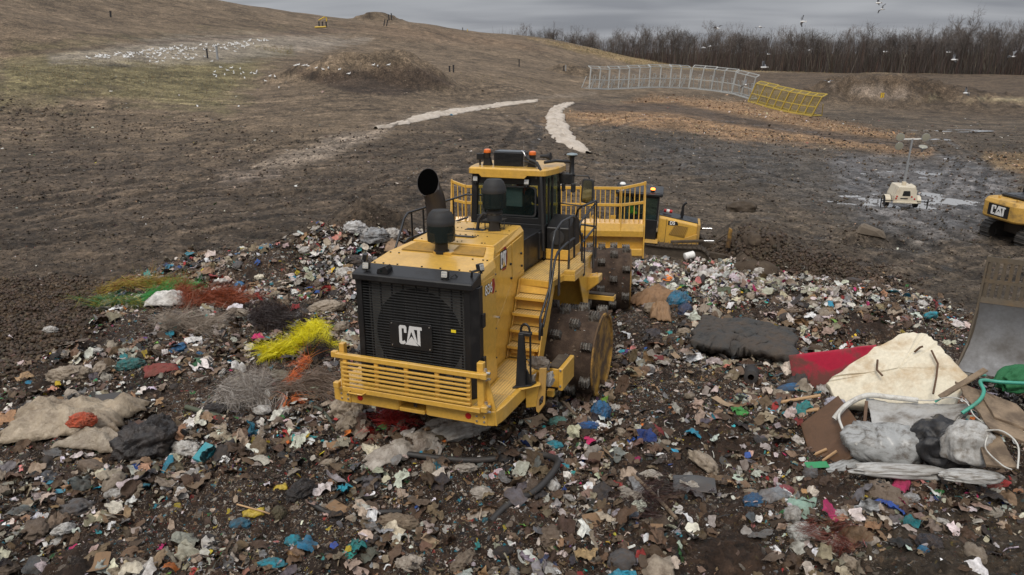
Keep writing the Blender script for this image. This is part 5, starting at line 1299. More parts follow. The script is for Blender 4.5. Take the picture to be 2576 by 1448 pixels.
# waste caught on the machine
def caught(name, M, s, colr, label, cat, seed, kind=4):
    r = np.random.default_rng(seed); V, T = t_lump(kind, r)
    q = V * 2.0 + r.uniform(0, 50, 3); V = V * (1 + 0.25 * ridged3(q * 1.8, 3))[:, None]
    m = fastmesh(name, V * s, T, colr, smooth=True)
    o = link(name, m); o.matrix_world = CPM @ M; tag(o, label, cat); return o
# ------------------------------------------------------------------ people
M_SKIN = paint('skin', (0.45, 0.26, 0.18), 0.5, amount=.05, bump=0)
def skinned(name, pts, edges, radii, mat, parent, sub=2):
    bm = bmesh.new(); ly = bm.verts.layers.skin.verify()
    vs = [bm.verts.new(p) for p in pts]
    for v, r in zip(vs, radii): v[ly].radius = (r, r)
    vs[0][ly].use_root = True
    for a, b in edges: bm.edges.new((vs[a], vs[b]))
    m = bpy.data.meshes.new(name); bm.to_mesh(m); bm.free(); m.materials.append(mat)
    o = link(name, m, parent)
    sk = o.modifiers.new('skin', 'SKIN'); sk.use_smooth_shade = True
    sb = o.modifiers.new('sub', 'SUBSURF'); sb.levels = sub; sb.render_levels = sub
    return o
def seated_person(M, label, jacket, vest, stripe, cap=None):
    """seated operator, pelvis at the origin, facing +y, hands forward on the controls"""
    t = thing('person', label, 'person', M)
    P = [(0,0,.10),(0,-.02,.32),(0,-.02,.52),(0,.0,.62),(0,.02,.72),(0,.03,.82),(0,.03,.90),
         (-.20,-.02,.53),(-.27,.06,.28),(-.22,.32,.26),(-.20,.42,.27),(.20,-.02,.53),(.27,.06,.28),(.22,.32,.26),(.20,.42,.27),
         (-.11,.05,.08),(-.15,.46,.10),(-.14,.52,-.30),(-.14,.64,-.36),(.11,.05,.08),(.15,.46,.10),(.14,.52,-.30),(.14,.64,-.36)]
    E = [(0,1),(1,2),(2,3),(3,4),(4,5),(5,6),(2,7),(7,8),(8,9),(9,10),(2,11),(11,12),(12,13),(13,14),(0,15),(15,16),(16,17),(17,18),(0,19),(19,20),(20,21),(21,22)]
    R = [.14,.15,.13,.06,.075,.095,.07,.07,.055,.04,.035,.07,.055,.04,.035,.10,.08,.055,.045,.10,.08,.055,.045]
    body = skinned('body', P, E, R, M_SKIN, t)
    f = 1.16
    jk = skinned('jacket', [P[i] for i in (0,1,2,7,8,9,11,12,13)], [(0,1),(1,2),(2,3),(3,4),(4,5),(2,6),(6,7),(7,8)], [R[i] * f + .012 for i in (0,1,2,7,8,9,11,12,13)], jacket, t)
    tr = skinned('trousers', [P[i] for i in (0,15,16,17,19,20,21)], [(0,1),(1,2),(2,3),(0,4),(4,5),(5,6)], [R[i] * f for i in (0,15,16,17,19,20,21)], paint('dark_trousers', (0.03, 0.035, 0.05), 0.8), t)
    for s in (-1, 1): G().tube([(s * .14, .50, -.30), (s * .14, .56, -.36), (s * .14, .70, -.37)], [.06, .06, .045], 10).obj('boot', M_RUB, t, smooth=60)
    g = G(); g.loft([[(.19 * math.cos(a), -.0 + .15 * math.sin(a), z) for a in np.linspace(0, 2 * np.pi, 20, endpoint=False)] for z in (.14, .3, .46, .54)]); v = g.obj('safety_vest', vest, t, smooth=60)
    for sx in (-1, 1):
        g = G(); g.tube([(sx * .09, .16, .16), (sx * .10, .17, .40), (sx * .09, .08, .62), (sx * .09, -.10, .60), (sx * .07, -.18, .40), (sx * .02, -.19, .2)], .028, 6); g.obj('reflective_band', stripe, v, smooth=60)
    # head: face, ears, hair or cap
    for s in (-1, 1):
        G().lathe([(.0, -.01), (.012, -.004), (.012, .004), (.0, .008)], (s * .03, .115, .83), 8, 'y').obj('eye', M_BLK, body)
        G().lathe([(.0, -.01), (.026, 0), (.0, .012)], (s * .092, .03, .81), 8, 'x').obj('ear', M_SKIN, body)
    g = G(); g.loft([[(-.012, .115, .83), (.012, .115, .83), (.0, .12, .84)], [(-.016, .135, .795), (.016, .135, .795), (0, .14, .80)]]); g.obj('nose', M_SKIN, body)
    G().box(-.024, .024, .112, .120, .765, .771).obj('mouth', M_DECR, body)
    g = G(); g.lathe([(.105, .0), (.11, .04), (.10, .09), (.06, .125), (.01, .135)], (0, .02, .82), 16)
    if cap:
        g.prism([(-.08, .10), (.08, .10), (.07, .20), (-.07, .20)], 'z', .83, .842)
        g.obj('cap', cap, t, smooth=50)
    else: g.obj('hair', paint('brown_hair', (0.03, 0.02, 0.012), 0.7), t, smooth=50)
    return t
M_NAVY = paint('navy_jacket', (0.018, 0.022, 0.035), 0.8)
M_ORNG = paint('orange_hivis', (0.85, 0.10, 0.02), 0.6, amount=.1)
M_LIME = paint('lime_hivis', (0.32, 0.85, 0.06), 0.6, amount=.1)
M_SILV = paint('silver_band', (0.55, 0.60, 0.58), 0.4, amount=.1)
seated_person(CPM @ place(.12, 4.72, 3.16), 'compactor operator in a navy jacket with orange and silver safety braces, seated in the cab', M_NAVY, M_NAVY, M_ORNG)

# ------------------------------------------------------------------ crawler tracks
M_TRKM = paint('mud_caked_track', (0.062, 0.047, 0.034), 0.9, (0.11, 0.085, 0.06), 0.9, 3, bump=1.0)
M_TRKS = paint('worn_track_shoe', (0.060, 0.055, 0.050), 0.6, (0.10, 0.08, 0.06), 0.9, 6, metal=.2, bump=.5)
def track(parent, x, length, hgt, w, mat, pitch=.17, name='crawler_track', sag=.04, mound=0.0, yo=0.0):
    """closed belt of single shoes round the idlers; the belt carries its shoes"""
    r = hgt / 2; L = length - hgt
    pts = []; peri = 2 * L + 2 * math.pi * r; n = int(peri / pitch)
    for i in range(n):
        s = peri * i / n
        if s < L: y, z, a = -L / 2 + s, 0, 0
        elif s < L + math.pi * r:
            t = (s - L) / r; y, z, a = L / 2 + r * math.sin(t), r - r * math.cos(t), t
        elif s < 2 * L + math.pi * r:
            q = s - L - math.pi * r; y, z, a = L / 2 - q, 2 * r - sag * math.sin(math.pi * q / L), math.pi
        else:
            t = (s - 2 * L - math.pi * r) / r + math.pi; y, z, a = -L / 2 + r * math.sin(t), r - r * math.cos(t), t
        pts.append((y, z, a))
    g = G(); inner = [(y * .96, r + (z - r) * .88) for y, z, a in pts]; outer = [(y, r + (z - r) * .985) for y, z, a in pts]
    g.loft([[(x - w * .32, p[0], p[1]) for p in outer], [(x + w * .32, p[0], p[1]) for p in outer]])
    belt = g.obj(name, mat, parent, M=Matrix.Translation((0, yo, 0)))
    sh = G(); sh.box(-w / 2, w / 2, -pitch * .46, pitch * .46, -.025, .015); sh.box(-w / 2, w / 2, -pitch * .42, -pitch * .30, -.075, -.02)
    sm_ = sh.mesh('track_shoe'); sm_.materials.append(mat)
    for y, z, a in pts:
        link('track_shoe', sm_, belt, M=Matrix.Translation((x, y, z)) @ Matrix.Rotation(a, 4, 'X'))
    s = 1 if x > 0 else -1
    for y in (-L / 2, L / 2): G().lathe([(r * .45, -.02), (r * .72, 0.0), (r * .72, .05), (r * .3, .06), (.05, .09)] if s > 0 else [(.05, -.09), (r * .3, -.06), (r * .72, -.05), (r * .72, 0), (r * .45, .02)], (x + s * w * .30, y, r), 20, 'x').obj('idler_wheel', mat, belt, smooth=40)
    G().box(x - w * .36, x + w * .36, -L / 2, L / 2, r * .35, r * 1.15).obj('track_frame', mat, belt, .03)
    return belt

# ------------------------------------------------------------------ bulldozer pushing soil behind the heap
def azM(x, y, z, az, pitch=0, roll=0): return Matrix.Translation((x, y, z)) @ Matrix.Rotation(-rad(az), 4, 'Z') @ Matrix.Rotation(rad(pitch), 4, 'X') @ Matrix.Rotation(rad(roll), 4, 'Y')
q = at_D(1612, 660, 30.0); dzx, dzy = q[0] , q[1]
DZM = azM(dzx, dzy, q[2] + .12, 102, -2.5, 2)
dz = thing('bulldozer', 'mid-size yellow bulldozer with black cab and mud-caked tracks pushing soil beyond the compactor blade', 'bulldozer', DZM)
for s in (-1, 1): track(dz, s * .92, 3.30, 1.02, .56, M_TRKM, .18, yo=1.0)
g = G(); g.loft([[(-.50, .55, .9), (.50, .55, .9), (.50, .55, 1.96), (.42, .55, 2.04), (-.42, .55, 2.04), (-.50, .55, 1.96)], [(-.50, 2.08, .9), (.50, 2.08, .9), (.50, 2.08, 1.74), (.42, 2.08, 1.82), (-.42, 2.08, 1.82), (-.50, 2.08, 1.74)]]); hd = g.obj('engine_hood', M_YEL, dz, .02)
g = G(); g.loft([[(-.40, .56, 2.045), (.40, .56, 2.045), (.40, .56, 2.07), (-.40, .56, 2.07)], [(-.40, 2.10, 1.825), (.40, 2.10, 1.825), (.40, 2.10, 1.85), (-.40, 2.10, 1.85)]]); g.obj('hood_top', M_BLK, dz, .01)
G().box(-.52, .52, 2.08, 2.20, .9, 1.82).obj('radiator_nose', M_YELX, dz, .02)
for s in (1, -1):
    g = G(); g.prism([(1.00, 1.30), (1.62, 1.22), (1.74, 1.68), (1.20, 1.72)], 'x', s * .502, s * .512); vp = g.obj('side_grille', M_LOUV, dz)
    for k in range(9): G().bar((s * .515, 1.05 + k * .07, 1.32), (s * .515, 1.20 + k * .065, 1.68), .012, .02).obj('grille_bar', M_YELX, vp)
    G().box(s * .502 - .004, s * .502 + .004, .86, .875, .95, 1.95).obj('door_seam', M_BLK, dz)
M5 = Matrix.Rotation(rad(90), 4, 'Z') @ Matrix.Rotation(rad(90), 4, 'X')
G().prism([(.93, 1.70), (1.30, 1.68), (1.33, 1.76), (1.28, 1.86), (.93, 1.88)], 'x', .503, .507).obj('number_shield', M_BLK, dz)
tm = text_mesh('D5', .20, .002, .008, .85, 'number_digits'); tm.materials.append(M_WHITE); link('number_digits', tm, dz, M=Matrix.Translation((.510, 1.10, 1.785)) @ M5)
g = G(); g.tube([(.12, 1.45, 1.9), (.12, 1.45, 2.42), (.12, 1.50, 2.52), (.12, 1.58, 2.58)], .05, 12); g.obj('exhaust_pipe', M_BLK, dz, smooth=60)
G().cyl((.0, 1.45, 2.0), (.0, 1.45, 2.18), .07, n=12).obj('air_intake', M_BLK, dz)
fe = G().cyl((-.05, .72, 2.15), (-.05, 1.05, 2.12), .07, n=14).obj('fire_extinguisher', M_RED, dz, smooth=50); G().cyl((-.05, .82, 2.14), (-.05, .94, 2.13), .072, n=14).obj('extinguisher_label', M_WHITE, fe)
# cab: frame with glass
def simple_cab(par, x0, x1, y0, y1, zb, zw, zt, roofm, over=.10, nm='cab_frame'):
    g = G(); g.box(x0, x1, y0, y1, zb, zw); t = .07
    for x in (x0, x1 - t):
        for y in (y0, (y0 + y1) / 2, y1 - t): g.box(x, x + t, y, y + t, zw, zt)
    for y in (y0, y1 - t): g.box(x0 + t, x1 - t, y, y + t, zt - .10, zt)
    for x in (x0, x1 - t): g.box(x + .001, x + t - .001, y0 + t, y1 - t, zt - .10, zt - .001)
    f = g.obj(nm, M_BLK, par, .01)
    for x in (x0 + .02, x1 - .03):
        for a, b in ((y0 + t, (y0 + y1) / 2), ((y0 + y1) / 2 + t, y1 - t)): G().box(x, x + .008, a, b, zw, zt - .10).obj('side_window', M_GLASS, par)
    for y in (y0 + .02, y1 - .03): G().box(x0 + t, x1 - t, y, y + .008, zw, zt - .10).obj('end_window', M_GLASS, par)
    g = G(); g.prism(rsect([(x0 - over, y0 - over), (x1 + over, y0 - over), (x1 + over, y1 + over), (x0 - over, y1 + over)], .12), 'z', zt, zt + .10); r_ = g.obj('cab_roof', roofm, par, .02)
    return r_
rf = simple_cab(dz, -.70, .70, -1.15, .50, 1.15, 1.75, 2.86, M_BLK, .12)
G().box(.66, .72, -.30, .50, 1.0, 1.9).obj('cab_door', M_BLK, dz, .01)
for k in range(5): G().box(-.78, .78, -1.1 + k * .34, -1.085 + k * .34, 2.962, 2.975).obj('roof_rib', M_BLK, rf)
beacon(.35, .20, 3.04, M_BEACONLIT, .09, dz)
M_DOME = paint('white_dome', (0.75, 0.75, 0.73), 0.35, amount=.15)
for (x, y) in ((.55, -1.05), (-.55, -1.05)): G().lathe([(.13, 0), (.13, .03), (.08, .08), (.01, .09)], (x, y, 2.98), 18).obj('gps_dome', M_DOME, dz, smooth=50)
g = G()
for k in range(10): g.tube([(-.72 + .16 * k, -1.2, 3.0), (-.72 + .16 * k + .08, -1.2, 3.04)], .01, 5)
g.tube([(-.8, -1.25, 2.99), (.8, -1.25, 2.99), (.8, .6, 2.99)], .014, 6); g.obj('roof_rail', M_BLK, dz)
G().box(-.30, .25, -1.25, -1.16, 2.62, 2.76).obj('rear_light_bar', M_YELX, dz, .01)
for s in (-1, 1):
    g = G(); g.loft([[(s * .62, -1.45, 1.06), (s * 1.16, -1.45, 1.06), (s * 1.16, -1.45, 1.30), (s * 1.10, -1.45, 1.36), (s * .62, -1.45, 1.62)], [(s * .62, -.35, 1.06), (s * 1.16, -.35, 1.06), (s * 1.16, -.35, 1.34), (s * 1.08, -.35, 1.40), (s * .62, -.35, 1.70)], [(s * .62, .05, 1.06), (s * 1.16, .05, 1.06), (s * 1.16, .05, 1.14), (s * 1.08, .05, 1.18), (s * .62, .05, 1.30)]]); g.obj('fender_tank', M_YEL, dz, .015)
    G().box(s * .5 if s > 0 else -1.16, 1.16 if s > 0 else -.5, .06, .60, 1.06, 1.10).obj('step_plate', M_YELX, dz, .01)
    g = G(); g.bar((s * 1.02, .45, 1.16), (s * .95, 1.72, 1.30), .12, .10); g.obj('lift_cylinder', M_DIRTCAKE, dz, .02, M=Matrix.Translation((0, .65, 0)))
    g = G(); g.cyl((s * .95, 1.70, 1.30), (s * .93, 2.1, 1.33), .03); g.obj('cylinder_rod', M_CHROME, dz, M=Matrix.Translation((0, .65, 0)))
    g = G(); g.bar((s * .66, 1.2, .75), (s * .75, 2.95, .62), .16, .24); g.obj('push_arm', M_DIRTCAKE, dz, .02, M=Matrix.Translation((0, .65, 0)))
    G().prism([(1.25, .95), (1.80, .92), (1.80, 1.45), (1.35, 1.25)], 'x', s * .56, s * .60).obj('arm_guard', M_YELX, dz, .01, M=Matrix.Translation((0, .3, 0)))
g = G(); g.box(-.45, .45, -1.9, -1.2, .7, 1.35); g.bar((-.3, -1.7, 1.3), (-.3, -2.2, 1.6), .12); g.bar((.3, -1.7, 1.3), (.3, -2.2, 1.6), .12); g.box(-.6, .6, -2.3, -2.15, 1.2, 1.45); g.obj('ripper', M_YELX, dz, .02)
g = G(); pr = [(3.12, .02), (2.98, .2), (2.93, .6), (3.0, .95), (3.14, 1.18)]
g.loft([[(x, y, z) for y, z in pr + [(y + .05, z) for y, z in pr][::-1]] for x in (-1.6, 1.6)])
for x in (-1.6, 1.6): g.prism([(2.85, .0), (3.2, .0), (3.35, .35), (3.2, 1.2), (2.95, 1.0)], 'x', x - .02, x + .02)
g.box(-1.5, 1.5, 2.72, 2.95, .35, .60)
bl = g.obj('dozer_blade', M_DIRTCAKE, dz, .02, M=Matrix.Translation((0, .65, 0)))
G().prism([(2.60, 1.0), (2.78, 1.0), (2.78, 1.75), (2.64, 1.82)], 'x', .42, .62).obj('hose_tower', M_YELD, dz, .02, M=Matrix.Translation((0, .65, 0)))
g = G(); g.tube([(.5, 2.2, 1.2), (.5, 2.45, 1.42), (.5, 2.66, 1.60)], .03, 8); g.tube([(.35, 2.2, 1.1), (.4, 2.5, 1.25), (.5, 2.75, 1.2)], .03, 8); g.obj('hydraulic_hose', M_DIRTCAKE, dz, M=Matrix.Translation((0, .65, 0)))
seated_person(DZM @ place(0, -.55, 1.75, s=.95), 'bulldozer driver in a bright lime green safety vest, seated in the black cab', M_LIME, M_LIME, M_SILV, M_NAVY)
# clods of soil rolling off the blade
M_SOILC = paint('turned_soil', (0.058, 0.040, 0.026), 0.95, (0.13, 0.10, 0.065), 0.7, 2.5, bump=1.0)
r = np.random.default_rng(5)
def soil_lump(name, V0, M, label, mat=None, smooth=False, cat='soil', group=None):
    m = fastmesh(name, V0[0], V0[1], mat or M_SOILC, smooth=smooth); o = link(name, m); o.matrix_world = M; return tag(o, label, cat, group)
V, T = icos(5); V = V * (0.78 + 0.34 * ridged3(V * 1.5 + 3, 6, .7))[:, None]
PILE = soil_lump('soil_pile', (V, T), DZM @ place(.2, 4.6, .45, s=(2.2, 1.25, 1.5)), 'long heap of freshly turned brown soil in front of the bulldozer blade')
_r = np.random.default_rng(91); _pv = V[_r.integers(0, len(V), 1500)]; _pv = np.array([tuple(PILE.matrix_world @ Vector(v)) for v in _pv]); _pv = _pv[_pv[:, 2] > PILE.matrix_world.translation.z - .6] + _r.normal(0, .04, (1, 3))
scatter('loose_clods', _pv, _r.uniform(.05, .17, len(_pv)), pick_colours(_r, len(_pv), [(3, (0.050, 0.034, 0.022)), (1, (0.11, 0.08, 0.05))]), CLOD, M_LIT, .8, .4, 92)
V, T = icos(4); V = V * (0.8 + 0.35 * ridged3(V * 1.3 + 8, 4))[:, None]
soil_lump('soil_slab', (V, T), DZM @ place(.9, 4.3, 1.35, 20, 10, s=(.75, .5, .5)), 'pale rounded slab of soil tipping over the bulldozer blade edge')
soil_lump('soil_clod', (V, T), DZM @ place(1.9, 4.3, .35, 70, 30, s=(1.2, .9, .8)), 'big broken soil clod fallen beside the right end of the dozer blade')
for i, (px, py, D, s_, lb) in enumerate(((1868, 500, 42, .9, 'grey hummock of mud standing behind the bulldozer'), (1890, 530, 38, .7, 'low brown mud lump between bulldozer and grey hummock'))):
    q = at_D(px, py, D); soil_lump('mud_hummock', (V, T), place(q[0], q[1], float(height(np.array([q[0]]), np.array([q[1]]))[0]) + .1, 40 * i, s=(s_, s_ * .7, s_ * .55)), lb, M_DIRTCAKE)
q = hit(2192, 590)
g = G(); g.loft([[(-.75, -.3, 0), (.7, -.25, 0), (.65, .3, 0), (-.7, .3, 0)], [(-.62, -.2, .50), (.1, -.24, .40), (.55, .1, .30), (-.45, .22, .52)]])
bo = g.obj('concrete_block', paint('muddy_concrete', (0.15, 0.12, 0.09), 0.9, (0.06, 0.045, 0.03), 0.9, 2.2, bump=.9), None, .10); bo.matrix_world = place(q[0], q[1], q[2] - .12, -14, 8, 8); tag(bo, 'tilted muddy concrete block lying alone on the grey ground', 'block')

# ------------------------------------------------------------------ excavator at the right edge
q = at_D(2454, 556, 41.0)
ah = 84; hx, hy = math.sin(rad(ah)), math.cos(rad(ah)); rx_, ry_ = hy, -hx
ox, oy = q[0] + 2.35 * hx + 1.30 * rx_, q[1] + 2.35 * hy + 1.30 * ry_
oz = float(height(np.array([ox]), np.array([oy]), False)[0])
M_YELOLD = paint('faded_yellow_paint', (0.56, 0.33, 0.07), 0.5, (0.12, 0.08, 0.045), 0.75, 2.2, bump=.03, lo=.46, hi=.66)
xc = thing('excavator', 'yellow tracked excavator seen from behind, its counterweight carrying a black logo plate', 'excavator', azM(ox, oy, oz, ah, 0, 0))
for s in (-1, 1): track(xc, s * 1.12, 3.9, .85, .60, M_TRKS, .17)
G().box(-.9, .9, -1.2, 1.2, .35, .95).obj('undercarriage', M_TRKM, xc, .05)
G().cyl((0, 0, .9), (0, 0, 1.12), .65, n=28).obj('slew_ring', M_BLK, xc)
cw = rsect([(-1.32, -1.15), (-1.30, -1.95), (-1.0, -2.38), (1.0, -2.38), (1.30, -1.95), (1.32, -1.15)], .22)
g = G(); g.loft([[(x * .97, y * .97, 1.12) for x, y in cw], [(x, y, 1.20) for x, y in cw], [(x, y, 1.86) for x, y in cw], [(x * .96, -1.2 + (y + 1.2) * .93, 2.02) for x, y in cw]]); cwo = g.obj('counterweight', M_YELOLD, xc, .02)
for x in (-.55, .55): G().prism(rsect([(x - .06, 2.0), (x + .06, 2.0), (x + .05, 2.12), (x - .05, 2.12)], .02), 'y', -2.0, -1.94).obj('lifting_eye', M_YELOLD, cwo)
G().prism(rsect([(-.62, 1.28), (.66, 1.28), (.66, 1.82), (-.62, 1.82)], .03), 'y', -2.395, -2.383).obj('logo_panel', M_BLK, cwo)
logo_letters(.86, .42).obj('logo_letters', M_WHITE, cwo, M=Matrix.Translation((-.40, -2.397, 1.335)))
g = G(); g.box(-1.30, 1.30, -1.15, 1.6, 1.12, 1.30); g.box(.45, 1.30, -1.14, 1.2, 1.30, 1.95); g.box(-1.28, -.5, -1.14, -.2, 1.30, 1.95); g.obj('upper_body', M_YELOLD, xc, .03)
G().box(-1.0, 1.05, -1.55, -.35, 2.03, 2.18).obj('engine_cover', M_BLK, xc, .05)
for k in range(3): G().box(-.85 + k * .62, -.32 + k * .62, -1.5, -.4, 2.18, 2.20).obj('cover_panel', paint('black_vinyl', (0.03, 0.033, 0.04), .35) if k == 0 else bpy.data.materials['black_vinyl'], xc, .01)
G().box(1.302, 1.312, -.95, .25, 1.36, 1.86).obj('side_door', M_YELOLD, xc, .005)
G().box(1.313, 1.318, -.55, .1, 1.40, 1.62).obj('side_vent', M_BLK, xc)
simple_cab(xc, -1.28, -.38, -.25, 1.35, 1.30, 2.0, 2.98, M_YELOLD, .03)
tm = text_mesh('CATERPILLAR', .15, .002, .004, .92, 'cab_lettering'); tm.materials.append(M_WHITE); link('cab_lettering', tm, xc, M=Matrix.Translation((-.83, -.262, 2.86)) @ Matrix.Rotation(rad(90), 4, 'X'))
g = G(); g.loft([[(-.2, .6, 1.3), (.2, .6, 1.3), (.2, 1.1, 1.3), (-.2, 1.1, 1.3)], [(-.18, 2.4, 3.4), (.18, 2.4, 3.4), (.18, 2.9, 3.1), (-.18, 2.9, 3.1)], [(-.15, 4.6, 3.2), (.15, 4.6, 3.2), (.15, 4.7, 2.9), (-.15, 4.7, 2.9)]]); g.obj('boom', M_YELOLD, xc, .02)
g = G(); g.loft([[(-.14, 4.4, 3.3), (.14, 4.4, 3.3), (.14, 4.8, 3.0), (-.14, 4.8, 3.0)], [(-.12, 5.2, .9), (.12, 5.2, .9), (.12, 5.4, .9), (-.12, 5.4, .9)]]); g.obj('stick', M_YELOLD, xc, .02)
g = G(); g.prism([(4.9, 1.0), (5.6, 1.0), (5.7, .5), (5.3, .1), (4.8, .3)], 'x', -.6, .6); g.obj('bucket', M_TRKS, xc, .03)

# ------------------------------------------------------------------ mobile light tower standing in the puddle
q = hit(2277, 531)
M_CREAM = paint('cream_paint', (0.62, 0.56, 0.44), 0.5, (0.25, 0.14, 0.07), 0.6, 2.5, bump=.02)
LT = azM(q[0], q[1] + .6, q[2] - .05, 12)
lt = thing('light_tower', 'cream trailer-mounted light tower with four flood lamps standing in a puddle', 'light tower', LT)
g = G(); g.loft([[(-.62, -.75, .42), (.62, -.75, .42), (.62, .85, .42), (-.62, .85, .42)], [(-.60, -.75, .72), (.60, -.75, .72), (.60, .85, .72), (-.60, .85, .72)], [(-.42, -.72, 1.28), (.42, -.72, 1.28), (.42, .82, 1.28), (-.42, .82, 1.28)]]); g.obj('housing', M_CREAM, lt, .02)
G().loft([[(.585, -.3, .80), (.585, .6, .80), (.44, .6, 1.24), (.44, -.3, 1.24)], [(.70, -.3, .86), (.70, .6, .86), (.56, .6, 1.29), (.56, -.3, 1.29)]]).obj('side_flap', M_CREAM, lt, .01)
G().prism([(-.20, .78), (.22, .78), (.18, 1.06), (-.16, 1.06)], 'y', -.765, -.75).obj('control_window', M_RAD, lt)
for x, z in ((-.50, .62), (-.47, .74), (.30, .74), (.46, .62)): G().cyl((x, -.75, z), (x, -.77, z), .045, n=12).obj('tail_lamp', M_RED, lt)
G().box(-.28, .10, -.765, -.752, .60, .66).obj('name_strip', M_RAD, lt)
for s in (-1, 1):
    G().lathe([(.10, -.09), (.30, -.09), (.32, -.05), (.32, .05), (.30, .09), (.10, .09)], (s * .78, .05, .30), 22, 'x').obj('wheel', M_RUB, lt, smooth=40)
    tt = [(y, .34 + .36 * math.sin(a)) for y, a in ((-.40, 0), (-.36, .5), (-.2, 1.1), (.05, 1.5), (.3, 2.04), (.46, 2.64), (.5, 3.14))]
    g = G(); g.loft([[(s * .66, y, z) for y, z in tt] + [(s * .66, y * .95, z - .02) for y, z in tt][::-1], [(s * .94, y, z) for y, z in tt] + [(s * .94, y * .95, z - .02) for y, z in tt][::-1]]); g.obj('mudguard', M_CREAM, lt)
    g = G(); g.bar((s * .6, -.6, .45), (s * 1.25, -.6, .45), .05); g.bar((s * 1.22, -.6, .05), (s * 1.22, -.6, .62), .05); g.obj('outrigger', M_BLK, lt)
G().box(-.65, .65, -.80, -.74, .36, .44).obj('bumper_bar', M_CREAM, lt, .01)
G().box(-.10, .10, -.1, .1, 1.28, 1.48).obj('mast_socket', M_CREAM, lt, .02)
M_GALV = paint('galvanised_steel', (0.33, 0.34, 0.35), 0.45, (0.2, 0.17, 0.14), 0.3, 6, metal=.4, bump=0)
g = G(); g.bar((0, 0, 1.4), (.02, 0, 2.6), .12); g.bar((.02, 0, 2.6), (.06, 0, 3.9), .085); mast = g.obj('mast', M_GALV, lt)
G().bar((-.45, 0, 3.86), (.55, 0, 3.90), .06).obj('crossbar', M_WHITE, mast)
for i, (x, z, tilt) in enumerate(((-.60, 3.98, -95), (.72, 4.0, -95), (-.58, 3.48, -100), (.66, 3.46, -20))):
    R = Matrix.Translation((x, -.05, z)) @ Matrix.Rotation(rad(-tilt), 4, 'X')
    f_ = G().lathe([(.05, -.30), (.06, -.16), (.12, -.10), (.22, .0), (.23, .02)], (0, 0, 0), 24, cap=True).obj('flood_lamp', M_GALV, mast, smooth=40, M=R)
    G().lathe([(.21, .021), (.2, .03), (.01, .035)], (0, 0, 0), 24).obj('lamp_glass', paint('lamp_glass', (0.30, 0.29, 0.23), 0.2, amount=.2) if i == 0 else bpy.data.materials['lamp_glass'], f_)

# ------------------------------------------------------------------ blade of a second machine at the right edge
M_BARE = paint('polished_mouldboard', (0.20, 0.205, 0.215), 0.55, (0.075, 0.06, 0.045), 0.9, 1.6, metal=.35, bump=.03, lo=.34, hi=.80)
M_RUSTY = paint('muddy_rusty_steel', (0.115, 0.092, 0.066), 0.8, (0.20, 0.12, 0.05), 0.55, 2.5, bump=.3)
q = at_D(2402, 925, 14.6)
bb = thing('machine_blade', 'curved bare steel machine blade with a slotted muddy guard on top', 'blade', azM(q[0] + 2.03 * .87, q[1] - .96 * .87, q[2] - .05, 232) @ Matrix.Scale(.87, 4))
prof = [(.62, 0), (.40, .18), (.18, .45), (.05, .78), (.02, 1.12), (.08, 1.38)]
def stat(x): return max(0.0, (abs(x) - 1.15)) * .45
xs_ = [-2.0, -1.6, -1.15, -.5, 0, .5, 1.15, 1.6, 2.0]
g = G(); g.loft([[(x, y + stat(x), z) for y, z in prof] + [(x, y - .05 + stat(x), z + .0) for y, z in prof][::-1] for x in xs_]); g.obj('mouldboard', M_BARE, bb, smooth=35)
g = G(); g.loft([[(x, .66 + stat(x), -.06), (x, .44 + stat(x), .14), (x, .42 + stat(x), .12), (x, .64 + stat(x), -.08)] for x in xs_]); g.obj('cutting_edge', M_STEEL, bb)
g = G(); zt_ = 1.38
g.loft([[(x, .085 + stat(x), zt_), (x, .055 + stat(x), zt_), (x, .03 + stat(x), zt_ + .12), (x, .06 + stat(x), zt_ + .12)] for x in xs_])
g.loft([[(x, .06 + stat(x), zt_ + .42), (x, .03 + stat(x), zt_ + .42), (x, .03 + stat(x), zt_ + .50), (x, .06 + stat(x), zt_ + .50)] for x in xs_])
g.loft([[(x, .06 + stat(x), zt_ + .86), (x, .03 + stat(x), zt_ + .86), (x, .03 + stat(x), zt_ + .97), (x, .06 + stat(x), zt_ + .97)] for x in xs_]); gd = g.obj('slotted_guard', M_RUSTY, bb)
for x in np.arange(-1.97, 2.0, .115):
    for z0, z1 in ((.12, .42), (.50, .86)): G().box(x - .034, x + .034, .034 + stat(x), .056 + stat(x), zt_ + z0, zt_ + z1).obj('guard_bar', M_RUSTY, gd)
for s in (-1, 1): G().prism([(.66 + stat(2), -.05), (-.05 + stat(2), .3), (-.05 + stat(2), 2.36), (.06 + stat(2), 2.36), (.10 + stat(2), 1.3), (.24 + stat(2), .5)], 'x', s * 2.0 - .02, s * 2.0 + .02).obj('end_plate', M_RUSTY, bb, .008)
G().box(-1.2, 1.2, -.32, -.02, .2, 1.0).obj('blade_back_beam', M_RUSTY, bb, .03)
for x in (-.7, .7): g = G(); g.bar((x, -.2, .5), (x, -1.6, .6), .22, .3); g.obj('push_arm', M_RUSTY, bb, .02)
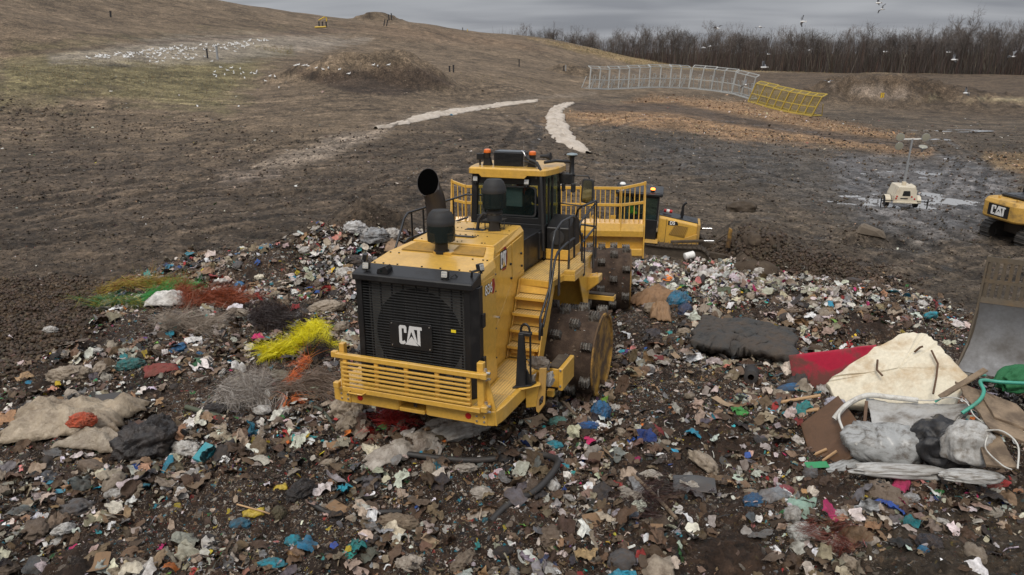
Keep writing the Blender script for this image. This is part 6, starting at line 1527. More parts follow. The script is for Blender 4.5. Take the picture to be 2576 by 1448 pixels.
# ------------------------------------------------------------------ bare woodland beyond the field
def bark(name, c):
    m, t, b = newmat(name)
    oi = N(t, 'ShaderNodeObjectInfo'); tc = N(t, 'ShaderNodeTexCoord')
    n = N(t, 'ShaderNodeTexNoise', ins={'Scale': 1.5, 'Detail': 5}); t.links.new(tc.outputs['Object'], n.inputs['Vector'])
    a = N(t, 'ShaderNodeMath', operation='MULTIPLY_ADD'); t.links.new(oi.outputs['Random'], a.inputs[0]); a.inputs[1].default_value = 0.7; t.links.new(n.outputs['Fac'], a.inputs[2])
    v = N(t, 'ShaderNodeVectorMath', operation='SCALE'); v.inputs[0].default_value = c; t.links.new(a.outputs[0], v.inputs['Scale'])
    t.links.new(v.outputs[0], b.inputs['Base Color']); b.inputs['Roughness'].default_value = 0.9
    return m
M_BARK = bark('grey_bark', (0.105, 0.090, 0.078)); M_TWIG = bark('twigs', (0.135, 0.113, 0.100)); M_PALE = bark('pale_bark', (0.27, 0.24, 0.20))
def bare_tree(seed, H=15.0, spread=1.0, twigs=5):
    r = np.random.default_rng(seed); segs = []
    def grow(p, d, L, rad_, lvl):
        n = 3 if lvl < 2 else 2
        for i in range(n):
            q = p + d * (L / n); segs.append((p, q, rad_, rad_ * .82, lvl)); p = q; rad_ *= .82
            d = d + r.normal(0, .10 + .05 * lvl, 3); d[2] += .05; d /= np.linalg.norm(d)
            if lvl >= 1 and lvl < 4 and r.uniform() < .85:
                side(p, d, L * .55, rad_ * .5, lvl + 1)
        if lvl < 4:
            for _ in range(2 if lvl else 3): side(p, d, L * .72, rad_ * .7, lvl + 1, .45)
    def side(p, d, L, rad_, lvl, k=.75):
        v = r.normal(0, 1, 3); v -= d * v.dot(d); v /= np.linalg.norm(v)
        nd = d * (1 - k * .5) + v * k * spread; nd[2] += .30; nd /= np.linalg.norm(nd)
        grow(p, nd, L * r.uniform(.7, 1.1), rad_, lvl)
    grow(np.zeros(3), np.array([r.normal(0, .03), r.normal(0, .03), 1.0]), H * .36, H * .013, 0)
    V1, T1, V2, T2 = [], [], [], []
    zmax = max(s[1][2] for s in segs); sc = H / zmax
    for a, b, ra, rb, lvl in segs:
        a = a * sc; b = b * sc; d = b - a; L = np.linalg.norm(d)
        if L < 1e-6: continue
        d /= L; u = np.cross(d, [0, 1, .3]); u /= np.linalg.norm(u) + 1e-9; w = np.cross(d, u)
        if lvl <= 1:
            o = len(V1)
            for p, q in ((a, ra), (b, rb)):
                for k in range(5): V1.append(p + (u * math.cos(k * 1.2566) + w * math.sin(k * 1.2566)) * max(q * .8, .04))
            for k in range(5): j = (k + 1) % 5; T1 += [[o + k, o + j, o + 5 + j], [o + k, o + 5 + j, o + 5 + k]]
        else:
            o = len(V2); wd = .05 if lvl == 2 else .03 if lvl == 3 else .02
            ang = r.uniform(0, 3.14); e = (u * math.cos(ang) + w * math.sin(ang)) * wd
            V2 += [a - e, a + e, b + e * .6, b - e * .6]; T2 += [[o, o + 1, o + 2], [o, o + 2, o + 3]]
            if lvl >= 3:
                for _ in range(twigs):
                    t = r.uniform(.1, 1); p = a + (b - a) * t; q = p + (d * .7 + r.normal(0, .55, 3)) * r.uniform(.5, 1.4); o = len(V2); e2 = np.cross(q - p, r.normal(0, 1, 3)); e2 = e2 / (np.linalg.norm(e2) + 1e-9) * .016
                    V2 += [p - e2, p + e2, q]; T2 += [[o, o + 1, o + 2]]
    return (np.array(V1), np.array(T1)), (np.array(V2), np.array(T2))
TREES = []
for i in range(7):
    (a, b), (c, d) = bare_tree(100 + i, 15 + (i % 3), .8 + .12 * (i % 4), 2)
    TREES.append((fastmesh('trunk', a, b, M_PALE if i == 6 else M_BARK), fastmesh('crown', c, d, M_TWIG), (a, b, c, d)))
TREE_N = 0
def put_tree(x, y, s, k, label, group):
    tm_, cm_, _ = TREES[k]
    z = float(height(np.array([x]), np.array([y]), False)[0])
    t = thing('bare_tree', label, 'tree', place(x, y, z - .2, rng.uniform(0, 360), rng.normal(0, 2), rng.normal(0, 2), s), group)
    link('trunk', tm_, t); link('crown', cm_, t)
def add_trees():
    r = np.random.default_rng(77)
    kinds = ['tall bare grey-barked tree', 'bare broad-crowned tree', 'slender bare tree']
    for i in range(250):
        px = r.uniform(1290, 2640); D = 308 + (i % 5) * 9 + r.uniform(-3, 3) + 30 * sstep(1900, 1350, px)
        s = r.uniform(.68, 1.10) * (1.0 + .10 * sstep(2100, 2576, px))
        q = at_D(px, 182, D); k = int(r.integers(0, 6))
        if r.uniform() < .07 and i % 5 == 0: k = 6
        where = 'at the near edge of the wood' if i % 5 == 0 else 'inside the distant wood'
        side = 'above the hill slope' if px < 1720 else 'behind the litter fences' if px < 2060 else 'across the dark field'
        sz_ = 'tall ' if s > 1.02 else 'low ' if s < .8 else ''
        near_ = ['left part', 'middle part', 'right part'][int(min(2, max(0, (px - 1290) / 450)))]
        lb = sz_ + ('pale-barked bare tree' if k == 6 else kinds[k % 3].replace('tall ', '')) + ' ' + ('at the near edge' if i % 5 == 0 else 'inside the depth') + ' of the wood, ' + side
        put_tree(q[0], q[1], s, k, lb, 'bare trees of the wood beyond the field')
    q = at_D(2412, 182, 306); put_tree(q[0], q[1], 1.38, 1, 'tallest tree of the wood, its rounded crown standing clear above its neighbours', None)
    Vs, Ts, off = [], [], 0
    for i in range(380):
        px = r.uniform(1200, 2800); D = 345 + r.uniform(0, 60) + 30 * sstep(1900, 1350, px); q = at_D(px, 182, D)
        _, _, (a, b, c, d) = TREES[int(r.integers(0, 6))]
        keep = r.permutation(len(d))[:300]
        V = np.r_[a, c]; T = np.r_[b, d[keep] + len(a)]
        an = r.uniform(0, 6.28); s = r.uniform(.8, 1.1); R = np.array([[math.cos(an), -math.sin(an), 0], [math.sin(an), math.cos(an), 0], [0, 0, 1]]) * s
        z = float(height(np.array([q[0]]), np.array([q[1]]), False)[0])
        Vs.append(V @ R.T + [q[0], q[1], z]); Ts.append(T + off); off += len(V)
    o = link('distant_wood', fastmesh('distant_wood', np.concatenate(Vs), np.concatenate(Ts), M_TWIG)); o['kind'] = 'stuff'
    # brush and saplings filling the wood's foot
    n = 60000; px = r.uniform(1250, 2760, n); D = 303 + r.uniform(0, 90, n) ** 1.0 + 30 * sstep(1900, 1350, px); h_ = r.gamma(3.2, 2.1, n).clip(.8, 14)
    az_ = np.arctan((px - 1288) / FPX); q = np.array([at_D(a, 182, b) for a, b in zip(px, D)]); g0 = height(q[:, 0], q[:, 1], False)
    w = r.uniform(.05, .14, n); an = r.uniform(0, 3.14, n); ex = np.cos(an) * w; ey = np.sin(an) * w
    B = np.c_[q[:, 0], q[:, 1], g0 - .3]; L = r.normal(0, .14, (n, 2)) * h_[:, None]
    V = np.stack([B - np.c_[ex, ey, 0 * ex], B + np.c_[ex, ey, 0 * ex], B + np.c_[L, h_]], 1).reshape(-1, 3); T = np.arange(3 * n).reshape(-1, 3)
    m, t, b = newmat('brush'); b.inputs['Roughness'].default_value = .95; at = N(t, 'ShaderNodeAttribute', attribute_name='Col'); t.links.new(at.outputs['Color'], b.inputs['Base Color'])
    c = np.repeat(pick_colours(r, n, [(5, (0.072, 0.058, 0.050)), (2, (0.085, 0.055, 0.042)), (.6, (0.14, 0.12, 0.10))]), 3, 0)
    o = link('undergrowth', fastmesh('undergrowth', V, T, m, np.c_[c, np.ones(len(c))])); o['kind'] = 'stuff'
    # dry tan grass along the wood's edge and tufts on the hill
    out_ = []
    for poly, k in (([(1560, 150), (1700, 168), (2000, 176), (2640, 184), (2640, 187), (2000, 181), (1640, 172)], 2600), ([(1340, 96), (1500, 122), (1700, 164), (1640, 170), (1440, 125)], 1500), ([(0, 160), (300, 150), (620, 180), (560, 270), (100, 240)], 3500), ([(640, 118), (740, 118), (730, 140)], 400), ([(1090, 178), (1380, 200), (1360, 215), (1150, 215)], 200)):
        out_.append(band_points(k, poly, 900 + k, smooth=3))
    P = np.concatenate(out_); n = len(P); D = np.hypot(P[:, 0], P[:, 1]); h_ = r.uniform(.10, .32, n) * (D / 150); w = D * .00030; an = r.uniform(0, 3.14, n)
    e = np.c_[np.cos(an) * w, np.sin(an) * w, 0 * w]; L = np.c_[r.normal(0, .3, (n, 2)) * h_[:, None], h_]
    V = np.stack([P - e, P + e, P + L], 1).reshape(-1, 3)
    c = np.repeat(pick_colours(r, n, [(3, (0.26, 0.20, 0.10)), (2, (0.15, 0.13, 0.06)), (1, (0.20, 0.12, 0.06))]), 3, 0)
    o = link('dry_grass', fastmesh('dry_grass', V, np.arange(3 * n).reshape(-1, 3), m, np.c_[c, np.ones(len(c))])); o['kind'] = 'stuff'
if not globals().get('QUICK'): add_trees()

# ------------------------------------------------------------------ portable litter fences
def net(name, c, alpha):
    m, t, b = newmat(name); b.inputs['Base Color'].default_value = rgba(c); b.inputs['Roughness'].default_value = .7
    tr = N(t, 'ShaderNodeBsdfTransparent'); mx = N(t, 'ShaderNodeMixShader'); mx.inputs['Fac'].default_value = alpha
    t.links.new(tr.outputs[0], mx.inputs[1]); t.links.new(b.outputs[0], mx.inputs[2]); t.links.new(mx.outputs[0], t.nodes['Material Output'].inputs['Surface'])
    return m
M_GFR = paint('grey_fence_steel', (0.42, 0.43, 0.42), 0.6, (0.25, 0.2, 0.15), 0.3, 2, bump=0); M_YFR = paint('yellow_fence_steel', (0.55, 0.41, 0.085), 0.6, (0.3, 0.22, 0.06), 0.4, 2, bump=0)
M_GNET = net('grey_netting', (0.30, 0.30, 0.29), .12); M_YNET = net('yellow_netting', (0.30, 0.23, 0.06), .40)
def fence_unit(p0, p1, H, mat, nmat, label, group, bays=2, lean=.30, depth=1.6, stairs=True):
    bays = int(bays)
    p0 = Vector(p0); p1 = Vector(p1); d = p1 - p0; L = math.hypot(d.x, d.y); az = math.atan2(d.y, d.x)
    M = Matrix.Translation(p0) @ Matrix.Rotation(az, 4, 'Z') @ Matrix.Rotation(-math.atan2(d.z, L), 4, 'Y')
    t = thing('litter_fence', label, 'litter fence', M, group); w = .15
    sk = G(); sk.bar((0, 0, .1), (L, 0, .1), .20); sk.bar((0, depth, .1), (L, depth, .1), .16); sk.obj('skid', mat, t)
    for i in range(bays + 1):
        x = L * i / bays
        G().bar((x, 0, .1), (x + lean, .15, H - .35), w).obj('front_post', mat, t)
        if i < bays or True: G().bar((x, depth, .1), (x + lean * .6, .9, H * .55), w * .7).obj('rear_brace', mat, t)
        G().bar((x + lean, .15, H - .35), (x + lean * 1.1, .75, H), w * .8).obj('top_arm', mat, t)
        G().bar((x, 0, .12), (x, depth, .12), w * .8).obj('cross_member', mat, t)
    for z, y, xo in ((H - .35, .15, lean), (H, .75, lean * 1.1), (H * .42, .07, lean * .42)):
        G().bar((xo, y, z), (L + xo, y, z), w * .8).obj('rail', mat, t)
    if stairs:
        for i in range(bays):
            x = L * (i + .45) / bays
            g = G(); g.bar((x, depth, .1), (x + .9, .5, H * .45), .07); g.bar((x + .9, .5, H * .2), (x + .9, .5, H * .62), .07); g.bar((x + .45, .5, H * .62), (x + .95, .5, H * .62), .07); g.bar((x + .45, .9, .1), (x + .45, .5, H * .62), .07); g.obj('brace_frame', mat, t)
    g = G(); n = 8
    g.add([(0, 0, .2), (L, 0, .2), (L + lean, .15, H - .35), (lean, .15, H - .35)], [(0, 1, 2, 3)]); g.add([(lean, .15, H - .35), (L + lean, .15, H - .35), (L + lean * 1.1, .75, H), (lean * 1.1, .75, H)], [(0, 1, 2, 3)])
    nt_ = g.obj('netting', nmat, t)
    return t
def fence_line(pts, Hpx, mat, nmat, labels, group, **k):
    P = [hit(*p) for p in pts]
    for i in range(len(P) - 1):
        D = math.hypot(P[i][0], P[i][1]); H = Hpx * D / FPX
        fence_unit(P[i], P[i + 1], H, mat, nmat, labels[i], group, **k)
gp = [(1482, 223), (1530, 224), (1580, 225), (1632, 226), (1684, 227), (1732, 228), (1788, 235), (1840, 243), (1888, 251)]
ord_ = ['leftmost', 'second', 'third', 'fourth', 'fifth', 'sixth', 'seventh', 'last']
fence_line(gp, 54, M_GFR, M_GNET, [f'{o} unit of the grey litter fence, counted from the hill end' if i < 7 else 'last grey litter fence unit beside the yellow fence' for i, o in enumerate(ord_)], 'grey portable litter fences')
yp = [(1882, 258), (1926, 267), (1964, 275), (2003, 283), (2042, 291)]
fence_line(yp, 50, M_YFR, M_YNET, ['yellow litter fence unit touching the grey fence', 'second yellow litter fence unit from the grey fence', 'third yellow litter fence unit, next to last', 'yellow litter fence unit at the free right end of the line'], 'yellow portable litter fences', bays=2, lean=1.4, stairs=False)

# ------------------------------------------------------------------ gas well pipes and small posts on the hill
M_DPIPE = paint('dark_pipe', (0.025, 0.025, 0.028), 0.5); M_GPIPE = paint('grey_pipe', (0.30, 0.31, 0.32), 0.5); M_YPIPE = paint('yellow_pipe', (0.62, 0.42, 0.04), 0.4)
def pipe(px, py0, py1, mat, label, w=.11, D=None, lean=0.0, cap=True):
    q = hit(px, py1) if D is None else tuple(at_D(px, py1, D))
    if q is None: q = tuple(at_D(px, py1, 215))
    Dq = math.hypot(q[0], q[1]); H = (py1 - py0) * Dq / FPX
    t = thing('well_pipe', label, 'pipe', place(q[0], q[1], q[2] - .1))
    G().cyl((0, 0, 0), (lean * H, 0, H), w, n=10).obj('casing', mat, t)
    G().cyl((lean * H, 0, H), (lean * H, 0, H + .12), w * 1.35, n=10).obj('cap', mat, t)
    return t, q, H
pipe(523, 132, 152, M_DPIPE, 'black well pipe beside the grey pipe below the gulls'); pipe(548, 126, 155, M_GPIPE, 'tall grey well pipe with dark cap below the gull flock', .14)
pipe(278, 30, 42, M_DPIPE, 'lone black pipe high on the upper left slope', .14, lean=.1); pipe(1306, 153, 170, M_DPIPE, 'single black post on the bare slope right of the torn bank', .10)
pipe(1131, 170, 184, M_DPIPE, 'left black pipe of the pair at the right end of the torn bank'); pipe(1141, 168, 185, M_DPIPE, 'right black pipe of the pair at the end of the torn bank')
pipe(965, 50, 64, M_DPIPE, 'leaning black pipe just below the hill crest knoll', .13, lean=.25); pipe(972, 50, 64, M_DPIPE, 'second leaning black pipe below the crest knoll', .13, lean=.25)
pipe(979, 40, 52, M_DPIPE, 'black pipe on the skyline right of the knoll', .14, lean=-.1); pipe(985, 38, 52, M_DPIPE, 'taller black pipe on the skyline right of the knoll', .14)
for px, lb in ((803, 'left black pipe under the yellow pipe bridge'), (812, 'middle black pipe under the yellow pipe bridge'), (821, 'right black pipe under the yellow pipe bridge')): pipe(px, 56, 68, M_DPIPE, lb, .14)
q = at_D(803, 68, 190); k = 190 / FPX
g = G(); g.tube([(0, 0, 0), (0, 0, 14 * k), (14 * k, 0, 21 * k), (18 * k, 0, 20 * k), (18 * k, 0, 4 * k)], .16, 8); o = g.obj('pipe_bridge', M_YPIPE, None, smooth=60); o.matrix_world = place(q[0], q[1], q[2]); tag(o, 'bent yellow gas pipe arching over black well pipes near the crest', 'pipe')
q = hit(792, 71); g = G(); g.tube([(0, 0, .2), (1.4, .2, .25), (2.4, 0, .3)], .16, 8); o = g.obj('fallen_pipe', M_YPIPE, None, smooth=60); o.matrix_world = place(*q); tag(o, 'short yellow pipe lying on the ground left of the pipe bridge', 'pipe')
pipe(1164, 71, 77, M_DPIPE, 'small dark post on the right shoulder of the skyline', .1, D=222); pipe(1176, 75, 80, M_YPIPE, 'small yellow post on the right shoulder of the skyline', .1, D=224)
pipe(1418, 166, 178, M_DPIPE, 'black post by the dark mound left of the litter fence', .1); pipe(1423, 163, 178, M_GPIPE, 'grey post by the dark mound left of the litter fence', .1)
pipe(2217, 236, 245, M_YPIPE, 'left yellow marker post before the pale gravel mound', .14); pipe(2222, 237, 245, M_YPIPE, 'right yellow marker post before the pale gravel mound', .10)

# ------------------------------------------------------------------ white geotextile sheets
M_GEO = paint('dusty_geotextile', (0.52, 0.455, 0.385), 0.75, (0.24, 0.185, 0.13), 0.65, 0.9, bump=.15, lo=.42, hi=.7)
def strip_sheet(A_, B_, name, label, amp, seed, mat=M_GEO, n=70, m=18):
    A_ = np.array([hit(*p) for p in A_]); B_ = np.array([hit(*p) for p in B_])
    def res(P):
        s = np.r_[0, np.cumsum(np.hypot(*np.diff(P[:, :2], axis=0).T))]; t = np.linspace(0, s[-1], n + 1); return np.c_[np.interp(t, s, P[:, 0]), np.interp(t, s, P[:, 1])]
    a = res(A_); b = res(B_); v = np.linspace(0, 1, m + 1)
    jit = 1 + .0 * v
    XY = a[:, None, :] * (1 - v[None, :, None]) + b[:, None, :] * v[None, :, None]
    XY = XY.reshape(-1, 2); q = np.c_[XY, 0 * XY[:, 0] + seed]
    w = np.hypot(*(a - b).mean(0))
    uu = np.repeat(np.arange(n + 1) * 1.0, m + 1); vv = np.tile(v, n + 1) * w
    z = height(XY[:, 0], XY[:, 1]) + .015 + (.07 + .8 * amp * ridged3(np.c_[uu * .05, vv * 1.1, 0 * vv + seed], 4) + .35 * amp * ridged3(q * 2.2, 2)) * (1 - np.abs(2 * np.tile(v, n + 1) - 1) ** 4)
    XY = XY + .35 * np.c_[vnoise3(q * .8), vnoise3(q * .8 + 9)] + .2 * np.c_[vnoise3(q * 2.8), vnoise3(q * 2.8 + 9)]
    V, T = grid(n, m)
    me = fastmesh(name, np.c_[XY, z], T, mat, smooth=True); o = link(name, me); o.modifiers.new('thick', 'SOLIDIFY').thickness = .012
    return tag(o, label, 'sheet')
strip_sheet([(1352, 255), (1250, 262), (1150, 275), (1050, 293), (985, 312), (950, 327)], [(1354, 259), (1270, 268), (1170, 284), (1080, 304), (1010, 319), (955, 330)], 'geotextile_sheet', 'long narrow white geotextile sheet running uphill along the track', .16, 3)
strip_sheet([(1410, 264), (1372, 288), (1370, 318), (1386, 350), (1440, 378), (1476, 392)], [(1443, 262), (1415, 285), (1426, 315), (1442, 340), (1466, 365), (1486, 389)], 'geotextile_sheet', 'broad curved white geotextile sheet lying in folds above the compactor cab', .30, 8)

# ------------------------------------------------------------------ gulls
M_GULL = paint('gull_white', (0.78, 0.78, 0.77), 0.7, amount=0, bump=0); M_GULLG = paint('gull_grey', (0.22, 0.23, 0.25), 0.7, amount=0, bump=0)
def standing_gull():
    V, T = icos(2); b = V * [.11, .24, .11] + [0, 0, .24]; h = V * [.062, .075, .065] + [0, .20, .40]; t = V * [.05, .14, .03] + [0, -.26, .22]
    VV = np.r_[b, h, t]; TT = np.r_[T, T + len(V), T + 2 * len(V)]
    L = np.array([(-.04, 0, 0), (-.03, 0, 0), (-.035, 0, .2), (.03, 0, 0), (.04, 0, 0), (.035, 0, .2), (-.02, .26, .40), (.02, .26, .40), (0, .34, .385)])
    n = len(VV); TT = np.r_[TT, np.array([[0, 1, 2], [3, 4, 5], [6, 7, 8]]) + n]
    return fastmesh('gull', np.r_[VV, L], TT, M_GULL, smooth=True)
GM = standing_gull()
def add_gulls():
    r = np.random.default_rng(8); pts = []
    tries = 0
    while len(pts) < 165 and tries < 5000:
        tries += 1; t = r.beta(1.6, 1.4); px = 215 + 480 * t; top = 141 - (px - 215) * .088; py = top + abs(r.normal(0, 1)) * 13 * math.sin(math.pi * min(.95, t * .9 + .05)) + r.uniform(0, 4)
        pts.append((px, py, 'gull standing in the flock on the pale gravel apron', 'gulls standing in the flock on the hillside'))
    for px, py in ((540, 192), (541, 186), (545, 197), (566, 193), (573, 182), (583, 176), (588, 184), (589, 189), (607, 190), (605, 178), (613, 186), (616, 200), (632, 187), (646, 186), (647, 182), (641, 189), (668, 205), (680, 194), (692, 196), (702, 223), (556, 175), (534, 161), (437, 152), (385, 148), (392, 151), (416, 152), (450, 153), (475, 154), (468, 151), (483, 153)):
        pts.append((px, py, 'gull standing apart from the flock on the bare brown slope', 'scattered gulls on the brown slope'))
    for px, py in ((744, 166), (751, 166), (764, 165), (771, 166), (776, 167), (796, 172), (813, 177), (826, 171), (852, 173), (855, 171), (878, 186), (940, 166), (950, 167), (978, 162)):
        pts.append((px, py, 'gull perched along the top of the torn soil bank', 'gulls on top of the soil bank'))
    for px, py, lb, gr in pts:
        q = hit(px, py + 2)
        if q is None: continue
        o = link('gull', GM); o.matrix_world = place(q[0], q[1], q[2], r.uniform(0, 360), s=r.uniform(.62, .85)); tag(o, lb, 'gull', gr)
add_gulls()
def flying_gull(px, py, D, up, bank, rz, label, span=1.25):
    q = at_D(px, py, D); M = place(q[0], q[1], q[2], rz, 0, bank)
    t = thing('flying_gull', label, 'gull', M)
    V, T = icos(2); b = link('body', fastmesh('body', V * [.085, .27, .085], T, M_GULL, smooth=True), t)
    g = G(); g.prism([(-.05, -.24), (.05, -.24), (.09, -.42), (-.09, -.42)], 'z', -.01, .01); g.obj('tail', M_GULL, b)
    for s in (-1, 1):
        h = span / 2; u = up
        g = G(); top = [(s * .05, .12, .02), (s * h * .45, .16, .02 + u * .28), (s * h, -.05, .02 + u * .20), (s * h * .97, -.12, .02 + u * .19), (s * h * .45, -.08, .02 + u * .26), (s * .05, -.12, .02)]
        g.loft([top, [(x, y, z - .015) for x, y, z in top]]); wg = g.obj('wing', M_GULLG, t)
        G().loft([[(s * h * .86, .0, .035 + u * .22), (s * h * 1.0, -.05, .03 + u * .20), (s * h * .97, -.12, .03 + u * .19), (s * h * .84, -.10, .035 + u * .21)], [(s * h * .86, .0, .0 + u * .22), (s * h * 1.0, -.05, .0 + u * .20), (s * h * .97, -.12, .0 + u * .19), (s * h * .84, -.10, .0 + u * .21)]]).obj('wing_tip', M_BLK, wg)
for a in (
 (2209, 8, 95, 1.2, 40, 60, 'uppermost dark gull, wings half folded, near the top edge of the sky'), (2219, 24, 95, .6, 50, 120, 'dark gull banking just beneath the uppermost one'),
 (2019, 55, 90, 1.6, 80, 80, 'dark gull banking steeply with vertical wings against the cloud'), (1804, 72, 85, .9, -10, 20, 'gull with raised wings gliding just above the treetops'),
 (1911, 68, 95, -.5, 0, 10, 'gull with drooping wings skimming the treetops'), (1785, 117, 130, .8, 10, 30, 'small gull before the left part of the wood, upper of two'),
 (1769, 121, 130, .4, -10, 70, 'small gull before the left part of the wood, lower of two'), (1933, 137, 140, .5, 0, 100, 'tiny gull above the litter fence corner before the wood'),
 (2036, 127, 130, .5, 15, 140, 'small gull before the middle of the wood'), (1921, 170, 70, 1.4, 25, 60, 'large gull with wings up, low over the grey fence end'),
 (2084, 207, 100, .7, 0, 0, 'bright white gull gliding over the dark field'), (2226, 131, 120, .4, 0, 90, 'white gull gliding level before the right part of the wood'),
 (2385, 132, 130, .6, 10, 80, 'small gull left of the tallest tree trunks'), (2399, 151, 90, 1.3, 50, 40, 'white gull turning with one wing up before the wood'),
 (2549, 143, 100, 1.4, 40, 120, 'gull with raised wings close to the right edge of the view'), (2429, 235, 90, 1.2, 50, 30, 'white gull diving low over the far field'), (1876, 214, 85, 1.0, 60, 150, 'grey gull passing in front of the last grey fence unit')):
    flying_gull(*a)
# ------------------------------------------------------------------ waste one can point at
def obj_colour_mat(name, rough=.5, dirt=.6, bump=.6, bscale=14.0, trans=0.0, dcol=(0.10, 0.065, 0.04)):
    """colour comes from each object's own viewport colour, soiled by a patchy brown film"""
    m, t, b = newmat(name)
    oi = N(t, 'ShaderNodeObjectInfo'); tc = N(t, 'ShaderNodeTexCoord')
    n = N(t, 'ShaderNodeTexNoise', noise_dimensions='4D', ins={'Scale': 2.6, 'Detail': 8, 'Roughness': .68}); t.links.new(tc.outputs['Object'], n.inputs['Vector'])
    ml = N(t, 'ShaderNodeMath', operation='MULTIPLY'); ml.inputs[1].default_value = 40; t.links.new(oi.outputs['Random'], ml.inputs[0]); t.links.new(ml.outputs[0], n.inputs['W'])
    r = N(t, 'ShaderNodeMapRange', ins={'From Min': .40, 'From Max': .66, 'To Min': .06, 'To Max': dirt}); t.links.new(n.outputs['Fac'], r.inputs['Value'])
    mx = N(t, 'ShaderNodeMix', data_type='RGBA'); mx.inputs['B'].default_value = rgba(dcol); t.links.new(oi.outputs['Color'], mx.inputs['A']); t.links.new(r.outputs['Result'], mx.inputs['Factor'])
    t.links.new(mx.outputs['Result'], b.inputs['Base Color']); b.inputs['Roughness'].default_value = rough
    n2 = N(t, 'ShaderNodeTexNoise', ins={'Scale': bscale, 'Detail': 5, 'Roughness': .6, 'Distortion': 1.2}); t.links.new(tc.outputs['Object'], n2.inputs['Vector'])
    bp = N(t, 'ShaderNodeBump', ins={'Strength': bump, 'Distance': .03}); t.links.new(n2.outputs['Fac'], bp.inputs['Height']); t.links.new(bp.outputs['Normal'], b.inputs['Normal'])
    return m
M_FILM = obj_colour_mat('plastic_film', .36, .8, .9); M_CLOTH = obj_colour_mat('soiled_cloth', .85, .6, .8, 20); M_CARD = obj_colour_mat('wet_cardboard', .8, .5, .3, 6); M_BOARD = obj_colour_mat('board', .6, .5, .1, 5)
def crumple(seed, sub=4, amp=.42, freq=1.6, flat=.55, long=.8):
    V, T = icos(sub); r = np.random.default_rng(seed); o = r.uniform(0, 60, 3)
    q = V * freq + o; w = np.stack([vnoise3(q * .7 + 5), vnoise3(q * .7 + 15), vnoise3(q * .7 + 25)], 1) * .45
    d = ridged3(q + w, 5, .6); V = V * (.72 + amp * d)[:, None]
    V = V * [1, long, flat]; V[:, 2] = np.where(V[:, 2] < -.22, -.22 + (V[:, 2] + .22) * .3, V[:, 2])
    return V, T
def film(seed, n=14, amp=.30, freq=1.5):
    V, T = grid(n); r = np.random.default_rng(seed); a = np.arctan2(V[:, 1], V[:, 0]); k = np.maximum(abs(V[:, 0]), abs(V[:, 1]))
    rr = .78 + .16 * np.sin(2 * a + r.uniform(0, 6)) + .08 * np.sin(3 * a + r.uniform(0, 6)) + .03 * np.sin(7 * a + r.uniform(0, 6))
    hy = np.hypot(V[:, 0], V[:, 1]) + 1e-9; kk = 1 + (k / hy - 1) * r.uniform(.1, .9); V = np.stack([V[:, 0] * kk * rr, V[:, 1] * kk * rr * r.uniform(.45, .9), 0 * k], 1); q = V * freq + r.uniform(0, 60, 3)
    V[:, 2] = amp * ridged3(q * [1, 1.8, 1], 4) + .12 * vnoise3(q * .6) + .12
    V[:, :2] += .10 * np.stack([vnoise3(q * 2.2 + 7), vnoise3(q * 2.2 + 19)], 1)
    return V, T
BAGM = [fastmesh('crumpled_bag', *crumple(200 + i, 4 if i < 4 else 3, .45, 1.5 + .15 * i), M_FILM, smooth=True) for i in range(9)]
FILMM = [fastmesh('plastic_sheet', *film(300 + i, 12, .34), M_FILM, smooth=(i % 2 == 0)) for i in range(12)]
RAGM = [fastmesh('rag', *film(340 + i, 12, .40, 1.1), M_CLOTH, smooth=True) for i in range(6)]
def card(seed):
    r = np.random.default_rng(seed); V, T = grid(5, 3); V = V * [1, r.uniform(.5, .8), 1]
    f = r.uniform(-.3, .3); V[:, 2] = np.abs(V[:, 0] - f) * r.uniform(.15, .5) + .06 * vnoise3(V * 2 + seed); V[:, :2] += r.uniform(-.05, .05, (len(V), 2)); return V, T
CARDM = [fastmesh('cardboard', *card(360 + i), M_CARD) for i in range(6)]
PAPM = [fastmesh('paper', *film(380 + i, 5, .22, 1.2), M_BOARD) for i in range(6)]
M_FILMB = obj_colour_mat('black_film', .30, .30, .8)
def setc(o, c): o.color = (c[0], c[1], c[2], 1); return o
def piece(mesh, name, px, py, s, c, label, cat, rz=None, rx=0, ry=0, dz=0.0, group=None, up=.0):
    q = hit(px, py)
    o = link(name, mesh); s = s if isinstance(s, tuple) else (s, s, s)
    o.matrix_world = place(q[0], q[1], q[2] + dz, random.uniform(0, 360) if rz is None else rz, rx, ry, s); setc(o, c)
    if cat: tag(o, label, cat, group)
    return o
BEI = (.40, .33, .25); WHT = (.66, .64, .60); BLKC = (.018, .018, .020); GRYC = (.12, .12, .125); TEA = (.02, .26, .27); BLU = (.015, .16, .36); CYA = (.02, .32, .42); REDC = (.42, .03, .03)
H_ = lambda seed, **k: fastmesh('crumpled_bag', *crumple(seed, 5, **k), M_FILM, smooth=True)
HB = [H_(500 + i, amp=.40, freq=1.7 + .2 * (i % 4)) for i in range(6)]
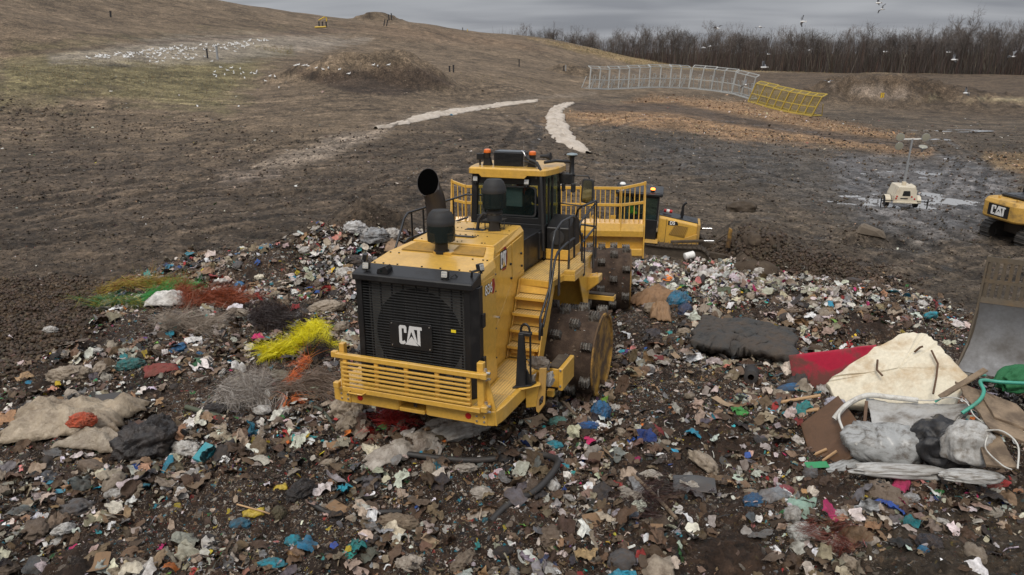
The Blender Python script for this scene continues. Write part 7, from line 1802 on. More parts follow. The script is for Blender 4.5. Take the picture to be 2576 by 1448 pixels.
# (mesh, name, px, py, size, colour, label, category, rz, rx, ry)
T_ = [
 (HB[0], 'plastic_bag', 380, 1150, (.62, .48, .42), BLKC, 'big knotted black rubbish bag beside the beige tarpaulin', 'bag', 35, 0, 0),
 (HB[1], 'plastic_bag', 395, 1090, (.42, .25, .34), BLKC, 'black bag neck and torn sleeve standing above the big black bag', 'bag', 80, 0, 0),
 (HB[2], 'plastic_bag', 218, 1122, (.26, .22, .20), (.62, .10, .04), 'orange-red plastic bag lying on the beige tarpaulin', 'bag', 10, 0, 0),
 (HB[3], 'plastic_bag', 470, 1150, (.30, .24, .20), WHT, 'crumpled white carrier bag right of the big black bag', 'bag', -20, 0, 0),
 (BAGM[1], 'plastic_bag', 500, 1165, (.18, .12, .12), WHT, 'small white bag piece touching the turquoise box', 'bag', -40, 0, 0),
 (HB[4], 'plastic_bag', 878, 1050, (.40, .44, .44), BEI, 'bulging beige sack under the left end of the compactor bumper', 'bag', 20, 0, 0),
 (HB[5], 'plastic_bag', 885, 1085, (.36, .30, .26), (.34, .28, .21), 'lower wrinkled beige sack below the compactor bumper', 'bag', 70, 0, 0),
 (HB[0], 'plastic_bag', 1150, 1095, (.58, .34, .36), (.50, .47, .42), 'large milky plastic bag stretched out in front of the compactor', 'bag', 20, 0, -8),
 (HB[2], 'plastic_bag', 1510, 1062, (.20, .24, .30), BLU, 'bright blue bag standing up beside the beige bundle near the drum', 'bag', 20, 0, 0),
 (HB[3], 'plastic_bag', 1478, 1092, (.22, .12, .12), (.02, .14, .40), 'flat blue bag remnant left of the standing blue bag', 'bag', 0, 0, 0),
 (HB[4], 'plastic_bag', 1550, 1102, (.24, .20, .20), BEI, 'round beige bundle right of the bright blue bag', 'bag', 0, 0, 0),
 (BAGM[2], 'plastic_bag', 1404, 1076, (.20, .15, .15), (.12, .34, .30), 'pale sea-green bag between bumper corner and blue bag', 'bag', 0, 0, 0),
 (BAGM[3], 'plastic_bag', 1395, 1127, (.16, .12, .11), CYA, 'cyan crumpled bag below the pale sea-green bag', 'bag', 0, 0, 0),
 (HB[1], 'plastic_bag', 1705, 770, (.46, .36, .46), (.01, .17, .30), 'teal blue jacket-like bundle beside brown cardboard behind the drums', 'cloth', 30, 0, 0),
 (BAGM[0], 'plastic_bag', 1722, 788, (.30, .24, .28), (.02, .05, .13), 'dark blue cloth tucked into the teal bundle', 'cloth', 60, 0, 0),
 (HB[2], 'cloth', 330, 938, (.32, .24, .20), (.015, .17, .17), 'teal green cushion-like bag at the left of the heap', 'bag', 20, 0, 0),
 (HB[3], 'plastic_bag', 175, 962, (.46, .32, .26), BEI, 'beige crumpled bag at the left margin above the tarpaulin', 'bag', 10, 0, 0),
 (HB[4], 'plastic_bag', 262, 945, (.34, .24, .22), (.36, .29, .22), 'tan crumpled bag between the teal bag and the left beige bag', 'bag', 100, 0, 0),
 (HB[5], 'plastic_bag', 130, 850, (.20, .15, .14), WHT, 'white bag lump on the torn brown bank', 'bag', 0, 0, 0),
 (HB[0], 'plastic_bag', 760, 1255, (.30, .22, .22), BLKC, 'black torn bag with a long strap at its side', 'bag', 60, 0, 0),
 (BAGM[0], 'plastic_bag', 545, 1045, (.26, .16, .16), BLKC, 'shiny black bag scrap left of the white fibre tuft', 'bag', 0, 0, 0),
 (HB[1], 'plastic_bag', 605, 1335, (.17, .15, .12), (.03, .16, .25), 'steel blue ball-shaped bag in the lower left', 'bag', 0, 0, 0),
 (BAGM[2], 'plastic_bag', 738, 1375, (.13, .15, .12), CYA, 'cyan plastic bag below the brown gourd-like bag', 'bag', 0, 0, 0),
 (HB[2], 'plastic_bag', 700, 1300, (.13, .20, .14), (.10, .09, .05), 'muddy brown-green bag between black bag and steel blue bag', 'bag', 20, 0, 0),
 (BAGM[3], 'plastic_bag', 688, 1438, (.20, .12, .09), CYA, 'cyan sheet at the bottom edge of the view', 'bag', 0, 0, 0),
 (HB[3], 'plastic_bag', 1030, 1436, (.20, .15, .14), (.55, .48, .40), 'cream bag at the bottom edge, in the middle of the view', 'bag', 0, 0, 0),
 (HB[4], 'plastic_bag', 1210, 1250, (.22, .19, .14), (.52, .47, .41), 'pale crumpled bag inside the curve of the black hose', 'bag', 0, 0, 0),
 (HB[5], 'plastic_bag', 1210, 1290, (.28, .17, .13), (.46, .39, .32), 'dirty cream bag under the pale bag by the black hose', 'bag', 20, 0, 0),
 (HB[0], 'plastic_bag', 1170, 1195, (.22, .13, .11), (.48, .43, .37), 'pale ragged bag above the black hose end', 'bag', 10, 0, 0),
 (HB[1], 'plastic_bag', 1335, 1168, (.20, .10, .12), (.55, .52, .46), 'pale half-buried bag hump at the top of the hose curve', 'bag', 0, 0, 0),
 (HB[2], 'plastic_bag', 1000, 1330, (.34, .22, .14), (.25, .19, .13), 'large brown crumpled bag in the lower middle', 'bag', -10, 0, 0),
 (HB[3], 'plastic_bag', 1165, 1420, (.26, .17, .13), (.24, .19, .14), 'brown-grey bag beside the bottom cream bag', 'bag', 60, 0, 0),
 (HB[4], 'plastic_bag', 1970, 1240, (.18, .12, .12), (.42, .10, .13), 'pink bag among the waste at the lower right', 'bag', 0, 0, 0),
 (HB[5], 'plastic_bag', 2020, 1370, (.24, .28, .18), (.52, .52, .48), 'large whitish bag below the mint green cloth', 'bag', 10, 0, 0),
 (BAGM[1], 'plastic_bag', 1990, 1325, (.18, .16, .14), (.50, .48, .44), 'whitish bag partly covered by the mint green cloth', 'bag', 60, 0, 0),
 (HB[0], 'plastic_bag', 2110, 1325, (.15, .16, .14), (.62, .58, .55), 'white torn bag right of the mint green cloth', 'bag', 0, 0, 0),
 (HB[1], 'plastic_bag', 2180, 1333, (.17, .10, .10), (.42, .30, .20), 'tan bag right of the white torn bag', 'bag', 0, 0, 0),
 (HB[2], 'plastic_bag', 2335, 1385, (.16, .22, .14), (.03, .035, .05), 'dark bag with blue and white scraps in the lower right', 'bag', 60, 0, 0),
 (BAGM[4], 'plastic_bag', 2318, 1405, (.08, .09, .07), (.02, .22, .42), 'small bright blue scrap against the dark bag', 'bag', 0, 0, 0),
 (HB[3], 'plastic_bag', 2285, 1275, (.16, .13, .11), (.48, .48, .48), 'light grey bag right of the magenta cloth', 'bag', 0, 0, 0),
 (HB[4], 'plastic_bag', 2490, 1310, (.17, .12, .10), (.55, .50, .42), 'off-white bag near the right edge, low in the picture', 'bag', 0, 0, 0),
 (HB[5], 'plastic_bag', 940, 610, (.55, .42, .45), (.30, .31, .32), 'large grey translucent bag topping the pale waste crest', 'bag', 20, 0, 0),
 (HB[0], 'plastic_bag', 895, 590, (.42, .30, .34), (.62, .62, .62), 'white bag at the peak of the left waste crest', 'bag', 0, 0, 0),
 (HB[1], 'plastic_bag', 985, 600, (.40, .30, .34), (.55, .53, .50), 'pale bag at the right end of the left waste crest', 'bag', 0, 0, 0),
 (HB[2], 'plastic_bag', 820, 780, (.55, .40, .26), BEI, 'beige sheet-like bag leaning left of the radiator', 'bag', 30, 0, 0),
 (HB[3], 'plastic_bag', 870, 700, (.34, .26, .26), WHT, 'white bag with red print left of the black radiator cap', 'bag', 0, 0, 0),
 (HB[4], 'plastic_bag', 900, 668, (.52, .24, .26), (.045, .045, .05), 'long dark grey sack behind the radiator cap corner', 'bag', 0, 0, 0),
 (HB[5], 'plastic_bag', 1785, 700, (.32, .26, .26), (.62, .60, .58), 'white bag on the right waste crest behind the front drum', 'bag', 0, 0, 0),
 (HB[0], 'plastic_bag', 1860, 705, (.34, .24, .22), (.05, .05, .055), 'dark bag lying on the right waste crest', 'bag', 0, 0, 0),
 (HB[1], 'plastic_bag', 1910, 695, (.30, .22, .24), (.60, .57, .52), 'knotty white bag near the red scrap on the crest', 'bag', 0, 0, 0),
 (HB[2], 'plastic_bag', 2460, 830, (.50, .28, .18), (.17, .14, .06), 'olive brown sheet heaped near the machine blade', 'bag', 0, 0, 0),
 (BAGM[5], 'plastic_bag', 2140, 720, (.40, .20, .2), (.035, .03, .03), 'black scraps bristling from the far right corner of the heap', 'bag', 0, 0, 0),
]
def add_heroes():
    for m, nm, px, py, s, c, lb, cat, rz, rx, ry in T_:
        k = .92; s = (s[0] * k, s[1] * k, s[2] * k * 1.45)
        if 'milky' in lb: s = (s[0] * 1.35, s[1] * 1.35, s[2] * 1.2)
        if lb.startswith('big knotted'): s = (s[0], s[1] * 1.15, s[2] * 1.35)
        if c is BLKC: m = m.copy(); m.materials[0] = M_FILMB
        o = piece(m, nm if cat == 'bag' else 'cloth_bundle', px, py, s, c, lb, cat, rz, rx, ry, dz=s[2] * .12 + (.30 if 'orange-red' in lb else 0))
add_heroes()
# draped sheets
def drape(px, py, w, l, rz, amp, c, label, cat, mat=M_FILM, n=34, name='sheet', seed=1, lift=.05, rag=.12, aniso=(1, 1.8)):
    q = hit(px, py); V, T = grid(n); r = np.random.default_rng(seed)
    a = np.arctan2(V[:, 1], V[:, 0]); k = np.maximum(abs(V[:, 0]), abs(V[:, 1]))
    f = 1 + rag * (vnoise3(np.c_[np.cos(a) * 1.6, np.sin(a) * 1.6, 0 * a + seed]) + .6 * vnoise3(np.c_[np.cos(a) * 5, np.sin(a) * 5, 0 * a + seed])) * k
    X = V[:, 0] * f * w / 2; Y = V[:, 1] * f * l / 2; ca, sa = math.cos(rad(rz)), math.sin(rad(rz))
    wx = q[0] + X * ca - Y * sa; wy = q[1] + X * sa + Y * ca
    zz = height(wx, wy, False) * .4 + height(wx, wy) * .6 + lift + amp * (.5 + .42 * ridged3(np.c_[X * aniso[0], Y * aniso[1], 0 * X + seed] * 2.0 + .3 * vnoise3(np.c_[X, Y, 0 * X] * 3)[:, None], 3, .5) + .25 * ridged3(np.c_[X * aniso[0] * .8 + Y, Y * aniso[1] * 2, 0 * X + seed] * 4.5, 3, .6)) * (1.15 - k ** 4)
    me = fastmesh(name, np.c_[wx - q[0], wy - q[1], zz - q[2]], T, mat, smooth=True); o = link(name, me); o.location = q; setc(o, c); o.modifiers.new('thick', 'SOLIDIFY').thickness = .008
    return tag(o, label, cat)
drape(180, 1088, 2.05, 1.05, 12, .40, (.44, .36, .26), 'large crumpled beige tarpaulin in the left foreground', 'tarpaulin', seed=3, rag=.25, name='tarpaulin')
drape(265, 1132, 1.4, .55, -8, .26, (.40, .34, .26), 'trailing beige tarpaulin flap below the orange-red bag', 'tarpaulin', seed=5, rag=.3, name='tarpaulin')
drape(345, 1118, .62, .34, 20, .14, WHT, 'white cloth strip between the orange-red and the black bag', 'cloth', seed=6, mat=M_CLOTH, name='cloth')
drape(420, 770, .95, .55, 15, .28, (.68, .66, .62), 'clean white sheet beside the rust-red netting', 'sheet', seed=7)
drape(405, 945, .62, .40, 25, .10, (.24, .035, .035), 'dark red folded cloth right of the teal bag', 'cloth', seed=8, mat=M_CLOTH, name='cloth')
drape(1020, 1150, 1.3, .42, 40, .16, (.42, .38, .33), 'twisted tail of the large milky bag', 'sheet', seed=9, rag=.2)
drape(1640, 765, 1.3, .95, 35, .34, (.27, .155, .080), 'big creased brown cardboard sheet right of the front drum', 'cardboard', seed=10, mat=M_CARD, name='cardboard', rag=.18)
drape(1660, 800, .9, .5, 80, .26, (.30, .18, .095), 'second brown cardboard flap standing before the teal bundle', 'cardboard', seed=11, mat=M_CARD, name='cardboard')
drape(2010, 1295, .36, .62, -25, .08, (.30, .46, .38), 'mint green cloth lying over whitish bags', 'cloth', seed=12, mat=M_CLOTH, name='cloth', rag=.25)
drape(2265, 1235, .22, .50, -40, .09, (.42, .01, .10), 'magenta cloth strip at the lower right', 'cloth', seed=13, mat=M_CLOTH, name='cloth')
drape(2115, 1345, .3, .3, 0, .05, (.5, .45, .4), 'thin creased paper below the white torn bag', 'paper', seed=14)
drape(1945, 1260, .55, .3, 30, .08, (.20, .22, .24), 'grey-blue plastic sheet under the pink bag', 'sheet', seed=15)
drape(100, 1050, .5, .3, 0, .1, (.01, .18, .38), 'blue film shreds at the left edge of the view', 'sheet', seed=16)
drape(640, 1310, .3, .16, 20, .05, (.62, .45, .03), 'yellow wrapper left of the muddy bag', 'wrapper', seed=17, n=12, name='wrapper')
drape(708, 1247, .2, .14, 20, .05, (.62, .45, .03), 'yellow wrapper above the black torn bag', 'wrapper', seed=18, n=12, name='wrapper')
drape(1835, 745, 1.1, .45, -8, .16, (.075, .11, .065), 'dark green carpet strip curving over the right waste crest', 'carpet', seed=19, mat=M_CLOTH, name='carpet')
drape(1000, 580 + 60, .7, .5, 0, .2, (.33, .22, .14), 'light brown cardboard on the slope right of the left crest', 'cardboard', seed=21, mat=M_CARD, name='cardboard')
# quilted dark mattress
def slab(px, py, dims, c, label, cat, rz, rx, ry, mat=M_BOARD, dz=0.0, name='board', warp=.0, seed=0, bev=.01, n=(14, 10), quilt=0.0, shape=None, D=None):
    q = hit(px, py) if D is None else tuple(at_D(px, py, D)); a, b, h = dims; V, T = grid(*n)
    if shape == 'corner': V[:, 1] *= 1 - .25 * np.clip(V[:, 0], 0, 1)
    z = warp * vnoise3(np.c_[V[:, 0] * 1.1, V[:, 1] * 1.1, 0 * V[:, 0] + seed]) + quilt * ridged3(np.c_[V[:, 0] * 4, V[:, 1] * 3, 0 * V[:, 0] + seed], 3)
    edge = np.maximum(abs(V[:, 0]), abs(V[:, 1])) ** 8
    rr = 1 + .03 * vnoise3(np.c_[V * 3 + seed]) * edge
    P = np.c_[V[:, 0] * a / 2 * rr, V[:, 1] * b / 2 * rr, z]
    me = fastmesh(name, P, T, mat, smooth=quilt > 0 or warp > .05); o = link(name, me); setc(o, c)
    s = o.modifiers.new('thick', 'SOLIDIFY'); s.thickness = h; s.offset = 0
    if bev: bb_ = o.modifiers.new('bevel', 'BEVEL'); bb_.width = bev; bb_.segments = 2; bb_.limit_method = 'ANGLE'; bb_.angle_limit = rad(50)
    o.matrix_world = place(q[0], q[1], q[2] + dz, rz, rx, ry)
    return tag(o, label, cat)
mq = drape(1868, 888, 2.0, 1.75, -24, .16, (.042, .045, .046), 'dark grey quilted mattress sagging on the heap', 'mattress', seed=44, mat=M_CLOTH, name='mattress', rag=.10, lift=.26, n=44, aniso=(1.0, 1.2)); mq.modifiers[0].thickness = .20; mq.modifiers[0].offset = 0
slab(275, 1030, (.42, .34, .03), (.035, .037, .042), 'small dark grey slab standing among the waste above the tarpaulin', 'board', 20, 35, 0, dz=.12, name='board')
slab(1745, 1235, (.62, .34, .02), (.055, .058, .062), 'broken dark grey plastic disc half', 'disc', -10, 12, 0, dz=.05, name='disc', warp=.04)
slab(2052, 1190, (.36, .13, .01), (.02, .26, .10), 'flat green plastic piece below the tarp bundle', 'board', 5, 15, 0, dz=.06, name='plastic_piece')
slab(1735, 812, (.30, .08, .02), (.7, .7, .68), 'white strip leaning on the teal bundle', 'board', -40, 25, 0, dz=.1, name='board')
# pile at the right
def pl(px, py, D): return at_D(px, py, D)
def panel(corners, th, c, label, cat, mat=M_BOARD, name='panel', n=14, warp=.0, seed=0, bev=.01, rough=.02):
    """flat-ish board given by its four corners (world), with thickness"""
    A_, B_, C_, D_ = [np.array(k) for k in corners]; V, T = grid(n); u = (V[:, 0] + 1) / 2; v = (V[:, 1] + 1) / 2
    P = (A_ * ((1 - u) * (1 - v))[:, None] + B_ * (u * (1 - v))[:, None] + C_ * (u * v)[:, None] + D_ * ((1 - u) * v)[:, None])
    nm_ = np.cross(B_ - A_, D_ - A_); nm_ /= np.linalg.norm(nm_); P = P + nm_ * (warp * vnoise3(np.c_[u * 2.2, v * 2.2, 0 * u + seed]))[:, None]
    edge = np.maximum(abs(V[:, 0]), abs(V[:, 1])) > .99
    P[edge] += rough * np.stack([vnoise3(P[edge] * 4 + seed), vnoise3(P[edge] * 4 + 9), vnoise3(P[edge] * 4 + 19)], 1)
    c0 = P.mean(0); me = fastmesh(name, P - c0, T, mat, smooth=warp > .03); o = link(name, me); o.location = c0; setc(o, c)
    s = o.modifiers.new('thick', 'SOLIDIFY'); s.thickness = th; s.offset = 0
    if bev: bb_ = o.modifiers.new('bevel', 'BEVEL'); bb_.width = bev; bb_.segments = 2; bb_.limit_method = 'ANGLE'; bb_.angle_limit = rad(50)
    return tag(o, label, cat)
M_REDP = paint('red_laminate', (0.42, 0.008, 0.040), 0.5, (0.10, 0.055, 0.04), 0.85, 1.3, bump=.05, lo=.50, hi=.60)
M_FOAM = paint('stained_foam', (0.72, 0.62, 0.42), 0.85, (0.46, 0.27, 0.09), 0.75, 1.7, bump=.25, lo=.44, hi=.72)
M_FOAM2 = paint('pale_foam', (0.66, 0.60, 0.47), 0.85, (0.36, 0.22, 0.09), 0.75, 1.8, bump=.3, lo=.50, hi=.70)
M_WOOD = paint('brown_veneer', (0.095, 0.045, 0.018), 0.5, (0.05, 0.03, 0.018), 0.6, 2.0, bump=.05)
M_PLY = paint('muddy_plywood', (0.24, 0.175, 0.115), 0.8, (0.10, 0.072, 0.05), 0.9, 2.6, bump=.15, lo=.42, hi=.6)
M_PINE = paint('raw_pine', (0.46, 0.29, 0.15), 0.75, (0.2, 0.13, 0.08), 0.6, 4, bump=.1)
M_TARP = paint('soiled_white_tarp', (0.38, 0.375, 0.36), 0.42, (0.12, 0.095, 0.07), 0.9, 2.4, bump=.12, lo=.46, hi=.66)
M_GREYW = paint('grey_plastic_wrap', (0.33, 0.335, 0.33), 0.32, (0.09, 0.075, 0.06), 0.9, 3.4, bump=.12, lo=.48, hi=.66)
panel([pl(2000, 992, 14.2), pl(2210, 968, 14.0), pl(2205, 868, 14.2), pl(1984, 895, 14.4)], .05, REDC, 'upright crimson panel with a muddy corner, behind the foam mattress', 'panel', M_REDP, rough=.012)
G_ = panel([pl(2100, 1015, 12.9), pl(2385, 1050, 12.7), pl(2425, 930, 13.6), pl(2078, 965, 13.2)], .16, WHT, 'lower yellowed part', 'mattress', M_FOAM)
bpy.data.objects.remove(G_)
def foam():
    pts = [pl(2078, 968, 13.0), pl(2092, 952, 13.1), pl(2200, 878, 13.6), pl(2278, 838, 14.0), pl(2330, 841, 13.98), pl(2350, 856, 13.85), pl(2380, 890, 13.65), pl(2436, 948, 13.35), pl(2400, 1025, 12.85), pl(2250, 1030, 12.8), pl(2110, 1020, 12.75)]
    c0 = np.mean(pts, 0); nm_ = np.cross(pts[7] - pts[0], pts[3] - pts[0]); nm_ /= np.linalg.norm(nm_)
    if nm_[1] > 0: nm_ = -nm_
    out = []
    for i in range(len(pts)):
        for k in range(5):
            p = pts[i] * (1 - k / 5) + pts[(i + 1) % len(pts)] * (k / 5); out.append(p + .015 * np.array([math.sin(i * 5 + k * 2.1), math.cos(i * 3 + k * 1.7), math.sin(i + k * 2.9)]))
    rings = []
    for f, dn in ((.0, .05), (.25, .055), (.5, .045), (.75, .05), (.93, .045), (.985, .03), (1.0, .0), (1.0, -.12), (.985, -.15), (0, -.16)):
        rings.append([tuple((p - c0) * f + nm_ * (dn + .016 * math.sin(i * .43 + f * 7) * (f < .95))) for i, p in enumerate(out)])
    g = G(); g.loft(rings, cap=False); o = g.obj('foam_mattress', M_FOAM2, None, smooth=38); o.location = c0
    return tag(o, 'large cream foam mattress with rusty stained edges, leaning on the crimson panel', 'mattress')
foam()
for pts, r_w, lb in (([pl(2200, 905, 13.3), pl(2198, 930, 13.2), pl(2212, 945, 13.1)], .018, 'short twig across the left part of the foam mattress'),
                     ([pl(2292, 886, 13.6), pl(2306, 874, 13.6), pl(2313, 872, 13.6)], .018, 'stubby stick near the top corner of the foam mattress'),
                     ([pl(2334, 882, 13.6), pl(2350, 915, 13.4), pl(2346, 950, 13.1), pl(2338, 990, 12.8)], .016, 'long bent branch crossing the right part of the foam mattress')):
    g = G(); g.tube([tuple(p + np.array([0, -.10, .04])) for p in pts], r_w, 7); tag(g.obj('branch', M_WOOD, None, smooth=60), lb, 'branch')
panel([pl(2015, 1070, 12.2), pl(2110, 998, 12.6), pl(2175, 1085, 12.0), pl(2045, 1170, 11.4)], .07, BEI, 'dark brown veneered cabinet side leaning left of the white tarp', 'panel', M_WOOD, rough=.01)
panel([pl(2040, 1160, 11.5), pl(2130, 1095, 11.9), pl(2180, 1120, 11.5), pl(2065, 1215, 11.1)], .05, BEI, 'second brown veneered board under the cabinet side', 'panel', M_WOOD, rough=.01)
panel([pl(2460, 985, 12.6), pl(2560, 1020, 12.4), pl(2640, 1110, 11.8), pl(2500, 1050, 11.9)], .05, BEI, 'broad muddy plywood sheet sloping down at the right edge', 'board', M_PLY, rough=.02)
panel([pl(2400, 960, 12.8), pl(2500, 1000, 12.5), pl(2600, 1120, 11.6), pl(2490, 1080, 11.6)], .04, BEI, 'muddy plywood board beneath the teal hose', 'board', M_PLY, rough=.03)
panel([pl(2455, 1075, 11.9), pl(2510, 1085, 11.7), pl(2560, 1180, 11.1), pl(2480, 1170, 11.1)], .04, BEI, 'lower muddy board beside the wire loops', 'board', M_PLY, rough=.03)
for a, b, w, lb in (((2365, 1000, 12.5), (2480, 930, 12.9), .11, 'grey-brown plank pointing up to the machine blade'), ((1945, 1015, 13.0), (2065, 995, 13.0), .07, 'splintered pine board left of the cabinet side'), ((1975, 1040, 12.8), (2060, 1030, 12.7), .10, 'broad split pine board below the splintered one'),
                    ((2040, 1180, 11.3), (2105, 1135, 11.5), .035, 'thin pine batten at the foot of the brown boards'), ((2035, 1150, 11.5), (2080, 1130, 11.6), .04, 'short pine offcut under the brown cabinet side'), ((2172, 1095, 11.9), (2180, 1010, 12.4), .05, 'upright wooden post at the left end of the white tarp')):
    g = G(); A_ = Vector(pl(*a)); B_ = Vector(pl(*b)); g.bar(A_, B_, w, .03); tag(g.obj('plank', M_PLY if 'grey' in lb else M_PINE if 'pine' in lb else M_WOOD, None, .004), lb, 'plank')
def ribbon_sheet(rows, amp, seed, mat, name, label, cat, n=60, m=26, th=.01, fr=(5, 1.2)):
    """cloth spanned by a few rows of world points, with folds across it"""
    R = np.array(rows); u = np.linspace(0, 1, n + 1); v = np.linspace(0, 1, m + 1)
    def interp(P, t):
        k = np.linspace(0, 1, len(P)); return np.stack([np.interp(t, k, P[:, i]) for i in range(3)], 1)
    rows_ = np.array([interp(r_, u) for r_ in R]); out = np.array([interp(rows_[:, i], v) for i in range(n + 1)])
    P = out.reshape(-1, 3); uu = np.repeat(u, m + 1); vv = np.tile(v, n + 1)
    d = amp * ridged3(np.c_[uu * fr[0] + .6 * vv, vv * fr[1], 0 * uu + seed], 5, .6); P = P + np.c_[.3 * d, -.6 * d, d]
    V, T = grid(n, m); c0 = P.mean(0); o = link(name, fastmesh(name, P - c0, T, mat, smooth=True)); o.location = c0; o.modifiers.new('thick', 'SOLIDIFY').thickness = th
    return tag(o, label, cat)
ribbon_sheet([[pl(2175, 1005, 12.6), pl(2300, 1020, 12.7), pl(2400, 1020, 12.7), pl(2470, 1018, 12.7)], [pl(2185, 1050, 12.2), pl(2300, 1060, 12.1), pl(2400, 1050, 12.1), pl(2440, 1030, 12.4)], [pl(2190, 1085, 11.9), pl(2290, 1090, 11.8), pl(2390, 1075, 11.9), pl(2435, 1040, 12.2)]], .07, 2, M_TARP, 'tarpaulin', 'grey-white tarpaulin sagging between the wooden post and the plywood', 'tarpaulin')
def bundle(px, py, D, s, rz, ry, mat, label, seed, freq=(1.2, 3.2, 3.2), amp=.26):
    V, T = icos(5); wv = np.stack([vnoise3(V * 1.4 + seed), vnoise3(V * 1.4 + 9 + seed), vnoise3(V * 1.4 + 19)], 1)
    fx, fy, fz = freq; d = 0; u = V[:, 0] * fx + V[:, 1] * .9 + .9 * wv[:, 0]
    for k_, am in ((1.0, 1.0), (2.3, .55), (4.9, .35), (9.5, .18)):
        d = d + am * (1 - 2 * np.abs(vnoise3(np.c_[u * k_, V[:, 1] * fy * .6 + wv[:, 1], V[:, 2] * fz * .6] + seed * 3.1)))
    V = V * (.84 + amp * .42 * d + .14 * wv[:, 2])[:, None]; V[:, 2] = np.maximum(V[:, 2], -.5)
    o = link('wrapped_bundle', fastmesh('wrapped_bundle', V, T, mat, smooth=True)); p = pl(px, py, D); o.matrix_world = place(p[0], p[1], p[2], rz, 0, ry, s); return tag(o, label, 'bundle')
bundle(2228, 1128, 11.7, (.74, .42, .40), -8, 6, M_GREYW, 'fat bundle of creased grey-white plastic under the tarpaulin', 3, (3.4, 1.0, 1.0))
M_BLKW = paint('black_plastic_wrap', (0.02, 0.02, 0.022), 0.32, (0.10, 0.085, 0.07), 0.5, 4, bump=.4)
bundle(2365, 1120, 11.85, (.50, .46, .44), 20, 0, M_BLKW, 'black plastic wrapped bundle between the two pale ones', 5, (3.0, 1.2, 1.2))
bundle(2435, 1125, 11.6, (.36, .36, .36), 60, 0, M_TARP, 'torn white and black bundle end beside the muddy boards', 7, (2.5, 2.0, 2.0), .32)
bundle(2270, 1188, 11.2, (.85, .16, .12), -4, 0, M_TARP, 'long folded dirty white sheet at the foot of the bundles', 9, (1.0, 2.0, 3.0))
bundle(2440, 1200, 11.0, (.45, .14, .10), -6, 0, M_TARP, 'short folded off-white sheet right of the long folded one', 11, (1.4, 2.0, 3.0))
bundle(2130, 1175, 11.3, (.45, .12, .10), 20, 0, M_GREYW, 'pointed grey plastic end left of the fat bundle', 12, (2.4, 2.0, 2.0))
bundle(2100, 1020, 12.6, (.18, .14, .14), 0, 0, paint('lilac_grey_film', (0.30, 0.29, 0.33), .5), 'lilac grey film lump under the foam mattress corner', 13)
bundle(2560, 960, 13.4, (.42, .22, .26), 10, 0, paint('green_cloth', (0.015, 0.13, 0.045), .7, (0.01, 0.05, 0.02), .6, 3, bump=.5), 'green cloth heap before the machine blade', 15)
bundle(2320, 945, 14.6, (.01, .01, .01), 0, 0, M_GREYW, 'x', 16)
bpy.data.objects.remove(bpy.data.objects[[o.name for o in bpy.data.objects if o.get('label') == 'x'][0]])
def hose(pts, r, mat, label, cat='hose', name='hose', n=8, sm=True):
    P = [Vector(p) for p in pts]; out = []
    for i in range(len(P) - 1):
        p0 = P[max(i - 1, 0)]; p1 = P[i]; p2 = P[i + 1]; p3 = P[min(i + 2, len(P) - 1)]
        for k in range(8):
            t = k / 8; out.append(.5 * ((2 * p1) + (p2 - p0) * t + (2 * p0 - 5 * p1 + 4 * p2 - p3) * t * t + (3 * p1 - p0 - 3 * p2 + p3) * t ** 3))
    out.append(P[-1]); g = G(); g.tube(out, r, n); return tag(g.obj(name, mat, None, smooth=60), label, cat)
M_TEALH = paint('teal_hose', (0.05, 0.30, 0.22), 0.4, (0.1, 0.08, 0.06), .5, 5); M_WHTB = paint('white_trim', (0.55, 0.54, 0.50), 0.5, (0.18, 0.14, 0.10), .8, 7); M_DKH = paint('black_hose', (0.028, 0.026, 0.025), 0.6, (0.08, 0.06, 0.045), .7, 6)
hose([pl(2420, 1040, 12.0), pl(2462, 1010, 12.2), pl(2475, 985, 12.4), pl(2468, 958, 12.6), pl(2520, 962, 12.7), pl(2600, 966, 12.7)], .028, M_TEALH, 'corrugated teal hose bent over the plywood boards')
hose([pl(2352, 1012, 12.6), pl(2395, 985, 12.7), pl(2450, 950, 12.9), pl(2480, 945, 13.0)], .018, M_TEALH, 'thin teal pipe along the grey-brown plank')
hose([pl(2098, 1055, 12.0), pl(2130, 1020, 12.2), pl(2180, 996, 12.5), pl(2240, 1000, 12.6), pl(2310, 1008, 12.6)], .045, M_WHTB, 'dirty white edge trim over the top of the tarpaulin', 'trim', 'trim')
hose([pl(2150, 1005, 12.3), pl(2112, 1040, 12.0), pl(2118, 1075, 11.7), pl(2135, 1100, 11.5), pl(2155, 1118, 11.3)], .022, M_WHTB, 'white bent trim strip hanging over the brown cabinet side', 'trim', 'trim')
hose([pl(2290, 1005, 12.6), pl(2340, 1008, 12.5), pl(2390, 1000, 12.4), pl(2430, 1012, 12.2), pl(2450, 1045, 12.0), pl(2480, 1068, 11.8)], .010, M_WHTB, 'thin white cable arching over the tarpaulin', 'cable', 'cable')
hose([pl(2470, 1085, 11.6), pl(2520, 1085, 11.5), pl(2560, 1120, 11.3), pl(2560, 1180, 11.0)], .012, M_WHTB, 'grey wire loop at the right edge', 'wire', 'wire')
hose([pl(2485, 1095, 11.5), pl(2480, 1130, 11.3), pl(2520, 1170, 11.0), pl(2545, 1182, 10.9)], .010, M_WHTB, 'second grey wire loop by the lower muddy board', 'wire', 'wire')
def gp_(px, py, up=.05):
    q = hit(px, py); return (q[0], q[1], q[2] + up)
hose([gp_(1000, 1175 - 12, .03), gp_(1180, 1172, .06), gp_(1340, 1168, .06), gp_(1395, 1185, .10), gp_(1398, 1215, .12), gp_(1350, 1260, .10), gp_(1280, 1290, .06), gp_(1235, 1320, .0)], .05, M_DKH, 'thick black hose curving through the waste in front of the compactor')
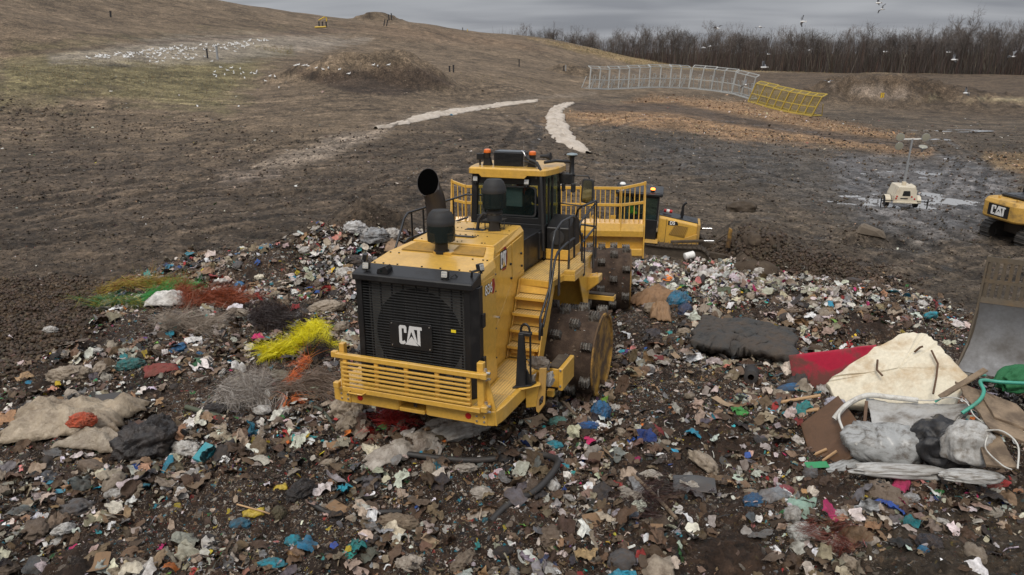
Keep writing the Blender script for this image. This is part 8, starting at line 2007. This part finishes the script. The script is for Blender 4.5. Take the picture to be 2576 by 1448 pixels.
hose([gp_(780, 1285, .05), gp_(850, 1300, .04), gp_(950, 1308, .03), gp_(1010, 1300, .0)], .035, M_DKH, 'flat black strap trailing right from the torn black bag', 'strap', 'strap')
hose([gp_(470, 1040, .05), gp_(520, 1052, .06), gp_(570, 1062, .04)], .045, paint('green_grey_pole', (0.07, 0.08, 0.05), .7), 'thick green-grey stick left of the white fibre tuft', 'stick', 'stick')
hose([gp_(745, 1035, .04), gp_(800, 1045, .06), gp_(830, 1070, .05), gp_(838, 1100, .02)], .03, paint('dull_green_hose', (0.06, 0.07, 0.05), .6), 'dull green hose left of the bulging beige sack')
hose([gp_(1590, 1215, .06), gp_(1640, 1262, .12), gp_(1700, 1325, .05)], .028, M_PLY, 'long brown pole with torn grey film, lying in the dark trough', 'pole', 'pole')
hose([gp_(1730, 870, .1), gp_(1790, 900, .12), gp_(1860, 940, .10), gp_(1950, 930, .08), gp_(2000, 890, .1)], .03, M_DKH, 'dark cable looping over the quilted mattress', 'cable', 'cable')
drape(1598, 1235, .16, .34, 10, .05, (.20, .21, .22), 'torn grey film caught on the long brown pole', 'film', seed=22, n=16)
hose([gp_(600, 1330 - 30, .05), gp_(660, 1312, .05), gp_(680, 1310, .04)], .012, M_PINE, 'pale twig left of the yellow wrapper', 'stick', 'stick')
g = G(); g.box(-.25, .25, -.035, .035, -.012, .012); o = g.obj('plank', M_PLY, None, .003); q = hit(1430, 1055); o.matrix_world = place(q[0], q[1], q[2] + .08, 110, 20, 0); tag(o, 'short plank lying in the dark soil left of the blue bag', 'plank')
g = G(); g.lathe([(.28, 0), (.33, .03), (.34, .9), (.31, .93), (.29, .90), (.26, .05)], (0, 0, 0), 24, 'x'); o = g.obj('bucket', M_WHITE, None, smooth=40); q = hit(1740, 668); o.matrix_world = place(q[0] - .3, q[1], q[2] + .22, 15, 0, -10, .42); tag(o, 'white plastic drum lying on its side on the right waste crest', 'barrel')
g = G(); g.box(-.11, .11, -.16, .16, -.05, .05); o = g.obj('box', paint('turquoise_card', (0.03, 0.24, 0.28), .5, (.3, .3, .28), .4, 6), None, .006); q = hit(520, 1168); o.matrix_world = place(q[0], q[1], q[2] + .12, -20, 25, 10); tag(o, 'turquoise box right of the white carrier bag', 'box')
g = G(); g.lathe([(.10, -.4), (.22, -.38), (.24, .38), (.20, .40)], (0, 0, 0), 20, 'x', cap=False); g.lathe([(.19, .39), (.18, -.3)], (0, 0, 0), 20, 'x', cap=False); o = g.obj('pipe', M_DKH, None, smooth=50); q = hit(1888, 962); o.matrix_world = place(q[0], q[1], q[2] + .08, 70, 0, 10, .6); tag(o, 'short black drain pipe with its dark mouth facing the camera, below the mattress', 'pipe')

# hair-like fibre tufts
def fibre(pts, n, L, w, cols, label, spread=.25, seed=1, name='fibre_tuft', curl=.5, up=.10, flow=.42):
    n = int(n * 1.35); w = w * .62; L = L * 1.25; r = np.random.default_rng(seed); P = np.array([gp_(*p, up) for p in pts]); k = 5
    nc_ = max(8, n // 45); tcl = r.uniform(0, 1, nc_); dcl = r.normal(0, 1, (nc_, 3)); ccl = r.normal(0, curl, (nc_, 3)); ocl = r.normal(0, spread, (nc_, 3)); ic = r.integers(0, nc_, n)
    t = np.clip(tcl[ic] + r.normal(0, .05, n), 0, 1); s = np.linspace(0, 1, len(P)); b = np.stack([np.interp(t, s, P[:, i]) for i in range(3)], 1); tan = np.gradient(P, axis=0) if len(P) > 1 else np.array([[1, 0, 0]])
    tn = np.stack([np.interp(t, s, tan[:, i]) for i in range(3)], 1); tn /= np.linalg.norm(tn, axis=1)[:, None] + 1e-9
    b = b + (ocl[ic] + r.normal(0, spread * .28, (n, 3))) * [1, 1, .35]; b[:, 2] = np.maximum(b[:, 2], P[:, 2].min() - .02) + abs(r.normal(0, spread * .35, n))
    d = tn * np.where(r.uniform(0, 1, (n, 1)) < .8, 1, -1) + (dcl[ic] * flow + r.normal(0, flow * .28, (n, 3))) * [1, 1, .5]; d[:, 2] += .12; d /= np.linalg.norm(d, axis=1)[:, None]
    Ls = L * r.uniform(.4, 1.3, n) / k; V = np.zeros((n, k + 1, 2, 3)); p = b.copy(); side = np.cross(d, r.normal(0, 1, (n, 3))); side /= np.linalg.norm(side, axis=1)[:, None]; cv = (ccl[ic] + r.normal(0, curl * .3, (n, 3))) * .55
    for i in range(k + 1):
        ww = w * (1 - .6 * i / k); V[:, i, 0] = p - side * ww / 2; V[:, i, 1] = p + side * ww / 2
        d = d + cv + [0, 0, -.22] + r.normal(0, .10, (n, 3)); d /= np.linalg.norm(d, axis=1)[:, None]; p = p + d * Ls[:, None]
    c0 = P.mean(0); gz = height(V[..., 0].ravel(), V[..., 1].ravel(), False); VV = V.reshape(-1, 3); VV[:, 2] = np.maximum(VV[:, 2], gz + .02)
    base = (np.arange(n) * (k + 1) * 2)[:, None, None]; i = np.arange(k)[None, :, None] * 2; T = np.concatenate([base + i + np.array([[0, 1, 3]]), base + i + np.array([[0, 3, 2]])], 1).reshape(-1, 3)
    ci = r.integers(0, len(cols), n); C = np.array(cols)[ci] * r.uniform(.7, 1.15, (n, 1)); C = np.repeat(C, (k + 1) * 2, 0)
    o = link(name, fastmesh(name, VV - c0, T, M_FIB, np.c_[C, np.ones(len(C))])); o.location = c0
    return tag(o, label, 'fibre tuft')
M_FIB, _t, _b = newmat('synthetic_fibre'); _at = N(_t, 'ShaderNodeAttribute', attribute_name='Col'); _t.links.new(_at.outputs['Color'], _b.inputs['Base Color']); _b.inputs['Roughness'].default_value = .5
YF = [(.80, .72, .01), (.85, .78, .03), (.70, .60, .01)]
fibre([(790, 838), (798, 862), (770, 885), (740, 900), (680, 912)], 5600, .30, .013, YF, 'bright yellow hair-like fibre tuft left of the compactor', .085, 1, up=.16, flow=.20, curl=.55)
fibre([(812, 880), (820, 910)], 500, .35, .010, YF, 'loose yellow strands hanging right of the bright yellow tuft', .08, 2)
fibre([(655, 830), (690, 815), (700, 855)], 2200, .45, .011, [(.022, .013, .012), (.035, .020, .017)], 'dark brown fibre tuft left of the bright yellow one', .22, 3, up=.14)
fibre([(770, 905), (800, 918)], 900, .35, .010, [(.022, .014, .012), (.04, .022, .018)], 'dark brown fibres under the bright yellow tuft', .13, 4)
fibre([(775, 935), (745, 965), (728, 1000), (730, 1030)], 520, .42, .010, [(.60, .12, .02), (.66, .20, .03), (.5, .09, .02)], 'trail of orange strands below the bright yellow tuft', .09, 5)
fibre([(590, 1010), (640, 1000), (640, 1035)], 2300, .40, .010, [(.34, .30, .26), (.46, .42, .38), (.22, .18, .15)], 'pale grey hair-like fibre tuft beside the black bag scrap', .22, 6)
fibre([(720, 1010), (800, 990), (840, 1000)], 1500, .40, .010, [(.15, .10, .07), (.22, .16, .12)], 'brown fibre fluff between orange strands and guard', .20, 7)
fibre([(410, 845), (470, 835), (530, 838)], 1800, .42, .012, [(.28, .22, .17), (.36, .30, .24)], 'beige fibre fluff in the middle of the left heap', .24, 8)
fibre([(455, 745), (480, 770), (540, 762), (600, 770)], 3000, .40, .012, [(.26, .055, .018), (.33, .08, .025), (.18, .04, .015)], 'rust-red netting tangle right of the white sheet', .20, 9)
fibre([(360, 760), (430, 745), (490, 735)], 1200, .45, .012, [(.04, .36, .06), (.05, .28, .06)], 'bright green fibre strands above the white sheet', .14, 10)
fibre([(270, 745), (330, 728), (400, 725), (440, 728)], 1700, .45, .013, [(.36, .29, .03), (.26, .20, .03), (.30, .12, .03)], 'mustard yellow fibres along the top of the left heap', .18, 11)
fibre([(230, 770), (290, 775), (330, 780)], 800, .40, .012, [(.07, .12, .03), (.30, .26, .03), (.03, .18, .05)], 'olive green fibres at the left end of the coloured tangle', .15, 12)
fibre([(975, 1090), (1000, 1085)], 900, .30, .010, [(.42, .02, .015), (.30, .015, .012)], 'red fibre tuft in front of the compactor bumper', .12, 13)
fibre([(1750, 1290), (1680, 1275), (1600, 1290)], 420, .26, .009, [(.05, .018, .014), (.03, .014, .012)], 'dark reddish fibre mat along the brown pole', .22, 14)
fibre([(2120, 1395), (2060, 1400)], 300, .24, .008, [(.16, .03, .015), (.10, .025, .015)], 'dull red fibres at the lower right of the heap', .14, 15)

# waste caught on the compactor itself
for nm, loc, s, mat, c, lb in (('plastic_rag', (1.58, 1.55, 1.30), (.20, .16, .15), M_FILM, (.26, .22, .18), 'grey-brown shredded film jammed between steps and cleaner box'), ('plastic_rag', (1.78, 1.42, 1.08), (.10, .08, .19), M_FILM, (.66, .64, .60), 'white film hanging from the cleaner box of the compactor'), ('plastic_rag', (1.56, 1.22, 1.10), (.05, .05, .20), M_FILM, (.5, .46, .4), 'pale twisted film hanging over the corner bracket')):
    me = fastmesh(nm, *crumple(len(lb), 4, .5, 2.2, 1.0), mat, smooth=True); o = link(nm, me); o.matrix_world = CPM @ Matrix.LocRotScale(Vector(loc), Euler((.2, .3, .5)), Vector(s)); setc(o, c); tag(o, lb, 'rag')

# ------------------------------------------------------------------ the many single pieces
LM = [('the beige tarpaulin', 200, 1090), ('the big black bag', 380, 1150), ('the yellow fibre tuft', 750, 890), ('the rust-red netting', 520, 760), ('the radiator guard', 900, 1000), ('the pale left crest', 900, 620), ('the milky bag', 1120, 1100),
      ('the black hose curve', 1300, 1230), ('the bright blue bag', 1510, 1062), ('the rear drum', 1500, 960), ('the front drum', 1600, 760), ('the teal bundle', 1710, 770), ('the quilted mattress', 1868, 880), ('the crimson panel', 2050, 920),
      ('the foam mattress', 2250, 900), ('the machine blade', 2450, 830), ('the brown pole', 1640, 1270), ('the grey disc half', 1745, 1235), ('the mint cloth', 2010, 1310), ('the tarp bundles', 2280, 1160), ('the magenta cloth', 2265, 1240), ('the cyan sheet', 690, 1430),
      ('the torn black bag', 760, 1260), ('the bottom cream bag', 1030, 1430), ('the torn bank', 80, 900), ('the right waste crest', 1900, 700), ('the white fibre tuft', 620, 1010), ('the steel blue bag', 605, 1340), ('the lower left corner', 100, 1380), ('the brown crumpled bag', 1000, 1330), ('the lower right bank', 2450, 1350), ('the middle bottom edge', 1400, 1420), ('the far right heap corner', 2200, 760)]
KIND = [('plastic_bag', BAGM, 285, (.10, .34), 'crumpled {} plastic bag', 'bag', 'crumpled plastic bags in the waste', [(6, WHT, 'white'), (6, BEI, 'beige'), (5, (.20, .15, .11), 'brown'), (3, BLKC, 'black'), (3, GRYC, 'grey'), (1, CYA, 'cyan'), (.8, BLU, 'blue'), (.8, (.03, .22, .10), 'green'), (.6, REDC, 'red'), (.5, (.5, .4, .03), 'yellow')]),
        ('plastic_sheet', FILMM, 290, (.13, .36), 'torn {} plastic sheet', 'plastic sheet', 'torn plastic sheets in the waste', [(6, (.50, .46, .40), 'off-white'), (7, (.32, .26, .20), 'tan'), (5, (.15, .11, .08), 'brown'), (3, BLKC, 'black'), (4, (.24, .24, .24), 'grey'), (1, CYA, 'cyan'), (.8, BLU, 'blue'), (.7, REDC, 'red'), (.5, (.03, .24, .10), 'green')]),
        ('cardboard_piece', CARDM, 160, (.10, .24), 'bent {} cardboard piece', 'cardboard', 'cardboard pieces in the waste', [(5, (.28, .17, .09), 'brown'), (3, (.38, .27, .17), 'tan'), (2, (.13, .085, .055), 'dark wet')]),
        ('paper_scrap', PAPM, 200, (.05, .13), 'small {} paper scrap', 'paper', 'paper scraps in the waste', [(6, (.68, .67, .64), 'white'), (3, (.48, .43, .36), 'cream'), (.8, (.5, .05, .05), 'red'), (.7, (.03, .25, .36), 'blue'), (.5, (.55, .42, .04), 'yellow'), (.5, (.05, .28, .08), 'green'), (.4, (.55, .20, .18), 'pink')]),
        ('rag', RAGM, 120, (.12, .36), '{} cloth rag', 'rag', 'cloth rags in the waste', [(4, (.045, .045, .05), 'dark grey'), (3, (.10, .07, .05), 'dark brown'), (2, (.03, .05, .12), 'navy'), (1.2, (.25, .03, .04), 'dark red'), (1.5, (.35, .31, .26), 'beige')])]
def add_singles():
    used = {}
    for nm, meshes, n, (s0, s1), fmt, cat, grp, cols in KIND:
        r = np.random.default_rng(len(nm) * 7 + n); P = heap_points(n * 2, 700 + n)
        f = brightness_zone(P); w = np.array([c[0] for c in cols], float); w /= w.sum(); cnt = 0
        for p, ff in zip(P, f):
            if cnt >= n: break
            px, py = to_px(p[0], p[1], p[2])
            if not (0 < px < 2576 and py < 1448): continue
            if any((px - h[2]) ** 2 + (py - h[3]) ** 2 < 45 ** 2 for h in T_) or (2080 < px < 2576 and 850 < py < 1190): continue
            k = r.choice(len(cols), p=w)
            if ff > .5 and r.uniform() < .6: k = 0
            c = np.array(cols[k][1]) * r.uniform(.75, 1.15)
            s = s0 + (s1 - s0) * r.beta(1.2, 3.0) * (1.35 if ff > .5 else 1)
            o = link(nm, meshes[int(r.integers(0, len(meshes)))]); o.matrix_world = place(p[0], p[1], p[2] + s * .08, r.uniform(0, 360), r.normal(0, 16), r.normal(0, 16), (s * r.uniform(.8, 1.2), s * r.uniform(.7, 1.1), s * r.uniform(.7, 1.1))); setc(o, c)
            L = min(LM, key=lambda a: (a[1] - px) ** 2 + (a[2] - py) ** 2); dx, dy = px - L[1], py - L[2]
            side = ('right of ' if dx > 0 else 'left of ') if abs(dx) > abs(dy) * 1.3 else ('below ' if dy > 0 else 'above ')
            sz = 'large ' if s > s0 + .45 * (s1 - s0) else '' if s > s0 + .2 * (s1 - s0) else 'little '
            far = 'close ' if abs(dx) + abs(dy) < 90 else ''
            lb = sz + fmt.format(cols[k][2]) + ' ' + far + side + L[0]
            tag(o, lb.replace('large small', 'large').replace('little small', 'little'), cat, grp); cnt += 1
if not globals().get('QUICK'): add_singles()
